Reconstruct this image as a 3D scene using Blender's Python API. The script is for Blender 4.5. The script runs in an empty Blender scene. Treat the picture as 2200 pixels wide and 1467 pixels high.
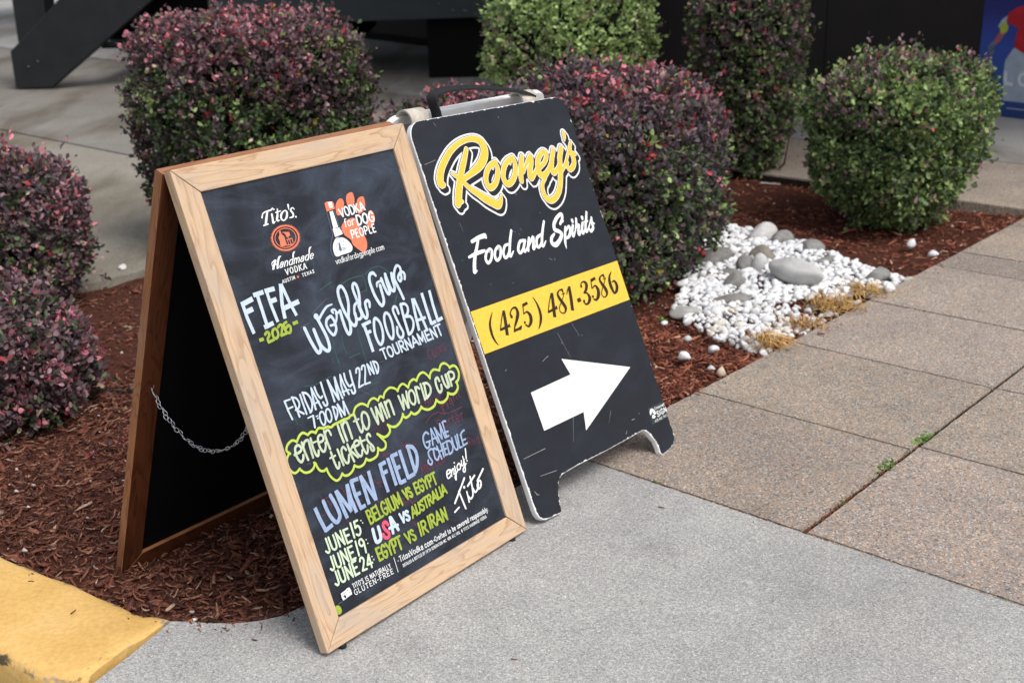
import bpy, bmesh, math, random
import numpy as np
from mathutils import Vector, Matrix
from mathutils.geometry import tessellate_polygon
random.seed(7)
RNG = np.random.default_rng(11)
sc = bpy.context.scene
col = sc.collection

# ------------------------------------------------------------------ camera, sky, sun, exposure
PITCH, ROLL, CAM_H, FOCAL_PX = 0.339897315, -0.0212152843, 1.3190494, 2667.72576
cam_data = bpy.data.cameras.new("camera")
cam = bpy.data.objects.new("camera", cam_data)
col.objects.link(cam)
_f = Vector((0, math.cos(PITCH), -math.sin(PITCH)))
_r = Vector((1, 0, 0))
_u = _r.cross(_f)
_r2 = _r * math.cos(ROLL) + _u * math.sin(ROLL)
_u2 = -_r * math.sin(ROLL) + _u * math.cos(ROLL)
_m = Matrix((_r2, _u2, -_f)).transposed().to_4x4()
_m.translation = (0, 0, CAM_H)
cam.matrix_world = _m
cam_data.sensor_width = 36.0
cam_data.lens = FOCAL_PX * 36.0 / 2200.0
cam_data.clip_start = 0.05
cam_data.clip_end = 500
cam_data.dof.use_dof = True
cam_data.dof.focus_distance = 2.5
cam_data.dof.aperture_fstop = 5.6
sc.camera = cam

SUN_DIR = Vector((0.40, -0.42, 0.85)).normalized()
world = bpy.data.worlds.new("World")
sc.world = world
world.use_nodes = True
wn, wl = world.node_tree.nodes, world.node_tree.links
bg = wn["Background"]
sky = wn.new("ShaderNodeTexSky")
sky.sky_type = 'NISHITA'
sky.sun_disc = False
sky.sun_elevation = math.asin(SUN_DIR.z)
sky.sun_rotation = math.atan2(SUN_DIR.x, SUN_DIR.y)
sky.air_density = 1.0
sky.dust_density = 3.0
cloud = wn.new("ShaderNodeHueSaturation")       # thin overcast: the blue mostly washed out
cloud.inputs['Saturation'].default_value = 0.35
wl.new(sky.outputs[0], cloud.inputs['Color'])
wl.new(cloud.outputs[0], bg.inputs['Color'])
bg.inputs['Strength'].default_value = 0.12
sun_data = bpy.data.lights.new("sun", 'SUN')
sun_data.energy = 1.45
sun_data.angle = math.radians(26)
sun_data.color = (1.0, 0.955, 0.90)
sun = bpy.data.objects.new("sun", sun_data)
col.objects.link(sun)
sun.rotation_euler = SUN_DIR.to_track_quat('Z', 'Y').to_euler()
sc.view_settings.view_transform = 'Standard'
sc.view_settings.look = 'None'
sc.view_settings.exposure = 0.60
sc.view_settings.gamma = 1.0
sc.view_settings.use_curve_mapping = False

# ------------------------------------------------------------------ helpers
def tag(o, label=None, cat=None, group=None, kind=None):
    if label: o['label'] = label
    if cat: o['category'] = cat
    if group: o['group'] = group
    if kind: o['kind'] = kind
    return o

def empty(name, loc, label, cat, group=None):
    o = bpy.data.objects.new(name, None)
    col.objects.link(o)
    o.location = loc
    o.empty_display_size = 0.1
    return tag(o, label, cat, group)

def link_mesh(name, me, parent=None, mats=()):
    for m in mats: me.materials.append(m)
    o = bpy.data.objects.new(name, me)
    col.objects.link(o)
    if parent is not None: o.parent = parent
    return o

def from_pydata(name, v, f, mats, parent=None, mat_idx=None, smooth=False):
    me = bpy.data.meshes.new(name)
    me.from_pydata(v, [], f)
    if mat_idx is not None: me.polygons.foreach_set('material_index', mat_idx)
    if smooth: me.polygons.foreach_set('use_smooth', [True] * len(me.polygons))
    me.update()
    return link_mesh(name, me, parent, mats)

def from_bm(name, bm, mats, parent=None, smooth=False):
    me = bpy.data.meshes.new(name)
    bm.normal_update()
    bm.to_mesh(me); bm.free()
    if smooth: me.polygons.foreach_set('use_smooth', [True] * len(me.polygons))
    return link_mesh(name, me, parent, mats)

def np_mesh(name, verts, faces_n, idx, mats, parent=None, colors=None, smooth=False):
    """verts (N,3); idx flat loop indices with faces of constant size faces_n"""
    me = bpy.data.meshes.new(name)
    nf = len(idx) // faces_n
    me.vertices.add(len(verts)); me.vertices.foreach_set('co', np.ascontiguousarray(verts, dtype=np.float32).ravel())
    me.loops.add(len(idx)); me.loops.foreach_set('vertex_index', np.ascontiguousarray(idx, dtype=np.int32))
    me.polygons.add(nf)
    me.polygons.foreach_set('loop_start', np.arange(0, nf * faces_n, faces_n, dtype=np.int32))
    me.polygons.foreach_set('loop_total', np.full(nf, faces_n, dtype=np.int32))
    if smooth: me.polygons.foreach_set('use_smooth', np.ones(nf, dtype=bool))
    if colors is not None:
        a = me.color_attributes.new('Col', 'FLOAT_COLOR', 'POINT')
        c = np.ones((len(verts), 4), dtype=np.float32); c[:, :3] = colors
        a.data.foreach_set('color', c.ravel())
    me.update(calc_edges=True)
    return link_mesh(name, me, parent, mats)

def prism(bm, pts, z0, z1, mi=0):
    """vertical prism from a 2-D outline (counter-clockwise)"""
    lo = [bm.verts.new((x, y, z0)) for x, y in pts]
    hi = [bm.verts.new((x, y, z1)) for x, y in pts]
    n = len(pts)
    fs = [bm.faces.new(hi), bm.faces.new(lo[::-1])]
    for i in range(n):
        fs.append(bm.faces.new((lo[i], lo[(i + 1) % n], hi[(i + 1) % n], hi[i])))
    for f in fs: f.material_index = mi
    return fs

def tube(bm, pts, rad, seg=8, closed=False, mi=0):
    pts = [Vector(p) for p in pts]
    n = len(pts); rings = []
    up = Vector((0, 0, 1)); prev = None
    for i, p in enumerate(pts):
        if closed: t = pts[(i + 1) % n] - pts[i - 1]
        else: t = pts[min(i + 1, n - 1)] - pts[max(i - 1, 0)]
        t.normalize()
        a = (prev if prev is not None else (up if abs(t.z) < .9 else Vector((1, 0, 0))))
        a = a - t * a.dot(t)
        if a.length < 1e-6: a = t.orthogonal()
        a.normalize(); prev = a
        b = t.cross(a)
        r = rad[i] if hasattr(rad, '__len__') else rad
        rings.append([bm.verts.new(p + (a * math.cos(k * 2 * math.pi / seg) + b * math.sin(k * 2 * math.pi / seg)) * r) for k in range(seg)])
    for i in range(n if closed else n - 1):
        A, B = rings[i], rings[(i + 1) % n]
        for k in range(seg):
            f = bm.faces.new((A[k], A[(k + 1) % seg], B[(k + 1) % seg], B[k])); f.material_index = mi; f.smooth = True
    if not closed:
        bm.faces.new(rings[0][::-1]).material_index = mi; bm.faces.new(rings[-1]).material_index = mi

def box(bm, lo, hi, mi=0):
    (x0, y0, z0), (x1, y1, z1) = lo, hi
    v = [bm.verts.new(c) for c in ((x0, y0, z0), (x1, y0, z0), (x1, y1, z0), (x0, y1, z0), (x0, y0, z1), (x1, y0, z1), (x1, y1, z1), (x0, y1, z1))]
    for q in ((3, 2, 1, 0), (4, 5, 6, 7), (0, 1, 5, 4), (1, 2, 6, 5), (2, 3, 7, 6), (3, 0, 4, 7)):
        bm.faces.new([v[i] for i in q]).material_index = mi

def bevel_all(bm, w, seg=2):
    bmesh.ops.bevel(bm, geom=list(bm.edges), offset=w, segments=seg, affect='EDGES', profile=0.6)

# ------------------------------------------------------------------ materials
class NT:
    def __init__(s, name, rough=0.8, spec=0.3):
        s.m = bpy.data.materials.new(name); s.m.use_nodes = True
        s.n, s.l = s.m.node_tree.nodes, s.m.node_tree.links
        s.b = s.n['Principled BSDF']; s.b.inputs['Roughness'].default_value = rough
        s.b.inputs['Specular IOR Level'].default_value = spec
        s.x = s.n.new('ShaderNodeTexCoord')
    def add(s, t, **k):
        o = s.n.new(t)
        for a, b in k.items(): setattr(o, a, b)
        return o
    def link(s, a, b): s.l.new(a, b)
    def noise(s, vec, scale, detail=4, rough=.55, dist=0, dim='3D'):
        o = s.add('ShaderNodeTexNoise', noise_dimensions=dim)
        o.inputs['Scale'].default_value = scale; o.inputs['Detail'].default_value = detail
        o.inputs['Roughness'].default_value = rough; o.inputs['Distortion'].default_value = dist
        if vec is not None: s.link(vec, o.inputs['Vector'])
        return o
    def voronoi(s, vec, scale, feature='F1', rnd=1.0):
        o = s.add('ShaderNodeTexVoronoi', feature=feature)
        o.inputs['Scale'].default_value = scale; o.inputs['Randomness'].default_value = rnd
        if vec is not None: s.link(vec, o.inputs['Vector'])
        return o
    def ramp(s, fac, stops, interp='LINEAR'):
        o = s.add('ShaderNodeValToRGB'); e = o.color_ramp.elements; o.color_ramp.interpolation = interp
        while len(e) < len(stops): e.new(.5)
        for q, (p, c) in zip(e, stops):
            q.position = p; q.color = (*c, 1) if len(c) == 3 else c
        s.link(fac, o.inputs['Fac']); return o
    def mix(s, fac, a, b, mode='MIX'):
        o = s.add('ShaderNodeMix', data_type='RGBA', blend_type=mode)
        for sock, v in ((0, fac), (6, a), (7, b)):
            if hasattr(v, 'node'): s.link(v, o.inputs[sock])
            elif sock == 0: o.inputs[0].default_value = v
            else: o.inputs[sock].default_value = (*v, 1)
        return o.outputs[2]
    def mapping(s, vec, scale=(1, 1, 1), rot=(0, 0, 0), loc=(0, 0, 0)):
        o = s.add('ShaderNodeMapping'); o.inputs['Scale'].default_value = scale; o.inputs['Rotation'].default_value = rot; o.inputs['Location'].default_value = loc
        s.link(vec, o.inputs['Vector']); return o.outputs[0]
    def math(s, op, a, b=None, c=None):
        o = s.add('ShaderNodeMath', operation=op)
        for i, v in enumerate((a, b, c)):
            if v is None: continue
            if hasattr(v, 'node'): s.link(v, o.inputs[i])
            else: o.inputs[i].default_value = v
        return o.outputs[0]
    def color(s, v):
        if hasattr(v, 'node'): s.link(v, s.b.inputs['Base Color'])
        else: s.b.inputs['Base Color'].default_value = (*v, 1)
        return s
    def bump(s, h, strength=.3, dist=.002):
        o = s.add('ShaderNodeBump'); o.inputs['Strength'].default_value = strength; o.inputs['Distance'].default_value = dist
        s.link(h, o.inputs['Height']); s.link(o.outputs[0], s.b.inputs['Normal']); return s

def plain(name, c, rough=.7, spec=.3, var=.12, scale=30, metallic=0):
    t = NT(name, rough, spec)
    n = t.noise(t.x.outputs['Object'], scale, 4)
    r = t.ramp(n.outputs['Fac'], [(.3, tuple(q * (1 - var) for q in c)), (.7, tuple(min(1, q * (1 + var)) for q in c))])
    t.color(r.outputs[0]); t.b.inputs['Metallic'].default_value = metallic
    return t.m

def mat_concrete():
    t = NT('concrete_sand_finish', .9, .2); v = t.x.outputs['Object']
    g1 = t.voronoi(v, 330); g2 = t.voronoi(t.mapping(v, loc=(5, 3, 1)), 520); fine = t.noise(v, 600, 2, .7); med = t.noise(v, 140, 3, .6); big = t.noise(v, 1.7, 5, .6, .4); mid = t.noise(v, 9, 4, .6)
    s1 = t.add('ShaderNodeSeparateColor'); t.link(g1.outputs['Color'], s1.inputs[0]); s3 = t.add('ShaderNodeSeparateColor'); t.link(g2.outputs['Color'], s3.inputs[0])
    a = t.ramp(s1.outputs[0], [(0, (.12, .12, .12)), (.10, (.23, .23, .228)), (.5, (.350, .345, .336)), (.88, (.465, .458, .444)), (.97, (.70, .69, .66)), (1, (.33, .27, .21))]).outputs[0]
    b_ = t.ramp(s3.outputs[1], [(0, (.15, .15, .15)), (.14, (.28, .28, .278)), (.85, (.41, .408, .40)), (1, (.64, .63, .61))]).outputs[0]
    c = t.mix(.5, a, b_)
    c = t.mix(1, c, t.ramp(med.outputs['Fac'], [(.32, (.84, .84, .84)), (.68, (1.12, 1.12, 1.12))]).outputs[0], 'MULTIPLY')
    m = t.ramp(big.outputs['Fac'], [(.3, (.84, .84, .85)), (.5, (1, 1, 1)), (.72, (1.08, 1.07, 1.06))])
    c = t.mix(1, c, m.outputs[0], 'MULTIPLY')
    m2 = t.ramp(mid.outputs['Fac'], [(.3, (.92, .92, .93)), (.7, (1.06, 1.06, 1.05))])
    c = t.mix(1, c, m2.outputs[0], 'MULTIPLY')
    st = t.noise(t.mapping(v, loc=(3.1, 7.7, 0)), 4.2, 3, .5, .3)
    s2 = t.ramp(st.outputs['Fac'], [(.66, (1, 1, 1)), (.78, (.84, .83, .82))])
    c = t.mix(1, c, s2.outputs[0], 'MULTIPLY')
    sp = t.noise(t.mapping(v, loc=(1.3, 2.2, 0)), 26, 3, .6, .6); c = t.mix(1, c, t.ramp(sp.outputs['Fac'], [(.70, (1, 1, 1)), (.78, (.70, .69, .68))]).outputs[0], 'MULTIPLY')
    lg = t.noise(t.mapping(v, loc=(9, 1, 0)), .8, 4, .55, .8); c = t.mix(1, c, t.ramp(lg.outputs['Fac'], [(.35, (.88, .87, .86)), (.6, (1.04, 1.04, 1.04))]).outputs[0], 'MULTIPLY')
    t.color(c); h = t.mix(.5, fine.outputs['Fac'], med.outputs['Fac']); t.bump(h, .5, .0015)
    return t.m

def mat_aggregate(name='exposed_aggregate', tint=(1.22, 1.23, 1.27), sc_=235, tone=True):
    t = NT(name, .85, .25); v = t.x.outputs['Object']
    w = t.noise(v, 60, 2); vv = t.mix(.012, v, w.outputs['Color'], 'ADD')
    a = t.voronoi(vv, sc_)
    sep = t.add('ShaderNodeSeparateColor'); t.link(a.outputs['Color'], sep.inputs[0])
    pal = t.ramp(sep.outputs[0], [(0, (.09, .085, .08)), (.13, (.34, .22, .14)), (.26, (.24, .225, .20)), (.40, (.40, .30, .21)), (.52, (.16, .16, .165)), (.63, (.46, .38, .30)), (.74, (.30, .20, .14)), (.84, (.28, .28, .28)), (.93, (.50, .46, .41)), (.98, (.07, .06, .06))], 'CONSTANT')
    cement = t.ramp(a.outputs['Distance'], [(.35, (0, 0, 0)), (.62, (1, 1, 1))])
    c = t.mix(t.math('MULTIPLY', cement.outputs[0], .8), pal.outputs[0], (.22, .195, .165))
    f = t.noise(v, 330, 3, .7); fr = t.ramp(f.outputs['Fac'], [(.3, (.75, .75, .75)), (.7, (1.22, 1.22, 1.22))])
    c = t.mix(1, c, fr.outputs[0], 'MULTIPLY')
    b = t.noise(v, 2.6, 5, .65); br = t.ramp(b.outputs['Fac'], [(.3, (.80, .80, .82)), (.7, (1.12, 1.08, 1.04))])
    c = t.mix(1, c, br.outputs[0], 'MULTIPLY')
    c = t.mix(1, c, tint, 'MULTIPLY')
    if tone:
        at = t.add('ShaderNodeAttribute', attribute_name='Col'); c = t.mix(1, c, at.outputs['Color'], 'MULTIPLY')
    t.color(c); t.bump(a.outputs['Distance'], -.5, .002); return t.m

def mat_far_concrete(name, a, b):
    t = NT(name, .9, .2); v = t.x.outputs['Object']
    n = t.noise(v, .9, 6, .65, .5); f = t.noise(v, 75, 3, .75); s = t.noise(t.mapping(v, (1, .25, 1), (0, 0, .85)), 1.6, 4, .6)
    c = t.ramp(n.outputs['Fac'], [(.3, a), (.7, b)]).outputs[0]
    c = t.mix(.8, c, t.ramp(f.outputs['Fac'], [(.3, (.7, .7, .7)), (.7, (1.25, 1.25, 1.25))]).outputs[0], 'MULTIPLY')
    c = t.mix(1, c, t.ramp(s.outputs['Fac'], [(.38, (.62, .58, .52)), (.52, (1, 1, 1))]).outputs[0], 'MULTIPLY')
    t.color(c); t.bump(f.outputs['Fac'], .4, .003); return t.m

def mat_soil():
    t = NT('bark_fines', .95, .1); v = t.x.outputs['Object']
    n = t.noise(v, 70, 5, .7); c = t.ramp(n.outputs['Fac'], [(.3, (.03, .012, .009)), (.7, (.12, .045, .03))])
    t.color(c.outputs[0]); t.bump(n.outputs['Fac'], .8, .01); return t.m

def mat_attr(name, rough=.8, spec=.25, jitter=.25, scale=90, translucent=0.0):
    t = NT(name, rough, spec)
    a = t.add('ShaderNodeAttribute', attribute_name='Col')
    n = t.noise(t.x.outputs['Object'], scale, 3)
    r = t.ramp(n.outputs['Fac'], [(.3, (1 - jitter,) * 3), (.7, (1 + jitter,) * 3)])
    c = t.mix(1, a.outputs['Color'], r.outputs[0], 'MULTIPLY')
    t.color(c)
    if translucent:
        tr = t.add('ShaderNodeBsdfTranslucent'); t.link(c, tr.inputs['Color'])
        mx = t.add('ShaderNodeMixShader'); mx.inputs[0].default_value = translucent
        t.link(t.b.outputs[0], mx.inputs[1]); t.link(tr.outputs[0], mx.inputs[2])
        t.link(mx.outputs[0], t.n['Material Output'].inputs['Surface'])
    return t.m

def mat_wood(name, pale, mid, dark, grey=0.0, rough=.6):
    t = NT(name, rough, .3)
    uv = t.add('ShaderNodeUVMap', uv_map='grain').outputs[0]
    oi = t.add('ShaderNodeObjectInfo')
    off = t.add('ShaderNodeCombineXYZ'); t.link(t.math('MULTIPLY', oi.outputs['Random'], 37.0), off.inputs[0]); t.link(t.math('MULTIPLY', oi.outputs['Random'], 11.0), off.inputs[1])
    va = t.add('ShaderNodeVectorMath', operation='ADD'); t.link(uv, va.inputs[0]); t.link(off.outputs[0], va.inputs[1]); v = va.outputs[0]
    big = t.noise(t.mapping(v, (2.2, 17, 1)), 1.0, 3, .5, .5)
    ring = t.math('FRACT', t.math('MULTIPLY', big.outputs['Fac'], 11.0))
    fib = t.noise(t.mapping(v, (10, 700, 1)), 1.0, 4, .65)
    pore = t.noise(t.mapping(v, (30, 1500, 1)), 1.0, 2, .6)
    c = t.ramp(ring, [(0, pale), (.45, pale), (.8, mid), (.93, dark), (1, pale)]).outputs[0]
    c = t.mix(.45, c, t.ramp(fib.outputs['Fac'], [(.3, dark), (.55, mid), (.7, pale)]).outputs[0])
    c = t.mix(1, c, t.ramp(pore.outputs['Fac'], [(.30, (.70, .68, .66)), (.42, (1, 1, 1))]).outputs[0], 'MULTIPLY')
    w = t.noise(t.mapping(v, (5, 22, 1), loc=(4, 2, 0)), 1.0, 4, .6)
    c = t.mix(t.math('MULTIPLY', t.ramp(w.outputs['Fac'], [(.45, (0, 0, 0)), (.72, (1, 1, 1))]).outputs[0], grey), c, (.42, .36, .31))
    kn = t.noise(t.mapping(v, (9, 45, 1), loc=(1, 9, 0)), 1.0, 2)
    c = t.mix(t.ramp(kn.outputs['Fac'], [(.74, (0, 0, 0)), (.80, (.7, .7, .7))]).outputs[0], c, tuple(q * .35 for q in dark))
    t.color(c); t.bump(fib.outputs['Fac'], .25, .0008); return t.m

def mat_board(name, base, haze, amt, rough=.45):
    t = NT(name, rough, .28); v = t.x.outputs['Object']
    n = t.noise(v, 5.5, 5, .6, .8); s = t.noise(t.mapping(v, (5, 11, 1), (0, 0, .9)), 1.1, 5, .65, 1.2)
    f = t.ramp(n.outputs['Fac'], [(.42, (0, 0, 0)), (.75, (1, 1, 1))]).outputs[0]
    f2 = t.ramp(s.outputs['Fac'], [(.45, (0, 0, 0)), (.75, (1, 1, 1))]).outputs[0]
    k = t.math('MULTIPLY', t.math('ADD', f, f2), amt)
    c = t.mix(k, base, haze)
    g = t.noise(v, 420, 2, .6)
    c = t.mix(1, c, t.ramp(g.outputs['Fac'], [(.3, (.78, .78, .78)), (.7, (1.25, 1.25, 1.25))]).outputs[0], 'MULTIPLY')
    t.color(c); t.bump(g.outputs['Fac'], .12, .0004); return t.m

def mat_ink(name, c, var=.16):
    t = NT('paint_' + name, .6, .3); v = t.x.outputs['Object']
    n = t.noise(v, 85, 4, .65, .6)
    r = t.ramp(n.outputs['Fac'], [(.32, tuple(q * (1 - var) for q in c)), (.6, c)])
    t.color(r.outputs[0]); return t.m

def mat_painted_kerb():
    t = NT('yellow_kerb_paint', .65, .3); v = t.x.outputs['Object']
    n = t.noise(v, 6, 5, .6); f = t.noise(v, 90, 4, .65); m = t.noise(v, 22, 5, .7, .4)
    c = t.ramp(n.outputs['Fac'], [(.3, (.62, .375, .115)), (.55, (.71, .445, .15)), (.75, (.75, .50, .20))]).outputs[0]
    c = t.mix(1, c, t.ramp(f.outputs['Fac'], [(.3, (.86, .85, .84)), (.7, (1.1, 1.1, 1.1))]).outputs[0], 'MULTIPLY')
    c = t.mix(t.ramp(m.outputs['Fac'], [(.70, (0, 0, 0)), (.76, (.75, .75, .75))]).outputs[0], c, (.30, .24, .17))
    a = t.add('ShaderNodeAttribute', attribute_name='Col')          # worn, mossy arrises and rim
    k = t.math('ADD', a.outputs['Fac'], t.math('SUBTRACT', t.math('MULTIPLY', m.outputs['Fac'], 1.5), .82))
    c = t.mix(t.ramp(k, [(.50, (0, 0, 0)), (.66, (.92, .92, .92))]).outputs[0], c, t.ramp(t.noise(v, 14, 3).outputs['Fac'], [(.42, (.05, .046, .038)), (.58, (.27, .255, .235))]).outputs[0])
    sc1 = t.noise(t.mapping(v, (9, 60, 1), (0, 0, -.6)), 1.0, 3, .6, .3); c = t.mix(t.ramp(sc1.outputs['Fac'], [(.66, (0, 0, 0)), (.74, (.45, .45, .45))]).outputs[0], c, (.33, .23, .10))
    t.color(c); t.bump(t.mix(.5, f.outputs['Fac'], m.outputs['Fac']), .5, .003); return t.m

def mat_stone(name, a, b):
    t = NT(name, .8, .25); v = t.x.outputs['Object']
    oi = t.add('ShaderNodeObjectInfo')
    n = t.noise(v, 3.0, 5, .6); f = t.noise(v, 18, 4, .7)
    c = t.ramp(n.outputs['Fac'], [(.3, a), (.7, b)]).outputs[0]
    c = t.mix(.7, c, t.ramp(f.outputs['Fac'], [(.3, (.78, .78, .78)), (.7, (1.15, 1.15, 1.15))]).outputs[0], 'MULTIPLY')
    c = t.mix(1, c, t.ramp(oi.outputs['Random'], [(0, (.66, .65, .63)), (.12, (.86, .85, .84)), (.3, (1, 1, 1)), (.8, (1.0, 1.0, 1.02)), (.93, (.97, .92, .84)), (1, (.86, .76, .62))]).outputs[0], 'MULTIPLY')
    t.color(c); t.bump(f.outputs['Fac'], .25, .02); return t.m

M = dict(
    concrete=mat_concrete(), aggregate=mat_aggregate(), soil=mat_soil(),
    driveway=mat_far_concrete('driveway_concrete', (.20, .18, .145), (.31, .29, .25)),
    yard=mat_far_concrete('yard_concrete', (.17, .155, .135), (.27, .255, .235)),
    terrace=mat_far_concrete('terrace_concrete', (.30, .29, .28), (.38, .37, .36)),
    road=mat_far_concrete('asphalt', (.045, .045, .045), (.06, .06, .06)),
    joint=plain('joint_dirt', (.03, .022, .016), .95, .1, .5, 120),
    chip=mat_attr('bark_chip', .85, .2, .35, 160), leaf=mat_attr('leaf', .5, .35, .12, 60, .30),
    twig=plain('twig', (.05, .03, .02), .9, .1), core=plain('inner_shade_hull', (.010, .011, .007), .95, .05, .6, 40),  # core: near-black colour stands for shade deep in the bush
    wood=mat_wood('weathered_oak', (.63, .46, .305), (.53, .355, .22), (.37, .22, .12), .65),
    stain=mat_wood('stained_oak', (.12, .038, .015), (.075, .022, .008), (.03, .008, .004), 0, .45),
    honey=mat_wood('honey_oak', (.37, .165, .075), (.28, .115, .05), (.15, .052, .022), .2, .55),
    chalkboard=mat_board('chalkboard', (.0115, .0135, .020), (.070, .090, .130), .42),  # bluish haze: chalk smears plus sky reflection painted into the colour
    blackpanel=mat_board('black_vinyl', (.0105, .0122, .018), (.036, .045, .065), .20, .5),
    boardback=plain('board_back', (.003, .003, .0035), .7, .1), rubber=plain('black_rubber', (.012, .012, .012), .7, .3),
    steel=plain('zinc_chain', (.40, .42, .46), .35, .5, .1, 60, .9), hinge=plain('grey_steel', (.10, .115, .13), .45, .5, .15, 60, .6),
    plastic=plain('white_plastic', (.78, .78, .775), .45, .4, .06), greyplastic=plain('grey_plastic', (.40, .41, .43), .5, .4, .06), chipedge=plain('chipped_edge', (.66, .66, .66), .8, .2, .25, 200),
    tan=plain('aged_tan_plastic', (.52, .47, .40), .6, .3, .2, 50), strap=plain('black_webbing', (.016, .017, .019), .7, .3, .3, 150),
    sticker=plain('sticker_film', (.022, .032, .032), .35, .5, .1), kerb=mat_painted_kerb(),
    white_stone=mat_stone('white_marble_pebble', (.66, .67, .69), (.80, .80, .79)), grey_stone=mat_stone('river_stone', (.17, .17, .165), (.29, .285, .27)), pale_stone=mat_stone('pale_river_stone', (.46, .46, .455), (.58, .575, .56)),
    straw=mat_attr('straw', .8, .2, .2), wall=plain('dark_brown_cladding', (.0125, .0078, .0080), .5, .35, .25, 3), redwall=plain('dark_red_cladding', (.012, .005, .005), .6, .2),
    darkpaint=plain('black_paint', (.010, .011, .013), .5, .35, .25, 8), teal=plain('dark_teal_paint', (.012, .019, .022), .5, .4, .2, 8), black=plain('black_recess', (.004, .004, .004), .8, .1),
    patina=plain('teal_scuffs', (.05, .13, .13), .6, .3, .3),
)
INK = dict(white=(.80, .81, .81), bluewhite=(.52, .61, .70), green=(.33, .42, .055), palegreen=(.52, .60, .43), lime=(.47, .58, .09), blue=(.31, .40, .58), cream=(.60, .72, .52), pink=(.78, .09, .17),
           coral=(.76, .20, .105), slate=(.10, .13, .19), ghostgreen=(.034, .090, .082), ghostgrey=(.10, .11, .135), ghostred=(.155, .034, .062), board=(.02, .021, .026), scratch=(.34, .34, .35), dark=(.025, .016, .010), yellow=(.78, .505, .060), navy=(.05, .055, .09), blacklayer=(.012, .012, .015))
INKM = {k: mat_ink(k, c, .3 if k.startswith('ghost') else (.22 if k in ('blue', 'palegreen', 'cream', 'green') else .12)) for k, c in INK.items()}
INKCOLS = ['ghostgreen', 'ghostgrey', 'ghostred', 'white', 'coral', 'slate', 'bluewhite', 'green', 'palegreen', 'lime', 'blue', 'cream', 'pink', 'board', 'rooney', 'scratch', 'dark']
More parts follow.
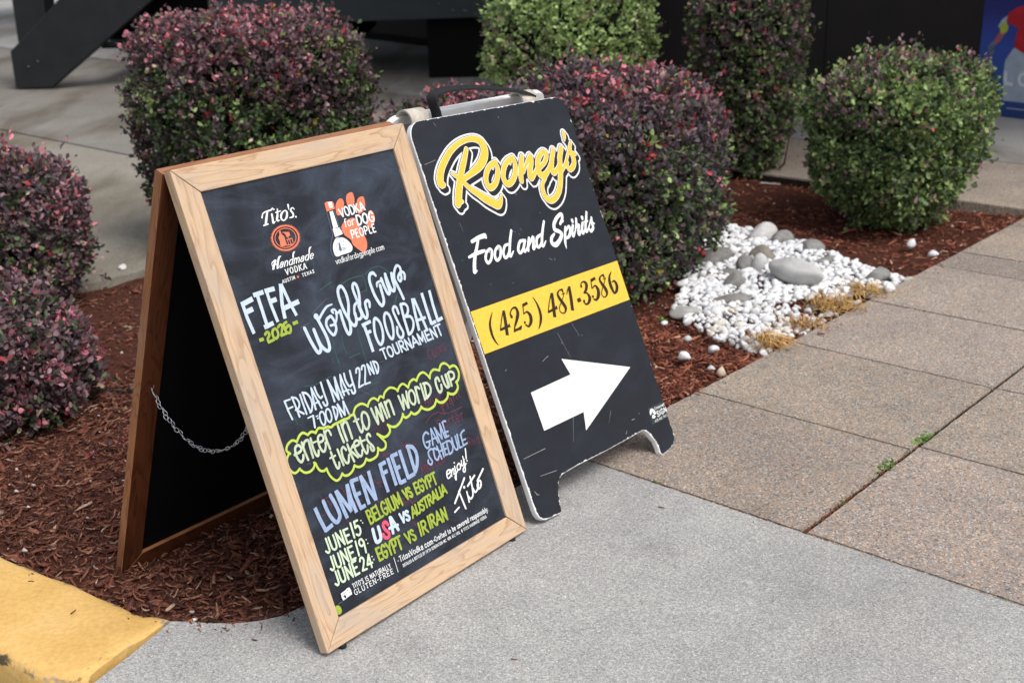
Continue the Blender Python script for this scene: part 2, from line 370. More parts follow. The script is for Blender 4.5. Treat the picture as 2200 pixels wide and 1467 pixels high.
INKDATA = dict(
    chalk='''cA:23;3091,6421 3362,6464 3674,6455|cA:23;3674,6455 3702,6308 3670,6139|cA:23;3502,6144 3670,6139|cA:23;3764,6455 3987,6528 4224,6510 4419,6336|cA:37;4442,5856 4267,5644|cA:23;3915,6360 3870,6089 3905,5932|cA:22;2430,5479 2389,4974|cA:22;2676,5453 2649,5230 2672,5079|cA:22;3115,5462 3099,5145 3092,4781|cA:22;2702,4991 2989,5002|cA:22;2490,6433 2845,6517|cA:22;2314,6985 2429,7043|cA:22;2546,7016 2548,6930 2488,6831|cA:22;2796,6127 3082,6170|cA:18;1417,4798 1634,4751 1903,4760 2117,4788|cA:18;2260,5098 2286,4997|cA:18;2407,5055 2410,4898|cA:17;957,4460 977,4323 994,4176|cA:19;3027,4318 3261,4321|cA:19;3416,4683 3560,4673|cA:18;2302,4146 2529,4188|cB:15;2149,6053 2373,6150 2595,6235|cB:15;1767,5874 1993,5897|cB:8;2736,4308 2840,4217 2934,4134|cB:11;910,3402 951,3408 1006,3383|cC:16;4667,3381 4747,3151|cC:16;4130,3141 4348,3232 4566,3236 4747,3151 5068,3122 5295,3126|cC:16;4863,3368 4905,3214|cC:16;5038,3389 5069,3250 5070,3211|rC:17;4465,2872 4453,3091|cC:17;4453,3091 4535,3084 4567,3031 4541,2976 4459,2973|oC:17;4668,3015 4628,2989 4619,2943 4633,2896 4675,2869 4715,2895 4724,2942 4710,2988|rC:17;4787,2868 4780,3009|cC:17;4783,2956 4810,3005 4854,3004|cC:17;4920,3061 4928,2911 4948,2870 4983,2879|rC:17;4887,3009 4970,3008|cC:17;5028,2941 5118,2944 5103,2993 5066,3011 5031,2987 5022,2936 5043,2883 5086,2864 5124,2890|rC:17;5186,2863 5178,3006|cC:17;5181,2952 5208,3001 5254,3001|rC:16;4736,3242 4726,3423|cC:16;4726,3423 4808,3430 4839,3391 4813,3341 4731,3325|rC:16;4906,3267 4895,3449|cC:16;4971,3368 5005,3403 5053,3399 5058,3354 5062,3295|cC:16;5058,3359 4993,3346 4969,3309 4997,3280 5041,3297 5060,3326|rC:16;5130,3299 5123,3417|cC:16;5126,3377 5159,3422 5201,3421 5218,3387 5223,3313|cC:16;5300,3488 5307,3363 5328,3332 5363,3345|rC:16;5266,3438 5350,3451|rC:14;4283,3439 4284,3602|cC:14;4284,3602 4360,3605 4380,3575 4354,3536 4283,3527|cC:14;4283,3527 4368,3528 4397,3493 4368,3453 4283,3439|rC:14;4454,3454 4454,3617|cC:14;4522,3565 4522,3492 4545,3462 4585,3472 4611,3503|rC:14;4611,3467 4612,3573|cC:14;4678,3529 4765,3540 4753,3575 4718,3585 4684,3564 4672,3525 4689,3487 4730,3478 4768,3501|cC:10;2747,3510 2783,3365|cC:10;2824,3517 2858,3368|cC:11;2901,3525 2933,3372|cC:11;2978,3533 3009,3375|cC:11;3055,3541 3085,3378|cC:16;4874,4520 4834,4556 4788,4505 4779,4435 4789,4368 4836,4329 4878,4375|oC:16;4956,4494 4924,4462 4915,4413 4925,4367 4958,4343 4990,4374 4999,4424 4989,4470|oC:16;5083,4509 5050,4478 5041,4429 5051,4382 5084,4358 5117,4390 5126,4439 5116,4486|rC:16;5174,4369 5173,4516|cC:16;5173,4461 5197,4514 5232,4519|cC:16;5335,4513 5306,4537 5275,4515 5278,4478 5326,4447 5336,4412 5303,4385 5267,4403|cC:16;1232,2590 1266,2488|cC:16;1255,2507 1393,2513|cC:16;1518,2719 1586,2523|cC:16;1541,2635 1731,2623|cC:16;1923,2837 1975,2658|cC:16;1947,2753 2192,2722|cC:16;2122,2642 2156,2479|cC:16;2146,2557 2340,2545|cC:17;2368,2550 2473,2369|cC:17;2394,2464 2642,2432|cC:16;2257,2194 2343,2030|cC:16;2282,2108 2474,2095|cC:16;1106,2609 1166,2470|cC:16;1129,2
526 1355,2498|cC:15;974,2748 1017,2627|cC:16;997,2666 1170,2658|cC:15;736,2490 841,2354|cC:15;758,2408 976,2380|cC:17;3327,3010 3395,2802|cC:17;3354,2922 3550,2917|cC:17;3434,2957 3482,2767|cC:17;3461,2869 3714,2843|cC:17;2907,1943 2934,1772|cC:17;2933,1855 3122,1845|cC:16;1668,2422 1759,2242|cC:16;1692,2337 1916,2311|cC:17;3074,1879 3154,1708|cC:17;3100,1790 3287,1781|cC:17;2991,1440 3051,1286|cC:17;3017,1350 3258,1317|cC:17;2820,2039 2859,1907|cC:17;2846,1951 3026,1944|cC:17;2728,3003 2838,2859|cC:17;2754,2917 2986,2896|cC:17;2810,2509 2902,2381|cC:17;2836,2422 3012,2419|cC:16;1415,2101 1447,1917|cC:16;1438,2017 1649,1992|rC:17;3633,2199 3652,2436|cC:17;3652,2436 3700,2430 3711,2379 3691,2324 3642,2317|rC:17;3667,2318 3706,2201|oC:17;3775,2360 3749,2331 3738,2280 3741,2231 3763,2203 3790,2232 3801,2283 3798,2332|oC:17;3870,2363 3843,2334 3832,2284 3835,2234 3857,2206 3884,2235 3895,2286 3892,2336|cC:17;3951,2419 3938,2256 3946,2214 3967,2224|rC:17;3925,2361 3975,2362|rC:17;4058,2212 4077,2452|cC:17;4077,2452 4124,2449 4133,2402 4113,2348 4068,2342|cC:17;4068,2342 4121,2334 4134,2280 4112,2224 4058,2212|cC:17;4167,2297 4221,2304 4218,2357 4198,2375 4175,2348 4163,2293 4170,2235 4193,2217 4219,2246|cC:17;4258,2301 4313,2307 4309,2360 4289,2379 4266,2351 4254,2296 4261,2238 4284,2220 4310,2249|rC:17;4344,2222 4356,2376|cC:17;4351,2318 4373,2372 4400,2373|rC:11;5143,2275 5157,2460|cC:11;5157,2460 5224,2449 5242,2406 5217,2365 5150,2368|rC:11;5183,2365 5244,2265|cC:11;5289,2324 5362,2321 5356,2363 5328,2381 5297,2363 5284,2321 5296,2275 5328,2257 5361,2276|rC:11;5486,2241 5500,2428|cC:11;5493,2335 5466,2367 5426,2356 5408,2311 5419,2259 5457,2244 5488,2271|cD:1683,8067,31 1740,8140,24 1844,8161,29 1946,8166,32 2001,8197,17|cD:1850,8152,41 1781,8036,51 1728,7941,53|sD:27;1656,7916 1787,7925|cD:1934,8084,42 1921,7997,44 1904,7919,41 1963,7937,15|rD:34;2015,8164 2017,8164|cD:2102,8153,27 2062,8047,44 2011,7950,44 2072,7937,17|rD:22;2033,8098 2161,8105|oD:2254,8091,22 2151,8035,44 2126,7949,44 2182,7915,25 2267,7972,45 2301,8056,42|cD:2385,8179,45 2366,8091,15|cD:2499,8072,23 2470,8110,20 2406,8070,37 2437,7993,45 2408,7938,35 2325,7935,20|rD:40;2481,7923 2483,7923|cD:1568,7139,17 1580,7198,17 1662,7235,22 1690,7229,24|cD:43;1679,7226 1628,7170 1567,7088|cD:1834,7278,17 1778,7259,39 1710,7162,46 1670,7081,41|rD:17;1613,7151 1719,7160|sD:19;1540,7083 1601,7086|sD:19;1647,7075 1706,7082|cD:1771,7141,21 1813,7164,16 1843,7155,22 1822,7119,23 1792,7074,23|cD:1825,7124,13 1773,7121,18 1736,7096,23 1740,7070,17 1779,7078,19 1808,7098,22|rD:23;1839,7069 1899,7160|cD:1878,7129,22 1926,7160,18 1954,7154,21 1947,7126,23 1909,7068,23|rD:24;2031,7067 2127,7211|cD:2079,7139,21 2067,7162,15 2023,7151,21 1985,7115,23 1973,7076,21 2004,7067,16 2047,7090,21|rD:24;2080,7067 2141,7159|cD:2120,7127,22 2164,7159,19 2187,7153,21 2180,7124,24 2141,7066,24|cD:2182,7127,23 2226,7158,19 2250,7152,22 2242,7123,24 2204,7066,24|cD:2300,7137,21 2344,7160,16 2375,7151,22 2353,7115,24
 2322,7069,24|cD:2356,7120,13 2303,7117,18 2265,7091,24 2268,7065,17 2309,7073,20 2339,7093,23|rD:24;2445,7063 2543,7209|cD:2494,7136,22 2482,7160,15 2436,7148,22 2398,7112,24 2386,7073,22 2417,7064,16 2461,7087,22|cD:2528,7112,13 2601,7115,20 2613,7147,23 2592,7159,14 2553,7143,23 2521,7110,24 2512,7074,22 2537,7062,14 2579,7080,20|cD:2107,7201,25 2151,7266,35 2189,7286,17|cD:2527,7204,25 2570,7264,35 2614,7287,18|sD:21;1832,7016 1856,6905|sD:12;1817,7012 1847,7012|sD:12;1842,6909 1871,6909|sD:21;1906,7016 1856,6905|sD:13;1891,7013 1920,7013|sD:12;1842,6909 1871,6909|oD:1983,7017,18 1952,6997,20 1942,6961,21 1944,6926,20 1970,6906,12 2000,6926,20 2011,6962,21 2009,6997,21|sD:21;2055,6906 2068,7018|sD:13;2040,6910 2070,6910|sD:13;2052,7014 2082,7015|cD:2068,7018,13 2107,7013,17 2127,6985,21 2121,6940,21 2096,6912,17 2055,6906,13|sD:21;2167,6907 2180,7019|sD:13;2152,6910 2182,6911|sD:13;2165,7015 2195,7016|sD:20;2237,7019 2175,6954|sD:13;2222,7016 2252,7016|sD:20;2192,6969 2230,6907|sD:13;2215,6911 2246,6911|sD:21;2325,7020 2271,6908|sD:13;2310,7017 2340,7017|sD:13;2256,6911 2286,6911|sD:21;2325,7020 2353,6908|sD:13;2310,7017 2340,7017|sD:13;2338,6911 2368,6912|sD:12;2290,6944 2346,6944|sD:12;1706,6837 1679,6772|sD:7;1697,6835 1714,6836|sD:7;1671,6774 1687,6774|sD:12;1706,6837 1723,6774|sD:7;1697,6835 1714,6836|sD:7;1715,6775 1731,6776|sD:12;1689,6793 1719,6794|cD:12;1754,6839 1752,6800 1753,6781 1765,6775 1779,6782 1783,6802 1786,6841|cD:12;1844,6832 1833,6842 1818,6835 1816,6821 1830,6811 1841,6801 1839,6784 1824,6777 1811,6787|sD:12;1884,6780 1888,6845|sD:7;1876,6781 1892,6782|sD:7;1880,6842 1896,6843|sD:12;1868,6842 1908,6844|sD:12;1930,6781 1934,6846|sD:7;1921,6783 1938,6784|sD:7;1926,6844 1942,6845|sD:12;1962,6783 1966,6848|sD:7;1954,6784 1970,6785|sD:7;1958,6845 1974,6846|sD:12;1966,6848 1995,6784|sD:7;1958,6845 1974,6846|sD:7;1986,6785 2003,6786|sD:12;1995,6784 1999,6849|sD:7;1986,6785 2003,6786|sD:7;1991,6847 2007,6847|sD:12;2207,6780 2211,6842|sD:7;2198,6781 2216,6782|sD:7;2202,6840 2220,6840|sD:12;2189,6840 2232,6842|sD:12;2257,6781 2260,6844|sD:8;2248,6783 2266,6784|sD:8;2251,6842 2269,6843|sD:12;2260,6843 2292,6844|sD:13;2259,6814 2286,6815|sD:13;2257,6783 2290,6784|sD:13;2319,6846 2358,6785|sD:8;2310,6844 2328,6845|sD:8;2349,6787 2367,6788|sD:13;2361,6848 2316,6784|sD:8;2352,6846 2370,6847|sD:8;2307,6785 2325,6786|sD:13;2412,6850 2384,6786|sD:8;2403,6848 2421,6849|sD:8;2375,6788 2393,6789|sD:13;2412,6850 2433,6788|sD:8;2403,6848 2421,6849|sD:8;2424,6790 2442,6791|sD:13;2394,6807 2428,6808|cD:13;2497,6844 2485,6853 2468,6846 2467,6832 2482,6823 2495,6813 2493,6797 2476,6790 2461,6800|pE:2100,6841 2094,6814 2124,6801 2090,6798 2083,6771 2068,6796 2034,6792 2059,6811 2045,6835 2075,6822|oE:30;2385,7518 2355,7468 2311,7424 2253,7390 2186,7366 2113,7354 2038,7354 1966,7367 1900,7392 1843,7426 1799,7470 1770,7519 1757,7571 1761,7625 1781,7676 1818,7722 1868,7762 1929,7791 1999,7810 2073,7817 2147,7811 2217,7794 2280,7764 2333,7725 2371,767
8 2393,7626 2398,7572|oE:16;2321,7532 2297,7492 2262,7457 2216,7430 2163,7411 2105,7401 2046,7401 1988,7412 1935,7431 1890,7459 1855,7493 1831,7532 1821,7574 1824,7617 1841,7657 1870,7694 1910,7726 1959,7749 2014,7764 2073,7770 2132,7765 2188,7751 2238,7727 2279,7696 2310,7659 2327,7618 2331,7574|sE:2392,7516,16 2428,7509,6|sE:2381,7493,16 2415,7482,6|sE:2366,7470,16 2398,7457,6|sE:2348,7449,16 2378,7434,6|sE:2326,7429,16 2355,7412,6|sE:2302,7411,16 2328,7391,6|sE:2276,7395,16 2298,7374,6|sE:2247,7381,16 2267,7358,6|sE:2217,7369,16 2233,7345,6|sE:2185,7360,16 2197,7335,6|sE:2152,7353,16 2160,7327,6|sE:2118,7349,16 2122,7322,6|sE:2083,7347,16 2084,7321,6|sE:2049,7348,16 2046,7322,6|sE:2015,7352,16 2008,7326,6|sE:1981,7358,16 1971,7332,6|sE:1949,7366,16 1935,7342,6|sE:1918,7377,16 1901,7354,6|sE:1889,7390,16 1869,7369,6|sE:1862,7406,16 1839,7386,6|sE:1838,7423,16 1812,7405,6|sE:1816,7442,16 1787,7426,6|sE:1797,7462,16 1766,7449,6|sE:1780,7484,16 1748,7473,6|sE:1768,7507,16 1734,7498,6|sE:1758,7530,16 1723,7524,6|sE:1752,7555,16 1716,7551,6|sE:1749,7579,16 1713,7579,6|sE:1750,7604,16 1714,7606,6|sE:1754,7628,16 1719,7633,6|sE:1762,7652,16 1728,7660,6|sE:1773,7675,16 1740,7685,6|sE:1788,7698,16 1756,7710,6|sE:1806,7719,16 1776,7734,6|sE:1826,7738,16 1799,7755,6|sE:1849,7756,16 1825,7775,6|sE:1875,7773,16 1853,7793,6|sE:1903,7787,16 1884,7809,6|sE:1933,7799,16 1917,7822,6|sE:1964,7808,16 1952,7833,6|sE:1997,7815,16 1989,7841,6|sE:2031,7820,16 2026,7846,6|sE:2065,7822,16 2064,7849,6|sE:2099,7822,16 2102,7848,6|sE:2133,7819,16 2140,7845,6|sE:2167,7813,16 2177,7839,6|sE:2200,7805,16 2214,7830,6|sE:2231,7795,16 2248,7818,6|sE:2261,7782,16 2281,7804,6|sE:2288,7767,16 2312,7787,6|sE:2313,7749,16 2340,7768,6|sE:2336,7730,16 2366,7747,6|sE:2356,7710,16 2388,7724,6|sE:2373,7688,16 2406,7699,6|sE:2386,7665,16 2421,7674,6|sE:2396,7641,16 2433,7647,6|sE:2403,7616,16 2440,7619,6|sE:2406,7591,16 2443,7592,6|sE:2405,7566,16 2442,7564,6|sE:2400,7541,16 2437,7536,6|qE:1970,7732 2007,7741 2009,7684 2054,7618 2051,7539 2044,7449 1909,7456 1916,7545 1913,7625 1956,7673|pE:2024,7704 2054,7706 2202,7677 2205,7606 2147,7596 2153,7557 2110,7594 2084,7674|rE:20;2089,7542 2221,7545|rE:20;2045,7443 2197,7433|rE:17;2102,7522 2101,7448|rE:17;2156,7522 2157,7442|rE:17;2220,7525 2220,7462|qE:3573,7974 3683,8048 3766,8038 3788,7957 3718,7827 3618,7740 3511,7750 3520,7866|qE:3916,8087 4019,8122 4092,8102 4095,7994 4048,7882 3939,7856 3854,7884 3866,8001|qE:4179,7960 4289,7987 4351,7957 4341,7838 4274,7718 4114,7652 4065,7711 4103,7860|qE:4362,7652 4435,7667 4480,7616 4484,7505 4420,7396 4285,7315 4228,7375 4188,7420 4274,7523|qE:3719,7600 3856,7620 3971,7585 4004,7470 4001,7386 4050,7231 4070,7082 4016,6948 3905,6888 3814,6945 3683,7094 3665,7205 3540,7328 3519,7487 3607,7564|pE:3282,8037 3340,8057 3496,8037 3522,7996 3504,7879 3274,7868|pD:3373,8042 3479,8034 3473,7917 3379,7918|pD:3342,7854 3436,7853 3442,7517 3309,7513|pD:3287,7509 3439,7504 3485,7500 3505,7359 3284,7340|qD:3297,7
315 3406,7311 3527,7259 3623,7143 3646,7054 3576,6974 3341,6967 3160,6967 3135,7096 3181,7216|cF:16;3270,7857 3251,7543 3238,7392 3125,7240 3069,7099 3079,6980|cF:16;3474,7852 3467,7533 3519,7392|oF:7;3433,7244 3529,7110 3350,7027 3241,7162|oF:5;3424,7222 3502,7116 3359,7049 3270,7155|qF:3326,7196 3355,7208 3356,7154 3354,7054 3291,7056 3299,7131|rF:11;3377,7090 3454,7085|rF:11;3375,7067 3443,7058|rF:11;3419,7152 3443,7135|cF:11;3307,7301 3478,7294 3622,7179|sD:33;3584,7861 3653,7682|sD:33;3698,7864 3653,7682|oD:33;3784,7867 3743,7833 3738,7775 3751,7717 3796,7686 3838,7719 3843,7778 3830,7836|sD:33;3895,7688 3883,7870|cD:34;3883,7870 3946,7863 3984,7818 3989,7745 3957,7699 3895,7688|sD:34;4036,7692 4024,7874|sD:34;4112,7877 4036,7768|sD:34;4057,7793 4134,7694|sD:34;4215,7880 4165,7695|sD:34;4215,7880 4291,7698|sD:34;4184,7754 4271,7756|cD:21;3703,7626 3680,7634 3661,7610 3654,7556 3644,7477|sD:21;3631,7577 3688,7578|oD:21;3765,7581 3732,7562 3718,7529 3723,7496 3751,7477 3784,7496 3797,7529 3793,7562|sD:21;3835,7478 3848,7578|sD:13;3813,7482 3857,7482|sD:13;3825,7574 3870,7574|cD:21;3843,7541 3870,7575 3903,7575|sD:40;3974,7444 3991,7639|cD:40;3991,7639 4063,7629 4100,7580 4093,7501 4048,7453 3974,7444|oD:41;4219,7637 4164,7602 4148,7540 4153,7477 4202,7441 4257,7476 4273,7538 4268,7601|cD:41;4447,7600 4403,7636 4345,7597 4328,7538 4334,7478 4386,7438 4438,7467 4448,7521|sD:41;4394,7525 4454,7524|sD:29;3727,7217 3731,7381|cD:29;3731,7381 3788,7377 3807,7337 3786,7296 3729,7293|sD:29;3846,7217 3851,7382|sD:30;3851,7378 3922,7378|sD:30;3849,7303 3910,7303|sD:30;3846,7220 3920,7220|oD:30;4009,7382 3969,7352 3959,7299 3966,7246 4004,7216 4044,7246 4054,7299 4047,7352|sD:30;4099,7216 4103,7382|cD:30;4103,7382 4161,7377 4181,7337 4159,7296 4101,7292|sD:30;4221,7216 4226,7382|sD:30;4222,7219 4288,7219|sD:30;4328,7215 4332,7383|sD:30;4332,7379 4406,7379|sD:30;4330,7302 4393,7302|sD:30;4328,7219 4404,7219|sD:13;3109,6890 3126,6820|sD:8;3096,6886 3122,6886|sD:8;3114,6823 3140,6823|sD:13;3158,6890 3126,6820|sD:8;3145,6886 3171,6887|sD:8;3114,6823 3140,6823|oD:3200,6892,12 3180,6879,13 3173,6856,13 3176,6833,13 3192,6820,9 3212,6833,13 3219,6856,13 3217,6879,13|sD:13;3282,6820 3293,6930|sD:8;3269,6823 3295,6823|sD:8;3280,6927 3306,6927|cD:3288,6875,12 3274,6893,10 3252,6884,12 3242,6856,13 3246,6826,12 3266,6820,10 3284,6838,12|sD:13;3309,6820 3321,6930|sD:8;3297,6823 3323,6823|sD:8;3307,6927 3334,6927|sD:12;3356,6891 3315,6851|sD:12;3327,6860 3354,6820|cD:12;3382,6875 3399,6893 3420,6887 3418,6859 3415,6824|cD:3419,6862,10 3389,6860,11 3376,6840,13 3385,6820,11 3406,6827,12 3417,6842,13|cD:12;3487,6926 3473,6931 3462,6914 3458,6876 3452,6820|sD:9;3444,6891 3478,6891|oD:3523,6894,12 3503,6880,13 3496,6857,13 3499,6834,13 3516,6821,9 3536,6834,13 3543,6857,13 3540,6881,13|sD:13;3565,6821 3572,6892|sD:8;3552,6824 3578,6824|sD:8;3559,6888 3585,6889|cD:3569,6865,13 3585,6890,12 3605,6890,9|sD:13;3662,6821 3673,6932|sD:8;3649,6824 3676,6824|sD:8;3660,6929 3686,6
929|cD:3668,6877,13 3653,6894,10 3631,6885,13 3620,6858,13 3625,6828,13 3646,6821,11 3664,6839,13|oD:3719,6895,12 3699,6881,13 3691,6858,13 3694,6834,13 3711,6821,9 3731,6835,13 3739,6858,13 3736,6881,13|cD:3810,6877,13 3795,6895,10 3773,6886,13 3762,6861,13 3768,6835,13 3789,6829,10 3806,6844,12|cD:3811,6895,13 3805,6833,13 3799,6799,13 3776,6788,9 3757,6799,12|sD:13;3829,6788 3839,6893|sD:8;3816,6791 3843,6791|sD:8;3826,6890 3853,6890|cD:12;3837,6872 3856,6894 3877,6889 3882,6859 3871,6827 3848,6821 3834,6839|cD:3908,6860,10 3948,6862,12 3946,6887,13 3930,6896,10 3913,6883,13 3905,6857,13 3910,6831,13 3928,6822,10 3947,6835,12|oD:4001,6896,12 3980,6882,13 3973,6859,13 3976,6835,13 3993,6822,9 4014,6835,13 4022,6859,14 4019,6883,13|sD:14;4040,6788 4051,6894|sD:8;4027,6792 4054,6792|sD:8;4037,6891 4064,6891|cD:4049,6873,13 4068,6895,11 4089,6890,13 4094,6859,14 4082,6828,13 4060,6822,11 4045,6840,13|sD:14;4119,6822 4130,6935|sD:8;4105,6825 4133,6826|sD:8;4116,6932 4144,6932|cD:4154,6861,10 4196,6863,12 4193,6888,13 4177,6897,10 4159,6884,13 4151,6858,14 4157,6831,13 4175,6822,10 4194,6836,12|sD:10;4219,6826 4225,6826|cD:4300,6882,13 4285,6897,10 4263,6885,13 4255,6860,14 4258,6834,13 4276,6823,10 4297,6836,12|oD:4348,6898,12 4328,6884,13 4320,6860,14 4323,6836,13 4341,6823,10 4362,6836,13 4370,6860,14 4367,6884,14|sD:14;4392,6823 4400,6896|sD:8;4379,6826 4407,6826|sD:8;4385,6892 4413,6892|cD:13;4397,6871 4414,6896 4430,6891 4435,6868 4430,6823|cD:13;4435,6871 4451,6896 4468,6891 4472,6869 4468,6823|sG:74;633,6674 641,6359 678,6050|sG:76;1016,6748 1018,6110|sG:96;609,6624 892,6668|sG:96;643,6468 827,6489|sG:86;927,6724 1174,6728|sG:86;939,6097 1178,6121|sG:70;1247,6755 1253,6445 1282,6113|sG:90;1207,6733 1449,6727|sG:90;1240,6520 1417,6525|sG:82;1615,6779 1499,6381 1468,6128|sG:72;1627,6776 1680,6435 1753,6113|sG:94;1504,6318 1913,6356|sH:65;742,5899 848,5901|sH:68;1607,5988 1736,5996|cH:55;909,5969 974,6001 1004,5945 936,5875 934,5810|sH:55;917,5812 1084,5825|oH:55;1163,6012 1093,5980 1075,5880 1127,5831 1198,5881 1202,5972|cH:53;1248,6017 1307,6049 1351,6019 1316,5948 1262,5853|sH:52;1245,5850 1407,5858|cH:56;1469,6059 1402,6035 1383,5950 1412,5872 1483,5852 1528,5930 1498,5987 1421,5955|cG:76;1844,5832 1893,5566 1962,5335 2022,5303 2081,5378 2065,5539 2050,5748|cG:74;2050,5748 2088,5461 2159,5320 2231,5271 2294,5332 2301,5529 2259,5740 2220,5914|rG:123;2204,5975 2205,5974|cG:2256,5911,55 2401,6015,53 2534,6087,47 2675,6098,31|oG:62;2540,5885 2435,5849 2383,5749 2414,5619 2486,5521 2585,5601 2608,5745 2574,5869|cG:50;2641,5937 2617,5980 2682,5991 2723,5930 2677,5798 2586,5715 2482,5715|cG:50;2701,5900 2823,5918|cG:73;2825,5925 2818,5746 2828,5541 2861,5438 2927,5470 2976,5617 2989,5788|cG:70;2978,5747 3086,5994 3107,6207 3052,6373 2949,6347 2903,6200 2920,5922 2980,5696 3031,5587 3096,5555 3161,5640 3181,5780|cG:61;3288,5964 3219,5916 3167,5770 3198,5659 3282,5648 3337,5717 3325,5889|cG:3366,5893,68 3435,6124,68 3437,6307,68 3377,6351,68 3319,62
70,68 3330,6063,68 3353,5838,68 3380,5669,68 3431,5611,68 3490,5684,68 3507,5827,68 3523,5911,68 3597,5944,69 3632,5886,69 3606,5801,49|cG:4019,6365,56 3967,6434,73 3868,6416,72 3811,6281,72 3827,6011,72 3886,5817,73 3948,5745,73 4029,5826,73 4047,6000,73 4053,6148,73|cG:3961,6144,40 3995,6214,53 4127,6234,53|cG:74;4141,6268 4158,6092 4203,5931 4267,5975 4259,6157 4282,6332|cG:71;4281,6317 4296,6148 4319,6007 4377,5948 4431,6025 4433,6175 4457,6305|cG:71;4463,6303 4504,6097 4548,5905 4578,5731|cG:62;4478,6134 4545,6314 4667,6424 4744,6358 4713,6228 4693,6142 4631,6097 4603,6179 4698,6262 4785,6257 4810,6190 4775,6110|sG:78;3307,5541 3327,5291 3335,4930|sG:70;3256,5504 3518,5524|sG:68;3303,5326 3451,5337|oG:66;3654,5550 3582,5461 3529,5258 3545,5076 3596,5012 3693,5098 3749,5278 3738,5453|oG:64;3981,5578 3902,5513 3863,5339 3872,5140 3930,5033 4008,5114 4062,5319 4050,5508|cG:62;4316,5478 4306,5603 4249,5641 4191,5581 4207,5431 4246,5223 4282,5073 4223,4990 4152,5006 4122,5105 4162,5222|sG:71;4449,5654 4422,5327 4421,4976|cG:61;4452,5641 4566,5620 4615,5535 4573,5428 4472,5367|cG:61;4494,5361 4614,5332 4651,5219 4596,5092 4500,5013 4422,4993|sG:75;4815,5678 4770,5364 4736,4989|sG:70;4860,5666 4904,5364 4962,4950|sG:62;4717,5207 5032,5202|sG:81;5129,5717 5129,5413 5141,5021|sG:74;5123,5032 5293,5046|sG:79;5370,5716 5348,5404 5352,5042|sG:74;5326,5043 5512,5069|rG:41;3609,4705 3590,4919|rG:40;3520,4914 3662,4916|oG:41;3767,4912 3713,4873 3707,4805 3725,4738 3785,4701 3838,4740 3845,4808 3827,4875|cG:41;3892,4926 3903,4799 3920,4735 3967,4715 4014,4736 4021,4800 4009,4928|rG:42;4092,4709 4073,4932|cG:42;4073,4932 4159,4927 4191,4879 4168,4827 4083,4821|rG:42;4125,4821 4221,4711|rG:42;4270,4708 4251,4925|rG:42;4251,4925 4394,4709|rG:42;4394,4709 4374,4927|rG:42;4507,4934 4443,4719|rG:42;4507,4934 4612,4721|rG:42;4468,4788 4583,4789|rG:42;4663,4712 4648,4939|rG:42;4648,4939 4741,4758|rG:43;4741,4758 4800,4942|rG:43;4800,4942 4827,4714|rG:43;4893,4723 4873,4942|rG:43;4873,4938 4985,4940|rG:43;4883,4837 4978,4838|rG:43;4893,4727 5008,4729|rG:43;5060,4722 5039,4942|rG:44;5039,4942 5189,4724|rG:44;5189,4724 5168,4945|rG:44;5313,4731 5290,4962|rG:44;5213,4956 5369,4959|rG:42;860,4672 875,4477 907,4306|rG:43;1251,4678 1254,4495 1262,4294|rG:43;1323,4696 1329,4521 1365,4291|rG:44;1553,4715 1517,4502 1503,4307|rG:44;1553,4715 1591,4519 1648,4290|rG:43;1052,4691 1069,4514 1083,4298|rG:34;855,4674 994,4669|rG:34;879,4516 1005,4520|rG:35;1495,4417 1635,4418|cG:41;1040,4687 1131,4651 1174,4551 1135,4463 1045,4441|rG:43;1072,4428 1201,4319|cG:43;1317,4698 1410,4653 1465,4534 1457,4419 1403,4319 1352,4292|cG:44;1636,4710 1644,4584 1691,4475 1751,4489|cG:46;1817,4746 1812,4572 1818,4344 1792,4298 1742,4308 1723,4374|rG:49;1987,4735 1998,4534 2000,4311|rG:49;1993,4733 2046,4519 2116,4310|rG:49;2178,4738 2141,4552 2119,4319|rG:49;2178,4738 2186,4528 2214,4305|rG:45;2331,4744 2278,4551 2276,4348|rG:45;2331,4744 2347,4550 2396,4331|rG:36;2250,4419 2433,4408|cG:46;2433,47
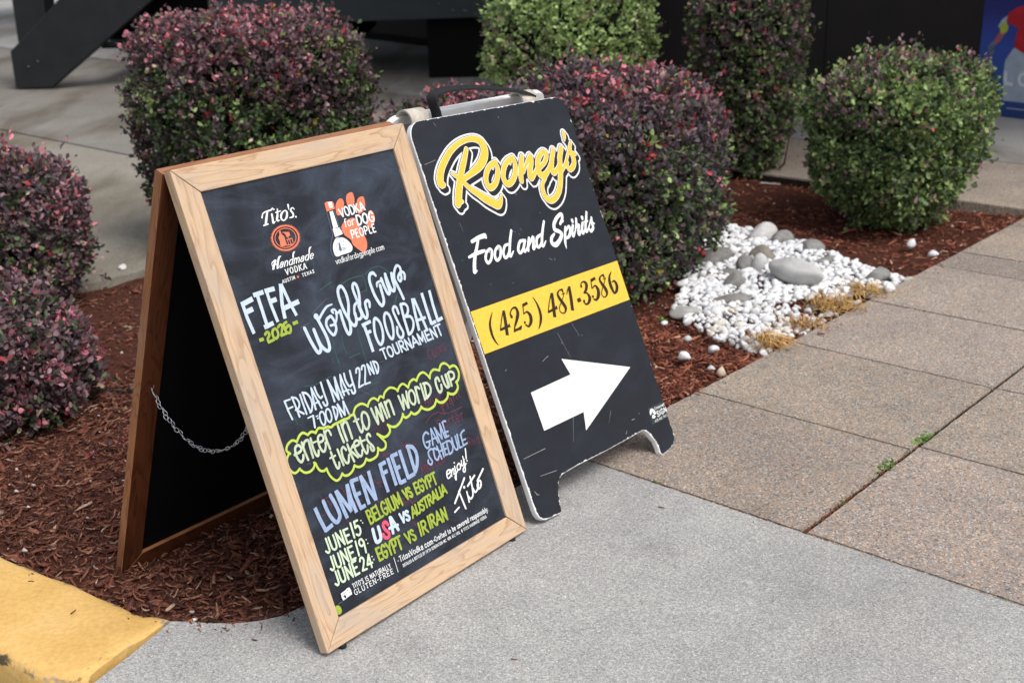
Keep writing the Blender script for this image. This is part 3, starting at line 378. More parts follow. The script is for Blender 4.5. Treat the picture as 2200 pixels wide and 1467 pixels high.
39 2423,4600 2467,4471 2548,4483|cG:48;2597,4747 2583,4583 2579,4373 2557,4314 2499,4316 2485,4382|cG:44;2735,4668 2773,4731 2842,4726 2817,4617 2745,4480 2697,4378|rG:37;2700,4375 2830,4390|cG:44;2899,4686 2934,4741 3001,4732 2976,4622 2910,4483 2872,4388|rG:37;2875,4385 3013,4380|rG:44;3077,4741 3080,4527|rG:44;3083,4739 3181,4517|rG:45;3183,4752 3183,4514|rG:45;3251,4743 3263,4498|cG:43;3241,4751 3325,4710 3347,4618 3298,4520 3257,4500|rG:30;1259,4209 1398,4214|rG:46;1395,4212 1353,3994|sG:28;1452,4177 1505,4178|sG:28;1462,4129 1506,4131|oG:39;1599,4219 1547,4175 1531,4057 1566,3965 1629,4003 1662,4116 1646,4204|oG:40;1761,4223 1706,4173 1691,4055 1731,3974 1796,4010 1823,4114 1806,4203|rG:42;1914,4219 1896,3966|cG:40;1903,4225 1976,4189 1994,4110 1949,4021 1894,3967|rG:43;2041,4230 2051,3977|rG:43;2047,4228 2137,3985|rG:43;2201,4241 2143,3983|rG:43;2206,4240 2244,3976|cI:53;702,3669 846,3683 896,3736 847,3812 769,3791 735,3692 747,3567 800,3493 864,3535 890,3597|rI:51;944,3830 947,3648 967,3478|cI:52;949,3748 1018,3820 1106,3815 1100,3675 1091,3479|cI:50;1172,3833 1161,3633 1182,3493 1226,3472 1266,3555|rI:37;1152,3738 1282,3735|cI:50;1316,3691 1439,3699 1469,3771 1422,3818 1348,3792 1317,3660 1341,3528 1395,3497 1456,3565 1478,3639|rI:53;1529,3853 1524,3649 1540,3494|cI:48;1526,3782 1579,3844 1642,3835 1665,3735|rI:56;1892,3844 1892,3688 1911,3504|rI:56;1985,3844 1987,3686 2000,3504|cI:54;1982,3772 2040,3844 2121,3840 2135,3709 2138,3504|cI:53;2368,3883 2374,3713 2401,3545 2453,3559 2506,3658|rI:39;2299,3793 2441,3798|oI:53;2602,3886 2535,3828 2505,3690 2545,3549 2629,3574 2687,3693 2676,3824|cI:51;1533,3429 1538,3262 1563,3098 1620,3098 1650,3175|rI:40;1471,3328 1610,3332|rI:51;1705,3420 1717,3270 1733,3098|cI:51;1905,3344 1861,3417 1796,3378 1776,3249 1806,3124 1868,3101 1935,3229|rI:52;1976,3429 1982,3249 2011,3071|rI:45;1982,3280 2104,3374|rI:50;2002,3294 2133,3111|cI:50;2101,3333 2245,3335 2269,3398 2196,3426 2133,3374 2131,3238 2190,3112 2248,3123 2286,3199|cI:50;2327,3454 2320,3287 2360,3115 2415,3137 2454,3246|rI:41;2270,3368 2441,3364|cI:51;2595,3392 2572,3444 2502,3415 2500,3310 2577,3187 2583,3110 2528,3108 2505,3193|rI:55;2827,3886 2851,3715 2885,3547|rI:55;2952,3875 2894,3556|rI:56;2952,3875 3032,3564|rI:56;3068,3898 3042,3567|rI:56;3121,3905 3157,3584|rI:56;3217,3898 3229,3590|cI:56;3216,3838 3291,3896 3351,3880 3363,3753 3369,3593|rI:54;3624,3896 3661,3601|rI:54;3741,3883 3664,3606|rI:54;3741,3883 3788,3597|rI:55;3867,3918 3806,3597|rI:55;4140,3925 4118,3595|rI:56;4313,3940 4307,3604|rI:56;4414,3928 4366,3616|oI:52;3972,3901 3910,3836 3898,3691 3966,3607 4036,3659 4065,3787 4034,3884|cI:50;4141,3869 4193,3919 4244,3862|cI:56;4387,3927 4500,3901 4556,3795 4507,3685 4366,3616|cI:60;4862,3842 4834,3922 4761,3896 4737,3764 4771,3616 4854,3651 4879,3748|cI:58;4966,3910 4978,3753 5024,3649 5075,3672 5083,3906|rI:58;5094,3909 5100,3651|rI:58;5175,3916 5170,3642|cI:55;5160,3912 5243,3932 5330,3876 5306,3780 5195,3760|cJ:48;614,3723 55
6,3806 615,3895 746,3938 844,3881|cJ:49;835,3876 950,3970 1047,3987 1134,3915|cJ:50;1133,3917 1237,3943 1333,3891|cJ:50;1319,3889 1423,3949 1540,3911|cJ:51;1525,3906 1633,3909 1724,3870 1801,3893 1945,3897|cJ:52;1938,3897 2079,3906 2200,3897 2267,3925 2368,3915|cJ:48;2346,3926 2450,4034 2602,4059 2698,4018 2764,3954|cJ:47;2761,3967 2863,4048 2981,4058 3065,3977|cJ:48;3062,3987 3154,4040 3232,3990|cJ:48;3222,3987 3302,4077 3457,4126 3586,4074 3655,4000|cJ:49;3639,4002 3739,4075 3848,4090 3958,3979|cJ:50;3946,3980 4045,4067 4161,4093 4241,4037|cJ:51;4224,4039 4354,4134 4483,4145 4571,4062 4619,3975|cJ:51;4614,3977 4683,4072 4808,4110 4953,4047|cJ:52;4945,4050 5041,4142 5154,4147 5248,4067 5264,4011|cJ:58;5261,4022 5396,4023 5475,3948 5486,3816 5418,3707 5327,3668|cJ:58;5341,3669 5335,3552 5224,3471 5110,3466 4994,3531|cJ:57;5007,3527 4930,3436 4782,3394 4671,3430 4609,3503|cJ:56;4619,3497 4494,3399 4308,3384 4178,3451 4144,3502|cJ:55;4147,3493 4026,3426 3900,3417 3822,3483|cJ:54;3831,3477 3735,3435 3646,3427 3595,3469 3590,3522|cJ:54;3597,3511 3484,3408 3324,3351 3202,3380 3115,3448|cJ:53;3129,3441 3129,3319 3032,3255 2918,3258 2781,3368|cJ:51;2794,3357 2863,3248 2919,3132 2866,3042 2745,3040 2684,3108|cJ:51;2697,3104 2624,2988 2519,2951 2378,2957 2315,3014|cJ:50;2318,3008 2213,2934 2083,2927 1981,2989|cJ:49;1990,2996 1896,2913 1770,2876 1672,2902 1637,2956|cJ:48;1640,2950 1543,2887 1446,2882 1364,2975 1324,3072 1312,3169|cJ:48;1316,3173 1227,3157 1151,3197 1116,3271 1104,3352 1072,3379|cJ:47;1091,3362 1018,3287 902,3258 797,3285 735,3350 713,3390|cJ:46;716,3392 635,3356 561,3361 503,3435 477,3555 508,3663 572,3722|sK:86;769,2593 796,2363 853,2083|sK:80;828,2101 1049,2144|cK:84;1003,2627 1032,2387 1105,2195 1182,2150 1275,2246 1255,2462 1203,2668|sK:85;1360,2712 1388,2410 1426,2119|sK:86;1669,2729 1651,2428 1683,2137|sK:80;1373,2699 1573,2196|sK:80;1661,2724 1565,2214|sK:84;1787,2760 1781,2453 1820,2159|sK:78;1764,2743 1975,2724|sK:78;1771,2454 1930,2452|sK:78;1782,2174 1951,2183|sK:84;2042,2763 2040,2164|sK:86;2276,2775 2241,2170|sK:82;2042,2763 2233,2185|sK:83;2609,2812 2593,2590 2601,2208|sK:84;2851,2839 2853,2253|sK:85;2965,2857 2975,2238|sK:86;3209,2879 3216,2257|sK:86;3452,2888 3442,2323|sK:80;2579,2776 2770,2783|sK:80;2606,2597 2750,2604|sK:82;2940,2835 3135,2831|sK:82;2951,2563 3107,2567|sK:82;2967,2256 3142,2261|sK:82;3205,2282 3426,2295|cK:87;3439,2869 3569,2815 3624,2653 3560,2454 3449,2329|cK:46;4108,2918 4044,2970 3941,2907 3911,2764 3951,2659 4034,2676 4070,2758|rK:37;3976,2775 4102,2767|rK:38;4157,2783 4321,2768|rK:44;4215,2989 4138,2666|rK:44;4215,2989 4301,2662|rK:45;4319,2977 4347,2655|rK:45;4319,2977 4438,2697|rK:45;4498,3006 4441,2703|rK:45;4498,3006 4534,2687|rK:42;4587,3007 4580,2690|rK:42;4563,2788 4665,2782|rK:42;4567,2687 4647,2690|cK:42;4575,3006 4636,3017 4685,3001|cK:44;4113,2559 4056,2603 3958,2577 3937,2480 3981,2360 3926,2308 3864,2365 3884,2419|cK:44;4205,2535 4141,2589 4094,2516 4088,2380 4145,2336 4209,2395|cK:45;4
522,2601 4639,2572 4669,2452 4611,2348 4518,2326|cK:46;4706,2620 4701,2457 4733,2352 4804,2374 4823,2618|rK:45;4229,2599 4259,2318|rK:45;4360,2620 4338,2337|rK:45;4412,2589 4398,2346|rK:45;4530,2603 4512,2337|rK:46;4893,2633 4856,2348|rK:46;4993,2591 4977,2352|rK:38;4237,2478 4360,2471|rK:38;4403,2593 4475,2595|rK:38;4403,2468 4473,2465|rK:38;4393,2345 4466,2344|rK:39;4856,2348 4929,2346|rK:39;5000,2463 5096,2461|rK:39;4973,2354 5106,2366|cK:43;4982,2587 5048,2632 5130,2651|cD:33;4272,1960 4359,1969 4378,2027 4306,2025 4260,1962 4263,1880 4331,1881 4400,1925|rD:33;4413,2014 4388,1883|cD:33;4412,1952 4479,2013 4498,1975 4465,1901 4496,1898|cD:31;4549,2042 4528,1894 4476,1764 4466,1823 4522,1880 4600,1930|rD:35;4568,2113 4570,2113|oD:33;4680,2057 4611,2004 4616,1940 4691,1944 4716,2025|cD:32;4787,2081 4757,1985 4812,1986 4874,2082|cD:32;4859,2150 4853,1995 4812,1852 4759,1837 4765,1901 4897,1979|rD:35;5002,2273 4943,2072|rD:37;4946,2024 4948,2023|rD:46;4719,1713 4243,1333|rD:45;4449,1517 4497,1118|rD:46;4744,1527 5030,1658|rD:46;5062,1522 5334,1696|rD:38;4162,1163 4322,1209|rD:63;4634,1540 4636,1540|rD:39;4670,1425 4650,1203|cD:42;4669,1330 4717,1249 4816,1298 4869,1499 4891,1684|cD:43;4875,1418 4903,1327 4992,1357 5067,1440|oD:43;5103,1499 5025,1440 5033,1355 5123,1387 5156,1487|cL:44;786,1963 791,1803 788,1723 746,1698 702,1742|cL:44;853,1961 859,1802 874,1721 921,1693 969,1718 979,1798 974,1958|rL:44;1051,1698 1042,1970|rL:44;1042,1970 1176,1693|rL:44;1176,1693 1166,1967|rL:44;1246,1682 1236,1950|rL:44;1236,1945 1347,1942|rL:45;1241,1821 1336,1819|rL:45;1245,1687 1359,1683|rL:45;1443,1718 1453,2006|rL:45;1635,1993 1547,1995|rL:45;1547,1995 1537,1877|cL:45;1537,1877 1594,1896 1636,1843 1627,1756 1569,1714 1516,1751|cL:44;767,1610 768,1457 762,1382 720,1358 679,1400|cL:44;833,1603 834,1451 846,1375 892,1348 940,1372 951,1447 950,1600|rL:44;1019,1357 1017,1613|rL:44;1017,1613 1141,1353|rL:44;1141,1353 1139,1610|rL:45;1208,1345 1206,1604|rL:45;1207,1599 1314,1596|rL:45;1207,1480 1300,1477|rL:45;1208,1350 1320,1346|rL:43;1418,1357 1434,1640|cL:44;1623,1558 1588,1623 1529,1615 1510,1550 1548,1497 1608,1516 1624,1566 1619,1487 1604,1345|cL:44;763,1310 764,1157 758,1081 718,1056 677,1097|cL:44;827,1305 828,1156 840,1080 884,1055 931,1079 942,1154 941,1305|rL:44;1007,1050 1006,1307|rL:44;1006,1307 1126,1049|rL:44;1126,1049 1124,1307|rL:45;1191,1043 1189,1308|rL:45;1189,1302 1294,1302|rL:45;1190,1181 1280,1180|rL:45;1191,1049 1299,1047|cL:43;1392,1248 1416,1293 1463,1294 1491,1246 1472,1185 1388,1056|rL:43;1388,1056 1499,1046|rL:44;1629,1027 1640,1285|rL:44;1640,1285 1542,1112|rL:44;1542,1112 1672,1101|rL:29;1719,1956 1721,1955|rL:29;1742,1898 1744,1898|rL:29;1697,1567 1699,1567|rL:29;1709,1487 1711,1486|rL:29;1710,1212 1712,1211|rL:29;1730,1141 1732,1140|rH:46;1928,1800 1904,2067|cH:46;1904,2067 1973,2065 1996,2013 1978,1953 1915,1944|cH:46;1915,1944 1992,1938 2024,1878 2003,1815 1928,1800|rH:46;2074,1807 2050,2071|rH:46;2051,2065 2141,2071|rH:46;2061,19
44 2139,1948|rH:46;2073,1813 2166,1817|rH:46;2208,1816 2183,2091|rH:47;2207,1822 2291,1826|cH:47;2413,2044 2364,2090 2316,2033 2313,1952 2331,1873 2388,1822 2432,1864 2431,1937|rH:47;2378,1940 2435,1943|rH:47;2494,1827 2469,2095|cH:47;2527,2094 2542,1934 2560,1854 2603,1829 2643,1858 2646,1939 2631,2100|rH:48;2712,1831 2692,2101|rH:48;2692,2101 2777,1889|rH:48;2777,1889 2821,2109|rH:48;2821,2109 2852,1838|rH:50;2955,2103 3036,1896|rH:50;3053,2104 3036,1896|cH:50;3158,2071 3125,2104 3093,2083 3098,2037 3137,2004 3172,1969 3178,1917 3146,1896 3107,1929|rH:47;3309,1892 3296,2125|rH:47;3296,2120 3379,2121|rH:47;3302,2013 3373,2013|rH:47;3308,1896 3394,1896|cH:47;3512,2091 3469,2135 3424,2086 3418,2013 3432,1941 3483,1892 3524,1928 3525,1994|rH:47;3477,1999 3529,1999|rH:47;3548,2134 3613,2012|rH:48;3664,2134 3613,2012|rH:48;3613,2017 3619,1899|rH:48;3714,1900 3700,2137|cH:48;3700,2137 3768,2131 3796,2074 3775,2014 3707,2009|rH:48;3887,1893 3873,2135|rH:48;3815,2130 3932,2131|rH:46;3075,1708 3010,1495|rH:46;3075,1708 3137,1508|rH:46;3034,1563 3121,1573|cH:47;3170,1716 3168,1594 3177,1534 3213,1518 3251,1542 3261,1604 3262,1727|cH:47;3385,1708 3352,1736 3309,1711 3306,1667 3347,1639 3382,1608 3379,1557 3336,1533 3296,1561|rH:47;3463,1547 3465,1756|rH:47;3407,1745 3522,1758|rH:47;3547,1555 3549,1757|cH:48;3549,1757 3616,1759 3638,1717 3616,1668 3548,1656|rH:48;3582,1660 3649,1566|rH:48;3735,1785 3668,1570|rH:48;3735,1785 3800,1584|rH:48;3693,1639 3783,1649|rH:48;3832,1585 3833,1793|rH:48;3832,1589 3910,1597|rH:48;3942,1595 3944,1801|rH:48;4045,1812 3977,1601|rH:48;4045,1812 4111,1615|rH:48;4002,1669 4094,1679|rH:50;1860,1060 1853,1312|rH:50;1853,1307 1941,1305|rH:50;1856,1191 1932,1189|rH:50;1860,1065 1950,1063|cH:50;2081,1264 2037,1312 1988,1261 1980,1183 1992,1105 2044,1052 2088,1090 2091,1160|rH:50;2041,1166 2096,1165|rH:50;2120,1307 2185,1174|rH:50;2243,1305 2185,1174|rH:50;2185,1179 2188,1051|rH:51;2288,1050 2281,1313|cH:51;2281,1313 2353,1304 2380,1240 2357,1174 2285,1171|rH:51;2471,1047 2464,1309|rH:51;2402,1305 2526,1303|rH:46;2659,1289 2748,1069|rH:46;2778,1291 2748,1069|cH:46;2905,1256 2866,1292 2826,1269 2830,1220 2876,1185 2917,1147 2923,1092 2882,1069 2837,1105|rH:49;3085,1082 3098,1338|rH:49;3158,1082 3170,1338|cH:49;3170,1338 3258,1331 3284,1274 3253,1215 3164,1210|rH:49;3208,1210 3291,1081|rH:49;3383,1120 3390,1372|rH:49;3444,1119 3451,1371|cH:49;3451,1371 3528,1363 3552,1307 3525,1249 3447,1245|rH:50;3486,1245 3561,1117|rH:50;3674,1369 3591,1117|rH:50;3674,1369 3743,1114|rH:50;3622,1197 3726,1195|rH:50;3788,1113 3795,1367|rH:50;3795,1367 3902,1111|rH:50;3902,1111 3909,1366|cG:78;1929,1684 1916,1491 1941,1415 2048,1436 2078,1562 2080,1674|rG:72;2438,1727 2396,1424|rG:72;2458,1719 2549,1432|rG:64;2341,1539 2571,1520|rG:54;2697,1700 2744,1507|rG:54;2811,1693 2744,1507|cG:54;2928,1656 2897,1688 2854,1672 2850,1630 2888,1597 2921,1562 2916,1514 2873,1498 2835,1531|cM:71;2330,1625 2293,1693 2216,1677 2219,1575 2292,1458 2247,1392 2164,1420 214
2,1493|pD:722,879 856,894 902,911 957,902 980,839 976,757 885,753 729,733 718,798|sD:14;1068,837 1064,931|sD:14;1040,929 1088,928|sD:14;1112,837 1107,930|sD:14;1156,836 1151,929|sD:14;1127,928 1175,927|oD:14;1215,928 1197,912 1195,882 1200,852 1220,834 1238,851 1241,881 1235,911|sD:14;1264,927 1263,903|cD:14;1324,911 1309,927 1291,917 1291,897 1309,881 1325,865 1325,842 1307,833 1290,848|sD:14;1393,831 1389,925|cD:14;1452,909 1437,924 1419,915 1419,895 1437,879 1453,863 1453,839 1435,830 1417,846|sD:14;1521,829 1516,923|sD:14;1516,923 1562,828|sD:14;1562,828 1557,922|sD:14;1606,922 1583,827|sD:14;1606,922 1639,826|sD:14;1592,857 1630,857|sD:14;1678,825 1673,920|sD:14;1649,919 1698,918|cD:14;1718,920 1721,863 1726,834 1742,824 1758,833 1761,862 1758,919|sD:14;1790,823 1785,919|cD:14;1785,919 1814,915 1825,894 1816,872 1787,871|sD:14;1802,871 1834,822|sD:14;1874,917 1850,822|sD:14;1874,917 1907,821|sD:14;1859,852 1898,852|sD:14;1929,821 1924,916|sD:14;1929,822 1962,822|sD:14;1983,819 1978,915|sD:14;1983,821 2017,821|sD:14;2028,914 2056,864|sD:14;2078,914 2056,864|sD:14;2056,866 2058,818|cD:14;1102,788 1074,806 1042,786 1037,757 1044,727 1076,707 1105,722 1108,748|sD:14;1075,751 1111,750|sD:14;1151,706 1148,805|sD:9;1134,710 1167,709|sD:9;1132,802 1165,802|sD:14;1151,708 1202,708|cD:15;1236,804 1237,745 1245,715 1269,705 1295,714 1301,744 1299,804|sD:15;1375,704 1373,803|sD:9;1359,707 1392,706|sD:9;1357,800 1390,800|sD:15;1334,801 1413,800|sD:15;1450,703 1447,802|sD:9;1433,706 1466,705|sD:9;1431,799 1464,799|sD:15;1447,800 1505,800|sD:15;1448,754 1498,754|sD:15;1449,705 1509,704|sD:15;1547,701 1545,801|sD:9;1530,705 1564,704|sD:9;1528,798 1561,798|sD:15;1545,801 1614,700|sD:9;1528,798 1561,798|sD:9;1597,704 1630,703|sD:15;1614,700 1611,801|sD:9;1597,704 1630,703|sD:9;1594,798 1628,797|sD:15;1652,742 1689,742|sD:15;1730,699 1728,799|sD:9;1714,702 1747,702|sD:9;1711,797 1745,796|sD:15;1728,797 1787,797|sD:15;1729,751 1776,751|sD:15;1826,698 1824,798|sD:9;1809,701 1843,701|sD:9;1807,796 1841,795|cD:15;1824,798 1871,795 1887,773 1872,750 1825,748|sD:15;1849,748 1897,697|sD:9;1880,700 1914,700|sD:15;1936,696 1934,797|sD:9;1919,700 1953,699|sD:9;1917,795 1951,794|sD:15;1934,795 1993,795|sD:15;1935,749 1986,748|sD:15;1936,698 1998,698|sD:15;2037,695 2034,796|sD:9;2020,698 2054,698|sD:9;2017,794 2051,793|sD:15;2034,794 2094,794|sD:15;2035,748 2087,747|sD:15;2037,697 2098,696|rD:13;2218,974 2214,668|rD:20;2300,870 2302,869|sD:16;2375,827 2376,940|sD:10;2361,831 2388,830|sD:10;2363,937 2390,936|sD:16;2344,938 2409,937|sD:16;2432,826 2433,898|sD:10;2418,830 2445,829|sD:10;2419,895 2446,895|sD:16;2433,923 2433,928|cD:16;2475,925 2474,848 2482,827 2499,832|sD:16;2459,898 2497,897|oD:16;2545,899 2525,886 2520,862 2525,838 2544,824 2563,837 2569,861 2564,885|cD:16;2634,884 2617,898 2599,889 2601,871 2628,852 2633,834 2614,823 2593,835|sD:16;2657,936 2690,822|sD:10;2643,933 2670,933|sD:10;2676,825 2703,825|sD:16;2726,935 2690,822|sD:10;2712,932 2739,932|sD:10;2676,
825 2703,825|oD:16;2772,896 2753,882 2747,859 2752,834 2771,820 2791,834 2797,858 2791,882|sD:16;2870,819 2871,933|sD:10;2856,822 2884,822|sD:10;2857,930 2885,930|cD:16;2871,876 2854,895 2832,886 2823,857 2831,826 2853,819 2870,837|sD:16;2902,818 2904,933|sD:10;2888,822 2916,821|sD:10;2890,930 2918,929|sD:16;2945,891 2905,850|sD:16;2917,859 2950,817|cD:17;2977,875 2994,893 3017,885 3018,857 3017,820|cD:17;3018,860 2987,858 2974,838 2986,817 3008,823 3018,839|sD:17;3051,819 3057,819|cD:17;3131,875 3114,891 3093,879 3087,853 3092,827 3112,815 3132,828|oD:17;3182,890 3162,876 3156,852 3162,828 3182,814 3202,827 3208,851 3202,876|sD:17;3237,813 3238,887|sD:10;3223,816 3251,816|sD:10;3224,884 3252,883|cD:17;3238,861 3252,887 3269,882 3276,859 3276,812|cD:17;3276,861 3291,886 3308,881 3315,858 3314,812|rD:32;3370,861 3372,860|cD:14;3442,905 3424,923 3404,903 3400,872 3405,842 3426,822 3444,840|sD:14;3464,822 3463,886|sD:9;3454,825 3474,825|sD:9;3453,883 3474,883|cD:14;3464,862 3474,884 3489,884|cD:14;3508,872 3521,888 3537,882 3539,857 3539,824|cD:14;3539,860 3516,858 3507,840 3516,821 3532,828 3539,842|cD:14;3589,918 3578,923 3571,908 3571,872 3572,821|sD:14;3558,886 3586,886|cD:14;3613,911 3613,842 3620,823 3632,827|sD:14;3600,886 3630,886|cD:14;3650,856 3682,858 3677,880 3664,888 3652,877 3648,854 3655,829 3669,821 3683,833|sD:14;3739,821 3738,923|sD:9;3728,824 3750,824|sD:9;3727,920 3748,920|cD:14;3738,872 3726,888 3709,880 3703,855 3709,827 3726,821 3739,837|cD:14;3808,911 3809,841 3815,823 3828,827|sD:14;3795,886 3825,886|oD:14;3862,888 3848,876 3844,854 3848,833 3863,821 3878,833 3882,854 3878,876|sD:15;3944,820 3943,923|sD:9;3934,824 3955,823|sD:9;3932,920 3954,920|cD:15;3944,867 3956,887 3974,882 3980,854 3974,825 3957,820 3944,837|cD:15;4003,855 4035,857 4031,880 4018,888 4005,877 4001,853 4008,828 4023,820 4037,833|cD:15;4127,876 4114,888 4100,880 4101,863 4123,847 4127,830 4112,820 4096,830|cD:15;4149,872 4162,888 4180,882 4181,856 4182,823|cD:15;4181,859 4157,857 4148,838 4158,820 4174,826 4181,840|sD:15;4201,886 4223,820|sD:9;4190,883 4212,883|sD:9;4212,823 4234,823|sD:15;4243,886 4223,820|sD:9;4232,883 4254,883|sD:9;4212,823 4234,823|oD:15;4280,888 4265,876 4260,854 4265,832 4281,820 4296,832 4300,854 4295,876|sD:15;4323,819 4322,886|sD:9;4312,823 4334,823|sD:9;4311,883 4333,883|cD:15;4323,861 4333,884 4350,884|cD:15;4370,855 4403,857 4398,880 4385,888 4372,877 4368,853 4375,828 4390,819 4404,832|sD:15;4463,819 4461,923|sD:9;4452,822 4474,822|sD:9;4450,920 4472,920|cD:15;4462,871 4448,888 4431,880 4425,854 4432,825 4449,819 4462,836|sD:15;4529,819 4528,886|sD:9;4518,822 4540,822|sD:9;4517,883 4539,883|cD:15;4528,861 4539,884 4556,884|cD:15;4576,854 4609,856 4605,879 4591,888 4578,876 4574,852 4581,827 4597,819 4611,831|cD:15;4662,875 4649,888 4635,879 4636,863 4658,846 4663,829 4648,819 4631,829|sD:15;4687,787 4686,886|sD:9;4676,790 4698,790|sD:9;4675,883 4697,883|cD:15;4686,866 4699,887 4717,881 4724,853 4718,824 4700,819 4687,835|oD:15
;4765,888 4750,875 4746,853 4750,831 4766,818 4782,831 4786,853 4781,875|sD:15;4810,818 4809,886|sD:9;4799,821 4821,821|sD:9;4798,882 4820,882|cD:15;4809,862 4822,886 4838,881 4844,860 4845,818|cD:15;4900,875 4887,888 4872,879 4873,862 4896,845 4901,829 4886,818 4868,829|sD:15;4927,818 4926,886|sD:9;4916,821 4939,821|sD:9;4915,882 4938,882|sD:15;4926,909 4926,913|sD:15;4956,818 4954,924|sD:9;4944,821 4967,821|sD:9;4943,920 4965,920|cD:15;4955,865 4968,887 4986,881 4994,853 4987,823 4969,818 4955,835|sD:15;5020,818 5018,924|sD:9;5009,821 5032,821|sD:9;5007,920 5030,920|sD:15;5042,885 5066,820|sD:9;5031,882 5053,882|cD:15;5086,885 5066,820 5057,791 5044,788|sD:15;5109,821 5114,821|sD:8;2383,701 2381,762|cD:8;2381,762 2396,759 2404,743 2405,719 2397,704 2383,701|sD:8;2418,701 2417,762|cD:8;2450,752 2442,762 2433,756 2432,742 2442,733 2450,722 2450,707 2441,701 2431,711|sD:8;2474,701 2472,762|sD:8;2459,761 2485,761|sD:8;2497,701 2496,762|sD:8;2512,701 2510,762|sD:8;2512,702 2529,702|sD:8;2540,701 2539,762|sD:8;2540,702 2558,702|sD:8;2569,701 2567,762|sD:8;2567,761 2586,761|sD:8;2568,733 2584,733|sD:8;2569,702 2588,702|sD:8;2600,701 2598,762|cD:8;2598,762 2613,759 2621,744 2622,720 2614,704 2600,701|cD:8;2682,726 2674,704 2664,701 2656,714 2660,729 2670,744 2667,761 2660,757 2661,744 2683,701|sD:8;2717,701 2715,763|cD:8;2715,763 2730,762 2735,749 2730,736 2716,735|cD:8;2716,735 2733,732 2739,718 2734,704 2717,701|oD:8;2761,763 2751,752 2749,732 2752,713 2763,702 2773,713 2775,732 2772,752|sD:8;2798,702 2796,763|sD:8;2783,762 2810,762|sD:8;2831,702 2829,763|sD:8;2816,762 2843,762|sD:8;2855,702 2853,763|sD:8;2855,703 2873,703|sD:8;2884,702 2882,764|sD:8;2882,762 2901,762|sD:8;2883,734 2900,734|sD:8;2884,703 2904,703|sD:8;2916,702 2914,764|cD:8;2914,764 2929,761 2938,745 2938,720 2930,705 2916,702|sD:8;2974,702 2972,764|cD:8;2972,764 2987,763 2991,750 2987,737 2973,735|cD:8;2973,735 2990,733 2996,719 2991,705 2974,702|sD:8;3004,764 3018,732|sD:8;3031,764 3018,732|sD:8;3018,733 3019,702|sD:8;3067,702 3065,764|sD:8;3065,763 3084,763|sD:8;3066,734 3081,734|sD:8;3098,702 3096,764|sD:8;3113,702 3111,764|sD:8;3111,763 3131,763|sD:8;3112,735 3128,735|sD:8;3154,702 3152,765|sD:8;3138,763 3165,763|sD:8;3178,702 3176,765|sD:8;3201,702 3199,765|sD:8;3177,734 3200,734|cD:8;3258,754 3248,765 3238,752 3236,734 3239,715 3250,703 3260,712 3261,729|sD:8;3250,730 3262,730|sD:8;3275,703 3273,765|sD:8;3273,764 3293,764|sD:8;3274,735 3291,735|sD:8;3275,704 3296,704|sD:8;3308,703 3306,765|sD:8;3306,765 3331,703|sD:8;3331,703 3329,765|sD:8;3345,703 3343,765|sD:8;3343,764 3363,764|sD:8;3344,735 3361,735|sD:8;3345,704 3366,704|sD:8;3378,703 3376,765|cD:8;3376,765 3392,764 3397,750 3393,735 3377,734|sD:8;3385,734 3402,703|sD:8;3424,766 3411,703|sD:8;3424,766 3442,703|sD:8;3416,723 3437,723|sD:8;3464,703 3462,766|sD:8;3448,764 3475,765|sD:8;3489,703 3487,766|oD:8;3514,766 3504,755 3502,735 3505,714 3517,703 3527,714 3529,735 3526,755|sD:8;3544,703 3541,766|sD:8;3541,766 3567,703|s
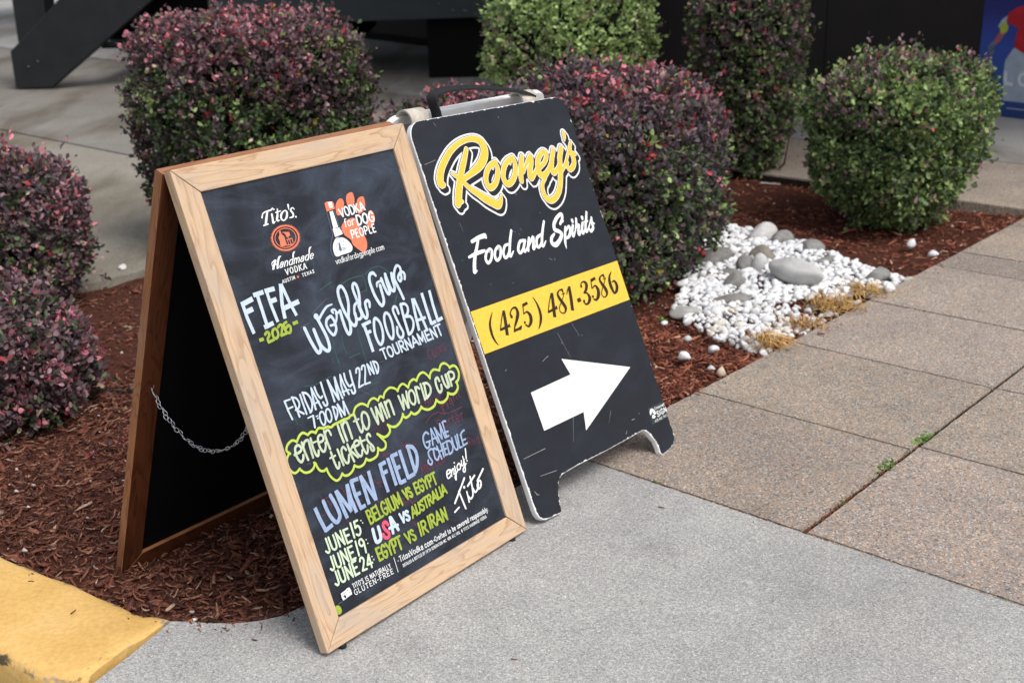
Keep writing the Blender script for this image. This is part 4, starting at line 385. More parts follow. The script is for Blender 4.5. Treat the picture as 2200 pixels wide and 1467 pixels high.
D:8;3567,703 3565,766|sD:8;3605,703 3603,766|sD:8;3621,703 3619,766|sD:8;3619,766 3644,703|sD:8;3644,703 3642,766|cD:8;3680,755 3670,767 3659,754 3657,735 3660,716 3672,703 3682,715|sD:8;3695,705 3698,705|sD:8;3751,704 3750,767|sD:8;3750,767 3733,723|sD:8;3733,723 3759,723|oD:8;3779,767 3770,754 3769,735 3771,716 3781,704 3790,716 3791,735 3788,754|oD:8;3807,766 3803,753 3808,741 3813,753|oD:8;3827,730 3823,718 3828,705 3833,718|sD:8;3828,767 3807,704|sD:8;3881,767 3868,704|sD:8;3881,767 3899,704|sD:8;3873,724 3894,724|sD:8;3912,704 3909,768|sD:8;3912,705 3930,705|cD:8;3963,756 3953,768 3942,755 3940,736 3943,717 3955,704 3965,716|sD:8;3979,706 3981,706|sD:8;3994,704 4009,768|sD:8;4019,768 4036,704|sD:8;4048,768 4036,704|oD:8;4073,768 4062,757 4061,736 4064,716 4075,704 4086,716 4088,736 4085,757|sD:8;4103,704 4101,768|sD:8;4103,706 4122,706|sD:8;4134,706 4137,706|oD:8;4187,769 4175,757 4174,737 4177,716 4189,705 4201,716 4202,737 4199,757|cD:8;4194,746 4186,751 4182,737 4187,722 4194,727|sD:8;4252,705 4250,769|sD:8;4235,767 4264,768|sD:8;4279,705 4276,769|sD:8;4305,705 4303,769|sD:8;4288,768 4317,768|oD:8;4341,769 4330,758 4329,737 4332,716 4344,705 4355,716 4356,737 4353,758|sD:8;4370,769 4370,753|cD:8;4406,759 4397,769 4387,763 4387,749 4397,738 4407,728 4407,711 4396,705 4386,715|sD:8;4447,705 4445,770|sD:8;4471,705 4469,770|sD:8;4446,737 4470,737|sD:8;4498,770 4484,705|sD:8;4498,770 4517,705|sD:8;4489,726 4512,726|sD:8;4530,705 4527,770|sD:8;4527,770 4554,705|sD:8;4554,705 4552,770|sD:8;4570,705 4568,770|cD:8;4568,770 4584,767 4594,751 4595,725 4586,709 4570,705|sD:8;4610,705 4608,770|sD:8;4608,770 4625,718|sD:8;4625,718 4638,770|sD:8;4638,770 4642,705|sD:8;4669,770 4655,706|sD:8;4669,770 4688,706|sD:8;4660,726 4683,726|sD:8;4701,706 4698,771|cD:8;4698,771 4715,767 4725,751 4726,725 4717,709 4701,706|sD:8;4741,706 4738,771|sD:8;4738,769 4760,770|sD:8;4739,740 4758,740|sD:8;4741,707 4763,707|sD:8;4795,771 4813,706|sD:8;4826,771 4813,706|oD:8;4852,771 4841,759 4839,739 4842,718 4855,706 4866,718 4868,739 4864,759|sD:8;4884,706 4881,771|cD:9;4881,771 4898,768 4908,752 4909,726 4900,709 4884,706|sD:9;4924,706 4922,771|sD:9;4945,772 4924,734|sD:9;4930,742 4950,706|sD:9;4975,772 4961,706|sD:9;4975,772 4995,706|sD:9;4966,727 4990,727|rN:24;900,872 902,871|rN:41;787,801 800,776|rN:6;728,846 870,858|rN:6;731,807 859,810|rN:6;892,818 978,810|qH:495,705 540,721 602,685 622,601 593,547 515,546 469,620|rF:12;582,729 699,731''',
    black='''cO:481,7830,118 394,7845,160 430,7979,189 559,8166,163 778,8356,147 1054,8539,131 1380,8666,115 1685,8715,110 1939,8695,136 2113,8594,180 2149,8426,209 2069,8268,215 1909,8123,205 1676,8006,168 1391,7914,123 1154,7847,101|cO:1567,8503,97 1374,8266,133 1180,8038,149 1025,7823,166 873,7593,186 760,7388,188 717,7328,154|rO:759,7350,103 893,7364,62|cO:850,8028,55 955,7947,77 1091,7872,87|cO:1104,7809,95 1251,7619,113 1439,7465,144 1629,7310,184 1832,7175,196 1984,7094,197 2120,7163,112 2205,7280,47|oO:2283,8051,112 2073,7967,119 1916,7815,125 1855,7656,128 1911,7516,136 2088,7556,130 2234,7671,130 2343,7824,123 2382,7974,109|rO:2293,8049,109 2385,8074,100|cO:2255,7993,61 2215,7922,25|oO:2919,8056,115 2710,7985,121 2540,7824,128 2468,7648,131 2532,7505,139 2726,7544,133 2902,7688,133 3000,7862,126 3021,8001,112|rO:2948,8067,111 3022,8083,93|cO:2897,8012,63 2853,7940,26|cO:3349,8055,113 3205,7846,135 3092,7642,142 3050,7498,123|cO:3210,7687,75 3461,7902,87 3648,8026,118 3593,7866,137 3458,7679,144 3411,7511,151 3601,7600,95 3755,7713,69|cO:3797,7674,86 4106,7820,108 4244,7986,128 4135,8051,109 3913,7930,138 3785,7724,146 3786,7531,153 3942,7497,146 4153,7618,97 4272,7730,70|cO:4548,8040,122 4384,7827,129 4277,7615,133 4299,7501,141 4468,7569,90 4621,7693,79|cO:4871,8047,131 4695,7813,142 4594,7565,150 4462,7308,149 4311,7087,149 4103,6927,147 3858,6865,139 3706,6980,134 3694,7175,118 3768,7324,92 3928,7411,50|cO:4591,7484,79 4819,7629,79 5070,7889,72 5295,8123,77|cO:5279,8117,81 5182,7956,117 5216,7751,133 5145,7579,133 4950,7480,120 4873,7571,84 4942,7676,60|rO:5203,7870,101 5328,7831,89|cO:5151,8400,100 5131,8312,92 5086,8219,32|cD:778,6440,81 1019,6482,98 1242,6491,114|rD:1249,6482,105 1258,6442,66|cD:1002,6455,66 871,6286,82 743,6132,91 628,5946,103 551,5776,106|rD:561,5774,97 632,5783,44|cD:528,6122,61 776,6155,89 996,6162,83 1085,6166,60|oD:1242,6171,57 1109,6100,69 1029,5981,78 1056,5877,78 1176,5919,69 1270,6036,75 1303,6136,66|oD:1553,6169,58 1421,6096,70 1347,5975,79 1369,5874,79 1495,5912,70 1581,6033,76 1614,6133,67|rD:1222,6153,39 1202,6089,18|rD:1533,6150,40 1520,6091,18|cD:1907,6150,62 1786,6136,71 1696,6055,73 1646,5958,76 1666,5869,76 1790,5912,68 1910,6041,56|cD:2156,6434,68 2018,6236,77 1906,6042,77 1845,5931,83 1860,5869,71 2002,5961,34|cD:2465,6131,72 2323,6128,75 2207,6011,81 2172,5917,81 2220,5872,75 2335,5938,60 2469,6067,57|cD:2508,6122,73 2388,5974,75 2372,5871,72 2516,5948,41|cD:77;2669,6145 2566,6001 2503,5875|cD:2591,5980,48 2818,6147,77 2760,5993,80 2699,5871,80 2848,5943,42|cD:3119,6146,68 2949,6097,80 2861,5956,83 2886,5875,77 3008,5927,64 3125,6062,52|cD:3376,6429,65 3228,6233,81 3111,6049,81 3040,5904,81 3078,5868,65 3215,5964,32|cD:3927,6260,73 4061,6364,83 4081,6478,92 3900,6435,93 3707,6302,102 3662,6165,109 3776,6102,102 3861,6013,103 3731,5893,109 3524,5806,125 3407,5878,108 3459,5996,92 3594,6065,59|rD:4012,6292,60 4080,6302,30|cD:4079,6141,80 3960,5945,83 3888,5780,76 3865,5647,23|cD:4055,6056,50 4215,6143,74 42
21,6040,84 4115,5914,84 3991,5881,67|cD:4372,6134,78 4276,5997,81 4258,5877,77 4413,6003,44|rD:91;4407,6259 4409,6258|rD:78;4407,6224 4410,6224|cD:4573,6272,68 4519,6147,78 4428,6033,44|cD:4417,6035,44 4537,6091,61 4605,6097,75 4511,5967,81 4495,5871,81 4646,5974,41|cD:4768,6124,79 4670,5986,82 4653,5873,79 4805,5976,41|rD:93;4813,6257 4815,6256|rD:79;4809,6224 4811,6224|cD:5045,6350,73 4926,6152,83 4825,6006,82 4802,5881,75 4958,5980,41|rD:45;4835,6136 4985,6135|cD:45;4925,5953 5165,6183|cD:5169,6190,63 5122,6049,83 5105,5935,87 4983,5862,79 4948,5932,52|rD:5152,6056,63 5205,6023,42|rP:5;2185,6413 2287,6362|rP:5;2472,6428 2497,6360|rP:5;2372,6322 2401,6285|rP:6;3124,5552 3235,5480|rP:6;3320,5526 3317,5447|rP:6;3333,6645 3335,6638|rP:5;294,6107 300,6097|rP:146,1473,8 915,1466,13|rP:482,950,8 1046,892,11|rP:2569,3806,8 2745,3140,3|rP:6;3170,3892 3295,3546|rP:1746,3321,8 1996,3392,11|rP:8;473,3447 533,3475|rP:2181,1877,8 1900,1305,3|rP:12;4188,1129 4306,1118|rP:12;4518,1202 4549,1182|rP:13;153,703 201,596|rP:9;182,625 268,580|rP:3807,879,12 3887,952,9|rP:8;917,5407 925,5396|rP:8;1633,5262 1668,5263|rP:8;2591,3563 2613,3533|rP:9;3903,4344 3912,4332|rP:9;3377,3558 3402,3533|rP:3540,1577,6 3327,1326,3|rP:8;124,8351 491,8403|rP:810,9232,9 855,9141,5|rP:11;2979,9102 2987,9068|rP:9;2705,7245 2722,7199|rP:11;-34,8330 -21,8312|rP:7;4598,9312 4640,9239|rP:3;585,6921 619,6711|rP:8;3337,6650 3348,6641|rP:7;349,6514 358,6506|rP:7;288,6106 298,6098|cQ:686,4796,12 545,4641,51 474,4515,70 448,4315,70 479,4163,45 544,4043,10|sQ:1053,4742,84 997,4492,96 914,4185,96|sQ:29;1032,4738 893,4563 764,4369|sQ:742,4353,54 1101,4374,67|rQ:25;1088,4414 1088,4337|cQ:1239,4545,80 1236,4633,38 1350,4716,38 1467,4702,64 1477,4574,94 1368,4435,85 1241,4311,46 1162,4212,21|pQ:1145,4189 1205,4256 1343,4257 1460,4283 1475,4257 1413,4188 1315,4200 1230,4194|sQ:1714,4701,73 1900,4722,65|sQ:30;1729,4726 1665,4518|cQ:1652,4503,21 1783,4532,43 1856,4425,99 1821,4294,99 1696,4201,54 1606,4261,34|rQ:64;1605,4316 1608,4316|cQ:2139,4805,13 2203,4639,48 2221,4447,79 2186,4287,83 2096,4159,61 1977,4047,11|sQ:2830,4747,94 2748,4471,103 2660,4184,102|sQ:31;2799,4744 2640,4563 2504,4369|sQ:2482,4349,53 2854,4378,72|rQ:27;2829,4417 2834,4351|cQ:3222,4738,54 3129,4744,32 3028,4691,63 3028,4576,86 3100,4424,99 3140,4299,95 3068,4205,45 2967,4207,27 2907,4279,27 2937,4368,27 3064,4471,25 3192,4575,25 3253,4648,23|rQ:3225,4733,64 3222,4680,45|rQ:23;3171,4638 3265,4635|sQ:3507,4749,96 3443,4478,105 3356,4179,105|cQ:3335,4590,23 3411,4679,37 3508,4734,64|sQ:97;3640,4357 3776,4364|cQ:3947,4652,70 3976,4724,33 4087,4742,47 4161,4662,99 4078,4534,84 3962,4484,33|cQ:3962,4484,33 4079,4445,47 4121,4317,108 4015,4214,70 3902,4208,42 3866,4270,46|rQ:70;3873,4293 3876,4293|sQ:4366,4704,80 4563,4729,71|sQ:33;4380,4731 4315,4518|cQ:4311,4509,24 4461,4554,47 4528,4439,109 4467,4295,109 4337,4216,59 4256,4255,38|rQ:71;4252,4322 4254,4321|cQ:4903,4733,58 4812,4734,34 4717,4675,67 4727,4573,86 4800,4436,106 4830,4309,
101 4768,4224,48 4663,4209,29 4610,4291,29 4657,4380,29 4776,4482,26 4900,4594,27 4939,4661,24|rQ:4901,4730,67 4905,4683,48|rQ:24;4856,4634 4950,4633|cQ:5252,4746,20 5122,4644,68 5060,4497,107 5071,4334,102 5106,4215,61 5228,4257,98 5295,4383,103 5251,4498,59 5157,4495,29|pD:1050,2770 2544,2781 2410,3208 4780,2340 2447,1412 2571,1837 1071,1844''',
    sticker='''qD:4981,1106 5021,1148 5091,1150 5152,1115 5155,1080 5051,1058 4967,1009 4961,1059|qD:5175,1074 5192,1021 5168,967 5074,1037|qD:5055,1002 5139,936 5101,900 5035,904 4997,939|cD:25;5305,1002 5276,1022 5237,1008 5234,980 5270,960 5301,940 5298,907 5259,894 5224,913|sD:25;5355,896 5359,1025|cD:25;5499,1006 5464,1028 5420,1001 5410,962 5418,924 5460,899 5499,920 5504,954|sD:25;5461,956 5509,957|sD:25;5554,902 5558,1031|sD:25;5558,1031 5640,904|sD:25;5640,904 5644,1033|rD:8;5086,790 5093,849|rD:8;5093,849 5057,808|rD:8;5057,808 5102,808|cD:8;5118,837 5127,847 5144,849 5153,838 5145,824 5114,792|rD:8;5114,792 5153,792|rD:8;5208,849 5180,848|rD:8;5180,848 5176,824|cD:8;5176,824 5194,828 5207,818 5204,800 5185,791 5168,798|rD:8;5225,793 5229,793|rD:8;5278,791 5285,851|rD:8;5285,851 5249,809|rD:8;5249,809 5294,809|oD:8;5331,851 5315,844 5316,830 5341,817 5346,804 5326,792 5307,804 5315,817 5342,830 5346,844|rD:8;5374,792 5379,852|rD:8;5400,794 5404,794|cD:8;5466,838 5455,851 5436,848 5430,834 5442,824 5461,829 5466,839 5464,823 5459,793|rD:8;5509,793 5516,853|rD:8;5516,853 5480,811|rD:8;5480,811 5525,811|rD:8;5548,793 5553,853|rD:8;5583,794 5588,854|cD:11;5246,1135 5230,1147 5211,1134 5207,1113 5211,1093 5230,1079 5247,1091|rD:11;5265,1079 5265,1123|cD:11;5265,1106 5274,1121 5289,1121|oD:11;5321,1124 5307,1116 5303,1101 5307,1087 5321,1079 5334,1087 5338,1101 5334,1116|cD:11;5383,1115 5371,1124 5359,1118 5360,1107 5379,1096 5383,1085 5369,1079 5355,1086|cD:11;5428,1115 5416,1124 5403,1118 5404,1107 5424,1096 5428,1085 5414,1078 5399,1085|rD:11;5447,1078 5447,1122|cD:11;5447,1106 5457,1121 5471,1121|oD:11;5504,1123 5490,1115 5486,1101 5490,1086 5504,1078 5517,1086 5521,1101 5517,1115|cD:11;5541,1112 5552,1123 5568,1119 5569,1102 5569,1080|cD:11;5569,1104 5548,1103 5539,1090 5548,1078 5562,1082 5569,1092|rD:11;5623,1078 5623,1146|cD:11;5623,1112 5611,1123 5595,1118 5590,1100 5596,1082 5611,1078 5623,1089''',
)

# ------------------------------------------------------------------ site grid: s runs along the walk, t across it
GA = 0.847
GD = np.array([math.cos(GA), math.sin(GA)]); GT = np.array([math.sin(GA), -math.cos(GA)])
def st(s, t): return tuple(float(q) for q in (GD * s + GT * t))
def to_st(x, y): return x * GD[0] + y * GD[1], x * GT[0] + y * GT[1]
S_JOINT, T_EDGE, T_BACK, S_END = 2.24, -1.785, -4.205, 5.49
MULCH_Z = -0.045
KERB_BACK = [(-0.683, 2.136), (-0.754, 2.159), (-0.884, 2.248), (-1.015, 2.335), (-1.128, 2.410)]
KDIR = np.array([-0.85, 0.53]) / math.hypot(.85, .53)
k_far = tuple(np.array(KERB_BACK[-1]) + KDIR * 2.6)
CORNER = [(-0.421, 2.180), (-0.47, 2.137), (-0.513, 2.121), (-0.558, 2.115), (-0.600, 2.117), (-0.640, 2.124)]

# ------------------------------------------------------------------ setting
bm = bmesh.new()
box(bm, (-60, -30, -0.42), (60, 90, -0.16))
tag(from_bm('ground', bm, [M['road']]), kind='structure')

bed = [st(S_JOINT - .1, T_EDGE), st(S_END, T_EDGE), st(S_END, T_BACK), st(-1.2, T_BACK), k_far] + KERB_BACK[::-1] + CORNER[::-1]
def inside(poly, X, Y):
    c = np.zeros(X.shape, bool); n = len(poly)
    for i in range(n):
        (x0, y0), (x1, y1) = poly[i], poly[i - 1]
        k = ((y0 > Y) != (y1 > Y)) & (X < (x1 - x0) * (Y - y0) / (y1 - y0 + 1e-12) + x0)
        c ^= k
    return c
def mulch_h(x, y):
    s, t = to_st(x, y)
    e = np.clip((t - (T_EDGE - .22)) / .22, 0, 1)                   # the bark is heaped a little towards the walk
    return MULCH_Z + .026 * e + .010 * np.sin(x * 7.1 + 1.3 * np.sin(y * 5)) * np.sin(y * 6.3 + .7) + .006 * np.sin(x * 19 + y * 13)
gx, gy = np.meshgrid(np.arange(-3.6, 2.8, .04), np.arange(1.9, 7.3, .04))
gz = mulch_h(gx, gy)
nx, ny = gx.shape[1], gx.shape[0]
vid = np.arange(nx * ny).reshape(ny, nx)
q = np.stack([vid[:-1, :-1], vid[:-1, 1:], vid[1:, 1:], vid[1:, :-1]], -1).reshape(-1, 4)
cxm, cym = gx.ravel()[q].mean(1), gy.ravel()[q].mean(1)
keep = np.zeros(len(q), bool)
for dx, dy in ((0, 0), (.05, 0), (-.05, 0), (0, .05), (0, -.05)): keep |= inside(bed, cxm + dx, cym + dy)
tag(np_mesh('mulch_bed', np.stack([gx.ravel(), gy.ravel(), gz.ravel()], 1), 4, q[keep].ravel(), [M['soil']], smooth=True), kind='structure')

# smooth concrete apron
apron = [st(S_JOINT, T_EDGE)] + [CORNER[0]] + CORNER[1:] + [(-0.683, 2.128), (-0.703, 2.082), (-0.733, 2.01), (-0.772, 1.93), (-0.84, 1.78), (-0.95, 1.5), (-1.2, .9), (-1.3, -3), (9, -3)] + [st(S_JOINT, T_EDGE + (6.6 * (6 - i) / 6)) for i in range(0, 6)]
bm = bmesh.new()
prism(bm, apron[::-1] if False else apron, -.12, 0)
bmesh.ops.recalc_face_normals(bm, faces=bm.faces)
top = [e for e in bm.edges if all(abs(v.co.z) < 1e-5 for v in e.verts)]
bmesh.ops.bevel(bm, geom=top, offset=.003, segments=2, affect='EDGES')
tag(from_bm('pavement', bm, [M['concrete']]), kind='structure')

# exposed aggregate walk: slabs with real joints over a dirt bed
bm = bmesh.new(); tone_l = bm.verts.layers.float_color.new('Col')
S_LINES = [S_JOINT + .003, 2.80, 3.335, 3.875, 4.425, 4.665, 5.19, 5.725]
SGN = 1
def slab(s0, s1, t0, t1, gs=.0025, gt=.004, dz=0.0):
    c4 = [(s0 + gs, t0 + gt), (s0 + gs, t1 - gt), (s1 - gs, t1 - gt), (s1 - gs, t0 + gt)]; q_ = []
    for i in range(4):
        a_, b_ = np.array(c4[i]), np.array(c4[(i + 1) % 4]); L_ = np.linalg.norm(b_ - a_); k = max(2, int(L_ / .018)); nn_ = np.array([(b_ - a_)[1], -(b_ - a_)[0]]) / L_ * SGN
        for j in range(k):
            w_ = -abs(random.gauss(0, .0009)) if j else -.003
            if j and random.random() < .03: w_ -= random.uniform(.001, .004)
            q_.append(a_ + (b_ - a_) * j / k + nn_ * w_)
    pts = [st(*p_) for p_ in q_]; k = len(pts); tone_ = random.uniform(.90, 1.08); cc = (tone_, tone_ * random.uniform(.985, 1.01), tone_ * random.uniform(.96, 1.02), 1)
    lo = [bm.verts.new((*p_, -.09)) for p_ in pts]; hi = [bm.verts.new((*p_, dz)) for p_ in pts]
    fs = [bm.faces.new(hi)] + [bm.faces.new((lo[i], lo[(i + 1) % k], hi[(i + 1) % k], hi[i])) for i in range(k)]
    for v_ in lo + hi: v_[tone_l] = cc
    return hi
rows = [(T_EDGE, -1.138), (-1.138, -.50), (-.50, .14), (.14, .78), (.78, 1.42), (1.42, 2.06), (2.06, 2.7)]
random.seed(3)
for r_i, (t0, t1) in enumerate(rows):
    lines = list(S_LINES)
    if r_i % 2: lines = [S_JOINT + .003, 2.83, 3.34, 3.90, 4.44, 4.98, 5.50, 5.725]
    for a, b in zip(lines[:-1], lines[1:]):
        slab(a, b, t0, t1, .0026, .0062 if r_i < 3 else .003, random.uniform(-.002, 0))
for k_ in range(8):
    slab(5.50 if k_ else 5.73, 6.46, -1.785 - .64 * (k_ + 1) if k_ < 7 else -2, -1.785 - .64 * k_, .003, .003, -.002) if 0 < k_ < 7 else None
slab(S_END + .005, 6.46, T_EDGE - .64, T_EDGE, .003, .003, -.001)
for t0, t1 in rows: slab(5.725, 6.46, t0, t1, .003, .003, -.001)
bmesh.ops.recalc_face_normals(bm, faces=bm.faces)
bmesh.ops.bevel(bm, geom=[e for e in bm.edges if all(v.co.z > -.01 for v in e.verts)], offset=.0035, segments=2, affect='EDGES')
tag(from_bm('sidewalk', bm, [M['aggregate']]), kind='structure')
bm = bmesh.new()
prism(bm, [st(S_JOINT - .03, T_EDGE + .004), st(S_JOINT - .03, 2.8), st(6.5, 2.8), st(6.5, T_BACK - .4), st(S_END + .01, T_BACK - .4), st(S_END + .01, T_EDGE + .004)], -.1, -.011)
bmesh.ops.recalc_face_normals(bm, faces=bm.faces)
tag(from_bm('joint_bed', bm, [M['joint']]), kind='structure')

# yard behind: gravelly driveway, smoother concrete, light terrace in front of the building
for name, pts, z, m in (('driveway', [st(-4, T_BACK - .004), st(3.9, T_BACK - .004), st(3.9, -12), st(-4, -12)], -.02, 'driveway'),
                        ('yard', [st(3.904, T_BACK - .41), st(6.455, T_BACK - .41), st(6.455, -22), st(3.904, -22)], -.012, 'yard'),
                        ('terrace', [st(6.465, 4), st(12, 4), st(14, -22), st(6.465, -22)], 0.0, 'terrace')):
    bm = bmesh.new(); prism(bm, pts, -.15, z); bmesh.ops.recalc_face_normals(bm, faces=bm.faces)
    tag(from_bm(name, bm, [M[m]]), kind='structure')
bm = bmesh.new(); prism(bm, [st(3.904, T_BACK - .004), st(S_END + .005, T_BACK - .004), st(S_END + .005, T_BACK - .40), st(3.904, T_BACK - .40)], -.15, -.016)
bmesh.ops.recalc_face_normals(bm, faces=bm.faces); tag(from_bm('yard_edge', bm, [M['yard']]), kind='structure')

# yellow kerb: swept section with rounded arrises, worn rim in a colour attribute
kb = [np.array(p_) for p_ in KERB_BACK] + [np.array(KERB_BACK[-1]) + KDIR * d_ for d_ in np.arange(.08, 2.7, .08)]
kn = np.array([-KDIR[1], KDIR[0]]); kn = -kn if kn[1] > 0 else kn
path = []
for i in range(len(kb) - 1):
    for f_ in np.linspace(0, 1, 5)[:-1]: path.append(kb[i] * (1 - f_) + kb[i + 1] * f_)
path = path[:]
sec = [(0, -.13, .0), (0, -.012, .6), (.003, -.004, .66), (.012, 0, .38), (.03, .001, 0), (.08, .002, 0), (.13, .002, 0), (.18, .001, 0), (.205, -.001, .05), (.221, -.006, .20), (.230, -.014, .62), (.235, -.024, .66), (.239, -.040, .15), (.243, -.08, .12), (.247, -.115, .50), (.25, -.17, .9)]
V, F, Cc = [], [], []
for i, p_ in enumerate(path):
    skew = .13 * max(0, 1 - i / 3.0)
    for j, (w_, z_, c_) in enumerate(sec):
        pos = p_ + kn * w_
        if i == 0: pos = np.array([(-0.683, 2.134), (-0.800, 1.925)][0]) * (1 - w_ / .25) + np.array([-0.800, 1.925]) * (w_ / .25)
        jit = .0025 * math.sin(i * 1.7 + j * 2.3) + .002 * math.sin(i * .63 + j)
        V.append((pos[0], pos[1], z_ + (jit if 1 < j < 13 else 0))); Cc.append(max(c_, .55 if i == 0 else (.38 if i == 1 else (.15 if i == 2 else 0))))
n_ = len(sec)
for i in range(len(path) - 1):
    for j in range(n_ - 1): F.append((i * n_ + j, i * n_ + j + 1, (i + 1) * n_ + j + 1, (i + 1) * n_ + j))
bm = bmesh.new(); vs = [bm.verts.new(v_) for v_ in V]
for f_ in F: bm.faces.new([vs[i] for i in f_]).smooth = True
bm.faces.new(vs[:n_][::-1])
bmesh.ops.recalc_face_normals(bm, faces=bm.faces)
kerb = from_bm('kerb', bm, [M['kerb']])
ca = kerb.data.color_attributes.new('Col', 'FLOAT_COLOR', 'POINT')
ca.data.foreach_set('color', np.repeat(np.array(Cc, dtype=np.float32)[:, None], 4, 1).ravel())
tag(kerb, kind='structure')

# ------------------------------------------------------------------ bark mulch chips (nobody could count them)
def make_chips():
    rng = np.random.default_rng(4)
    X, Y = [], []
    def scatter(n, x0, x1, y0, y1):
        x = rng.uniform(x0, x1, n); y = rng.uniform(y0, y1, n)
        k = inside(bed, x, y); X.append(x[k]); Y.append(y[k])
    scatter(30000, -1.9, .1, 2.1, 3.6)
    scatter(18000, -.3, 1.0, 2.3, 4.1)
    scatter(18000, -2.2, 2.3, 3.4, 5.6)
    scatter(9000, -1.8, 2.4, 5.0, 7.1)
    ex_, ey_ = [], []
    edge = [np.array(st(s_, T_EDGE)) for s_ in np.arange(1.75, 5.4, .05)] + [np.array(p_) for p_ in CORNER] * 3 + [np.array(p_) for p_ in KERB_BACK] * 3
    for i in range(150):
        p_ = edge[rng.integers(len(edge))]; cen = np.array([0.2, 4.2]); d_ = p_ - cen; d_ = np.array([GT[0], GT[1]]) if i % 4 else np.array([.1, -1.0])
        q_ = p_ + d_ * rng.gamma(1.2, .012) + rng.normal(0, .02, 2); ex_.append(q_[0]); ey_.append(q_[1])
    n_sp = len(ex_); X.append(np.array(ex_)); Y.append(np.array(ey_))
    x = np.concatenate(X); y = np.concatenate(Y); n = len(x)
    big = rng.random(n) < .05
    L = np.where(big, rng.uniform(.025, .06, n), rng.gamma(3.0, .0046, n) + .005)
    W = np.where(big, rng.uniform(.005, .013, n), np.clip(L * rng.uniform(.07, .30, n), .0014, .008))
    T = np.clip(W * rng.uniform(.2, .5, n), .001, .005)
    z = mulch_h(x, y) + rng.uniform(0, .013, n)
    sp_ = np.arange(n) >= n - n_sp; L = np.where(sp_, np.minimum(L * .6, .02), L); W = np.where(sp_, np.minimum(W * .6, .003), W); T = np.where(sp_, .0012, T); z = np.where(sp_ & ~inside(bed, x, y), .0012, z)
    yaw = rng.uniform(0, 2 * np.pi, n); pit = rng.normal(0, .22, n); rol = rng.normal(0, .5, n)
    bend = rng.normal(0, .12, n) * L
    tpl = np.array([(-.5, -.28, 0), (-.5, .28, 0), (-.12, .5, 0), (.2, .46, 0), (.5, .22, 0), (.5, -.2, 0), (.15, -.5, 0), (-.2, -.44, 0)])
    bot = tpl * [.96, .9, 1]; tv = np.concatenate([tpl + [0, 0, .5], bot - [0, 0, .5]])
    P = np.repeat(tv[None], n, 0) * np.stack([L, W, T], 1)[:, None]
    P[..., :2] *= 1 + rng.normal(0, .10, (n, 16, 2))
    P[..., 2] += bend[:, None] * (4 * (tv[None, :, 0]) ** 2)
    c, s_ = np.cos(rol)[:, None], np.sin(rol)[:, None]; yy = P[..., 1] * c - P[..., 2] * s_; zz = P[..., 1] * s_ + P[..., 2] * c; P[..., 1], P[..., 2] = yy, zz
    c, s_ = np.cos(pit)[:, None], np.sin(pit)[:, None]; xx = P[..., 0] * c - P[..., 2] * s_; zz = P[..., 0] * s_ + P[..., 2] * c; P[..., 0], P[..., 2] = xx, zz
    c, s_ = np.cos(yaw)[:, None], np.sin(yaw)[:, None]; xx = P[..., 0] * c - P[..., 1] * s_; yy = P[..., 0] * s_ + P[..., 1] * c; P[..., 0], P[..., 1] = xx, yy
    P += np.stack([x, y, z], 1)[:, None]
    pal = np.array([(.130, .047, .030), (.175, .070, .044), (.092, .034, .025), (.22, .105, .068), (.050, .022, .018), (.28, .165, .115), (.155, .050, .034), (.36, .25, .19)])
    pr = np.array([.25, .22, .18, .11, .13, .04, .055, .015])
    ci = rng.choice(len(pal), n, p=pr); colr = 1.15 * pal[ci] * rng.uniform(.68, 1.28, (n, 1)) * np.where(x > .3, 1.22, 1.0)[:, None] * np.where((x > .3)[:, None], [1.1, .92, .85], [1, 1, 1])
    quads = [(0, 1, 2, 7), (7, 2, 3, 6), (6, 3, 4, 5)]
    fl = [list(qd)[::-1] for qd in quads] + [[i, (i + 1) % 8, (i + 1) % 8 + 8, i + 8] for i in range(8)]
    fl = np.array(fl)
    idx = (fl[None] + (np.arange(n) * 16)[:, None, None]).reshape(-1)
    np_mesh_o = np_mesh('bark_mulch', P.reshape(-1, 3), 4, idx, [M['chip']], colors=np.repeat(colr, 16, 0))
    tag(np_mesh_o, 'reddish brown shredded bark mulch covering the planting bed', 'mulch', kind='stuff')
make_chips()

# ------------------------------------------------------------------ bushes
def superpoints(d, a, b, c, ex, seed):
    r = (np.abs(d) ** ex).sum(1) ** (-1 / ex)
    ph = np.random.default_rng(seed).uniform(0, 6.28, 9)
    lump = 1 + .045 * np.sin(d[:, 0] * 5 + ph[0]) * np.sin(d[:, 1] * 6 + ph[1]) + .03 * np.sin(d[:, 2] * 7 + ph[2] + d[:, 0] * 4) + .022 * np.sin(d[:, 0] * 13 + ph[3]) * np.sin(d[:, 2] * 12 + ph[4]) + .02 * np.sin(d[:, 1] * 15 + ph[5])
    return d * (r * lump)[:, None] * [a, b, c]
PAL = dict(slate=(.108, .090, .102), bgreen=(.36, .47, .19), purple=(.080, .056, .064), plum=(.160, .092, .105), mauve=(.30, .19, .215), pink=(.54, .19, .23), red=(.44, .06, .075), green=(.095, .145, .060), lgreen=(.25, .34, .12), dgreen=(.042, .064, .032), tan=(.38, .30, .21), yellow=(.45, .30, .04))
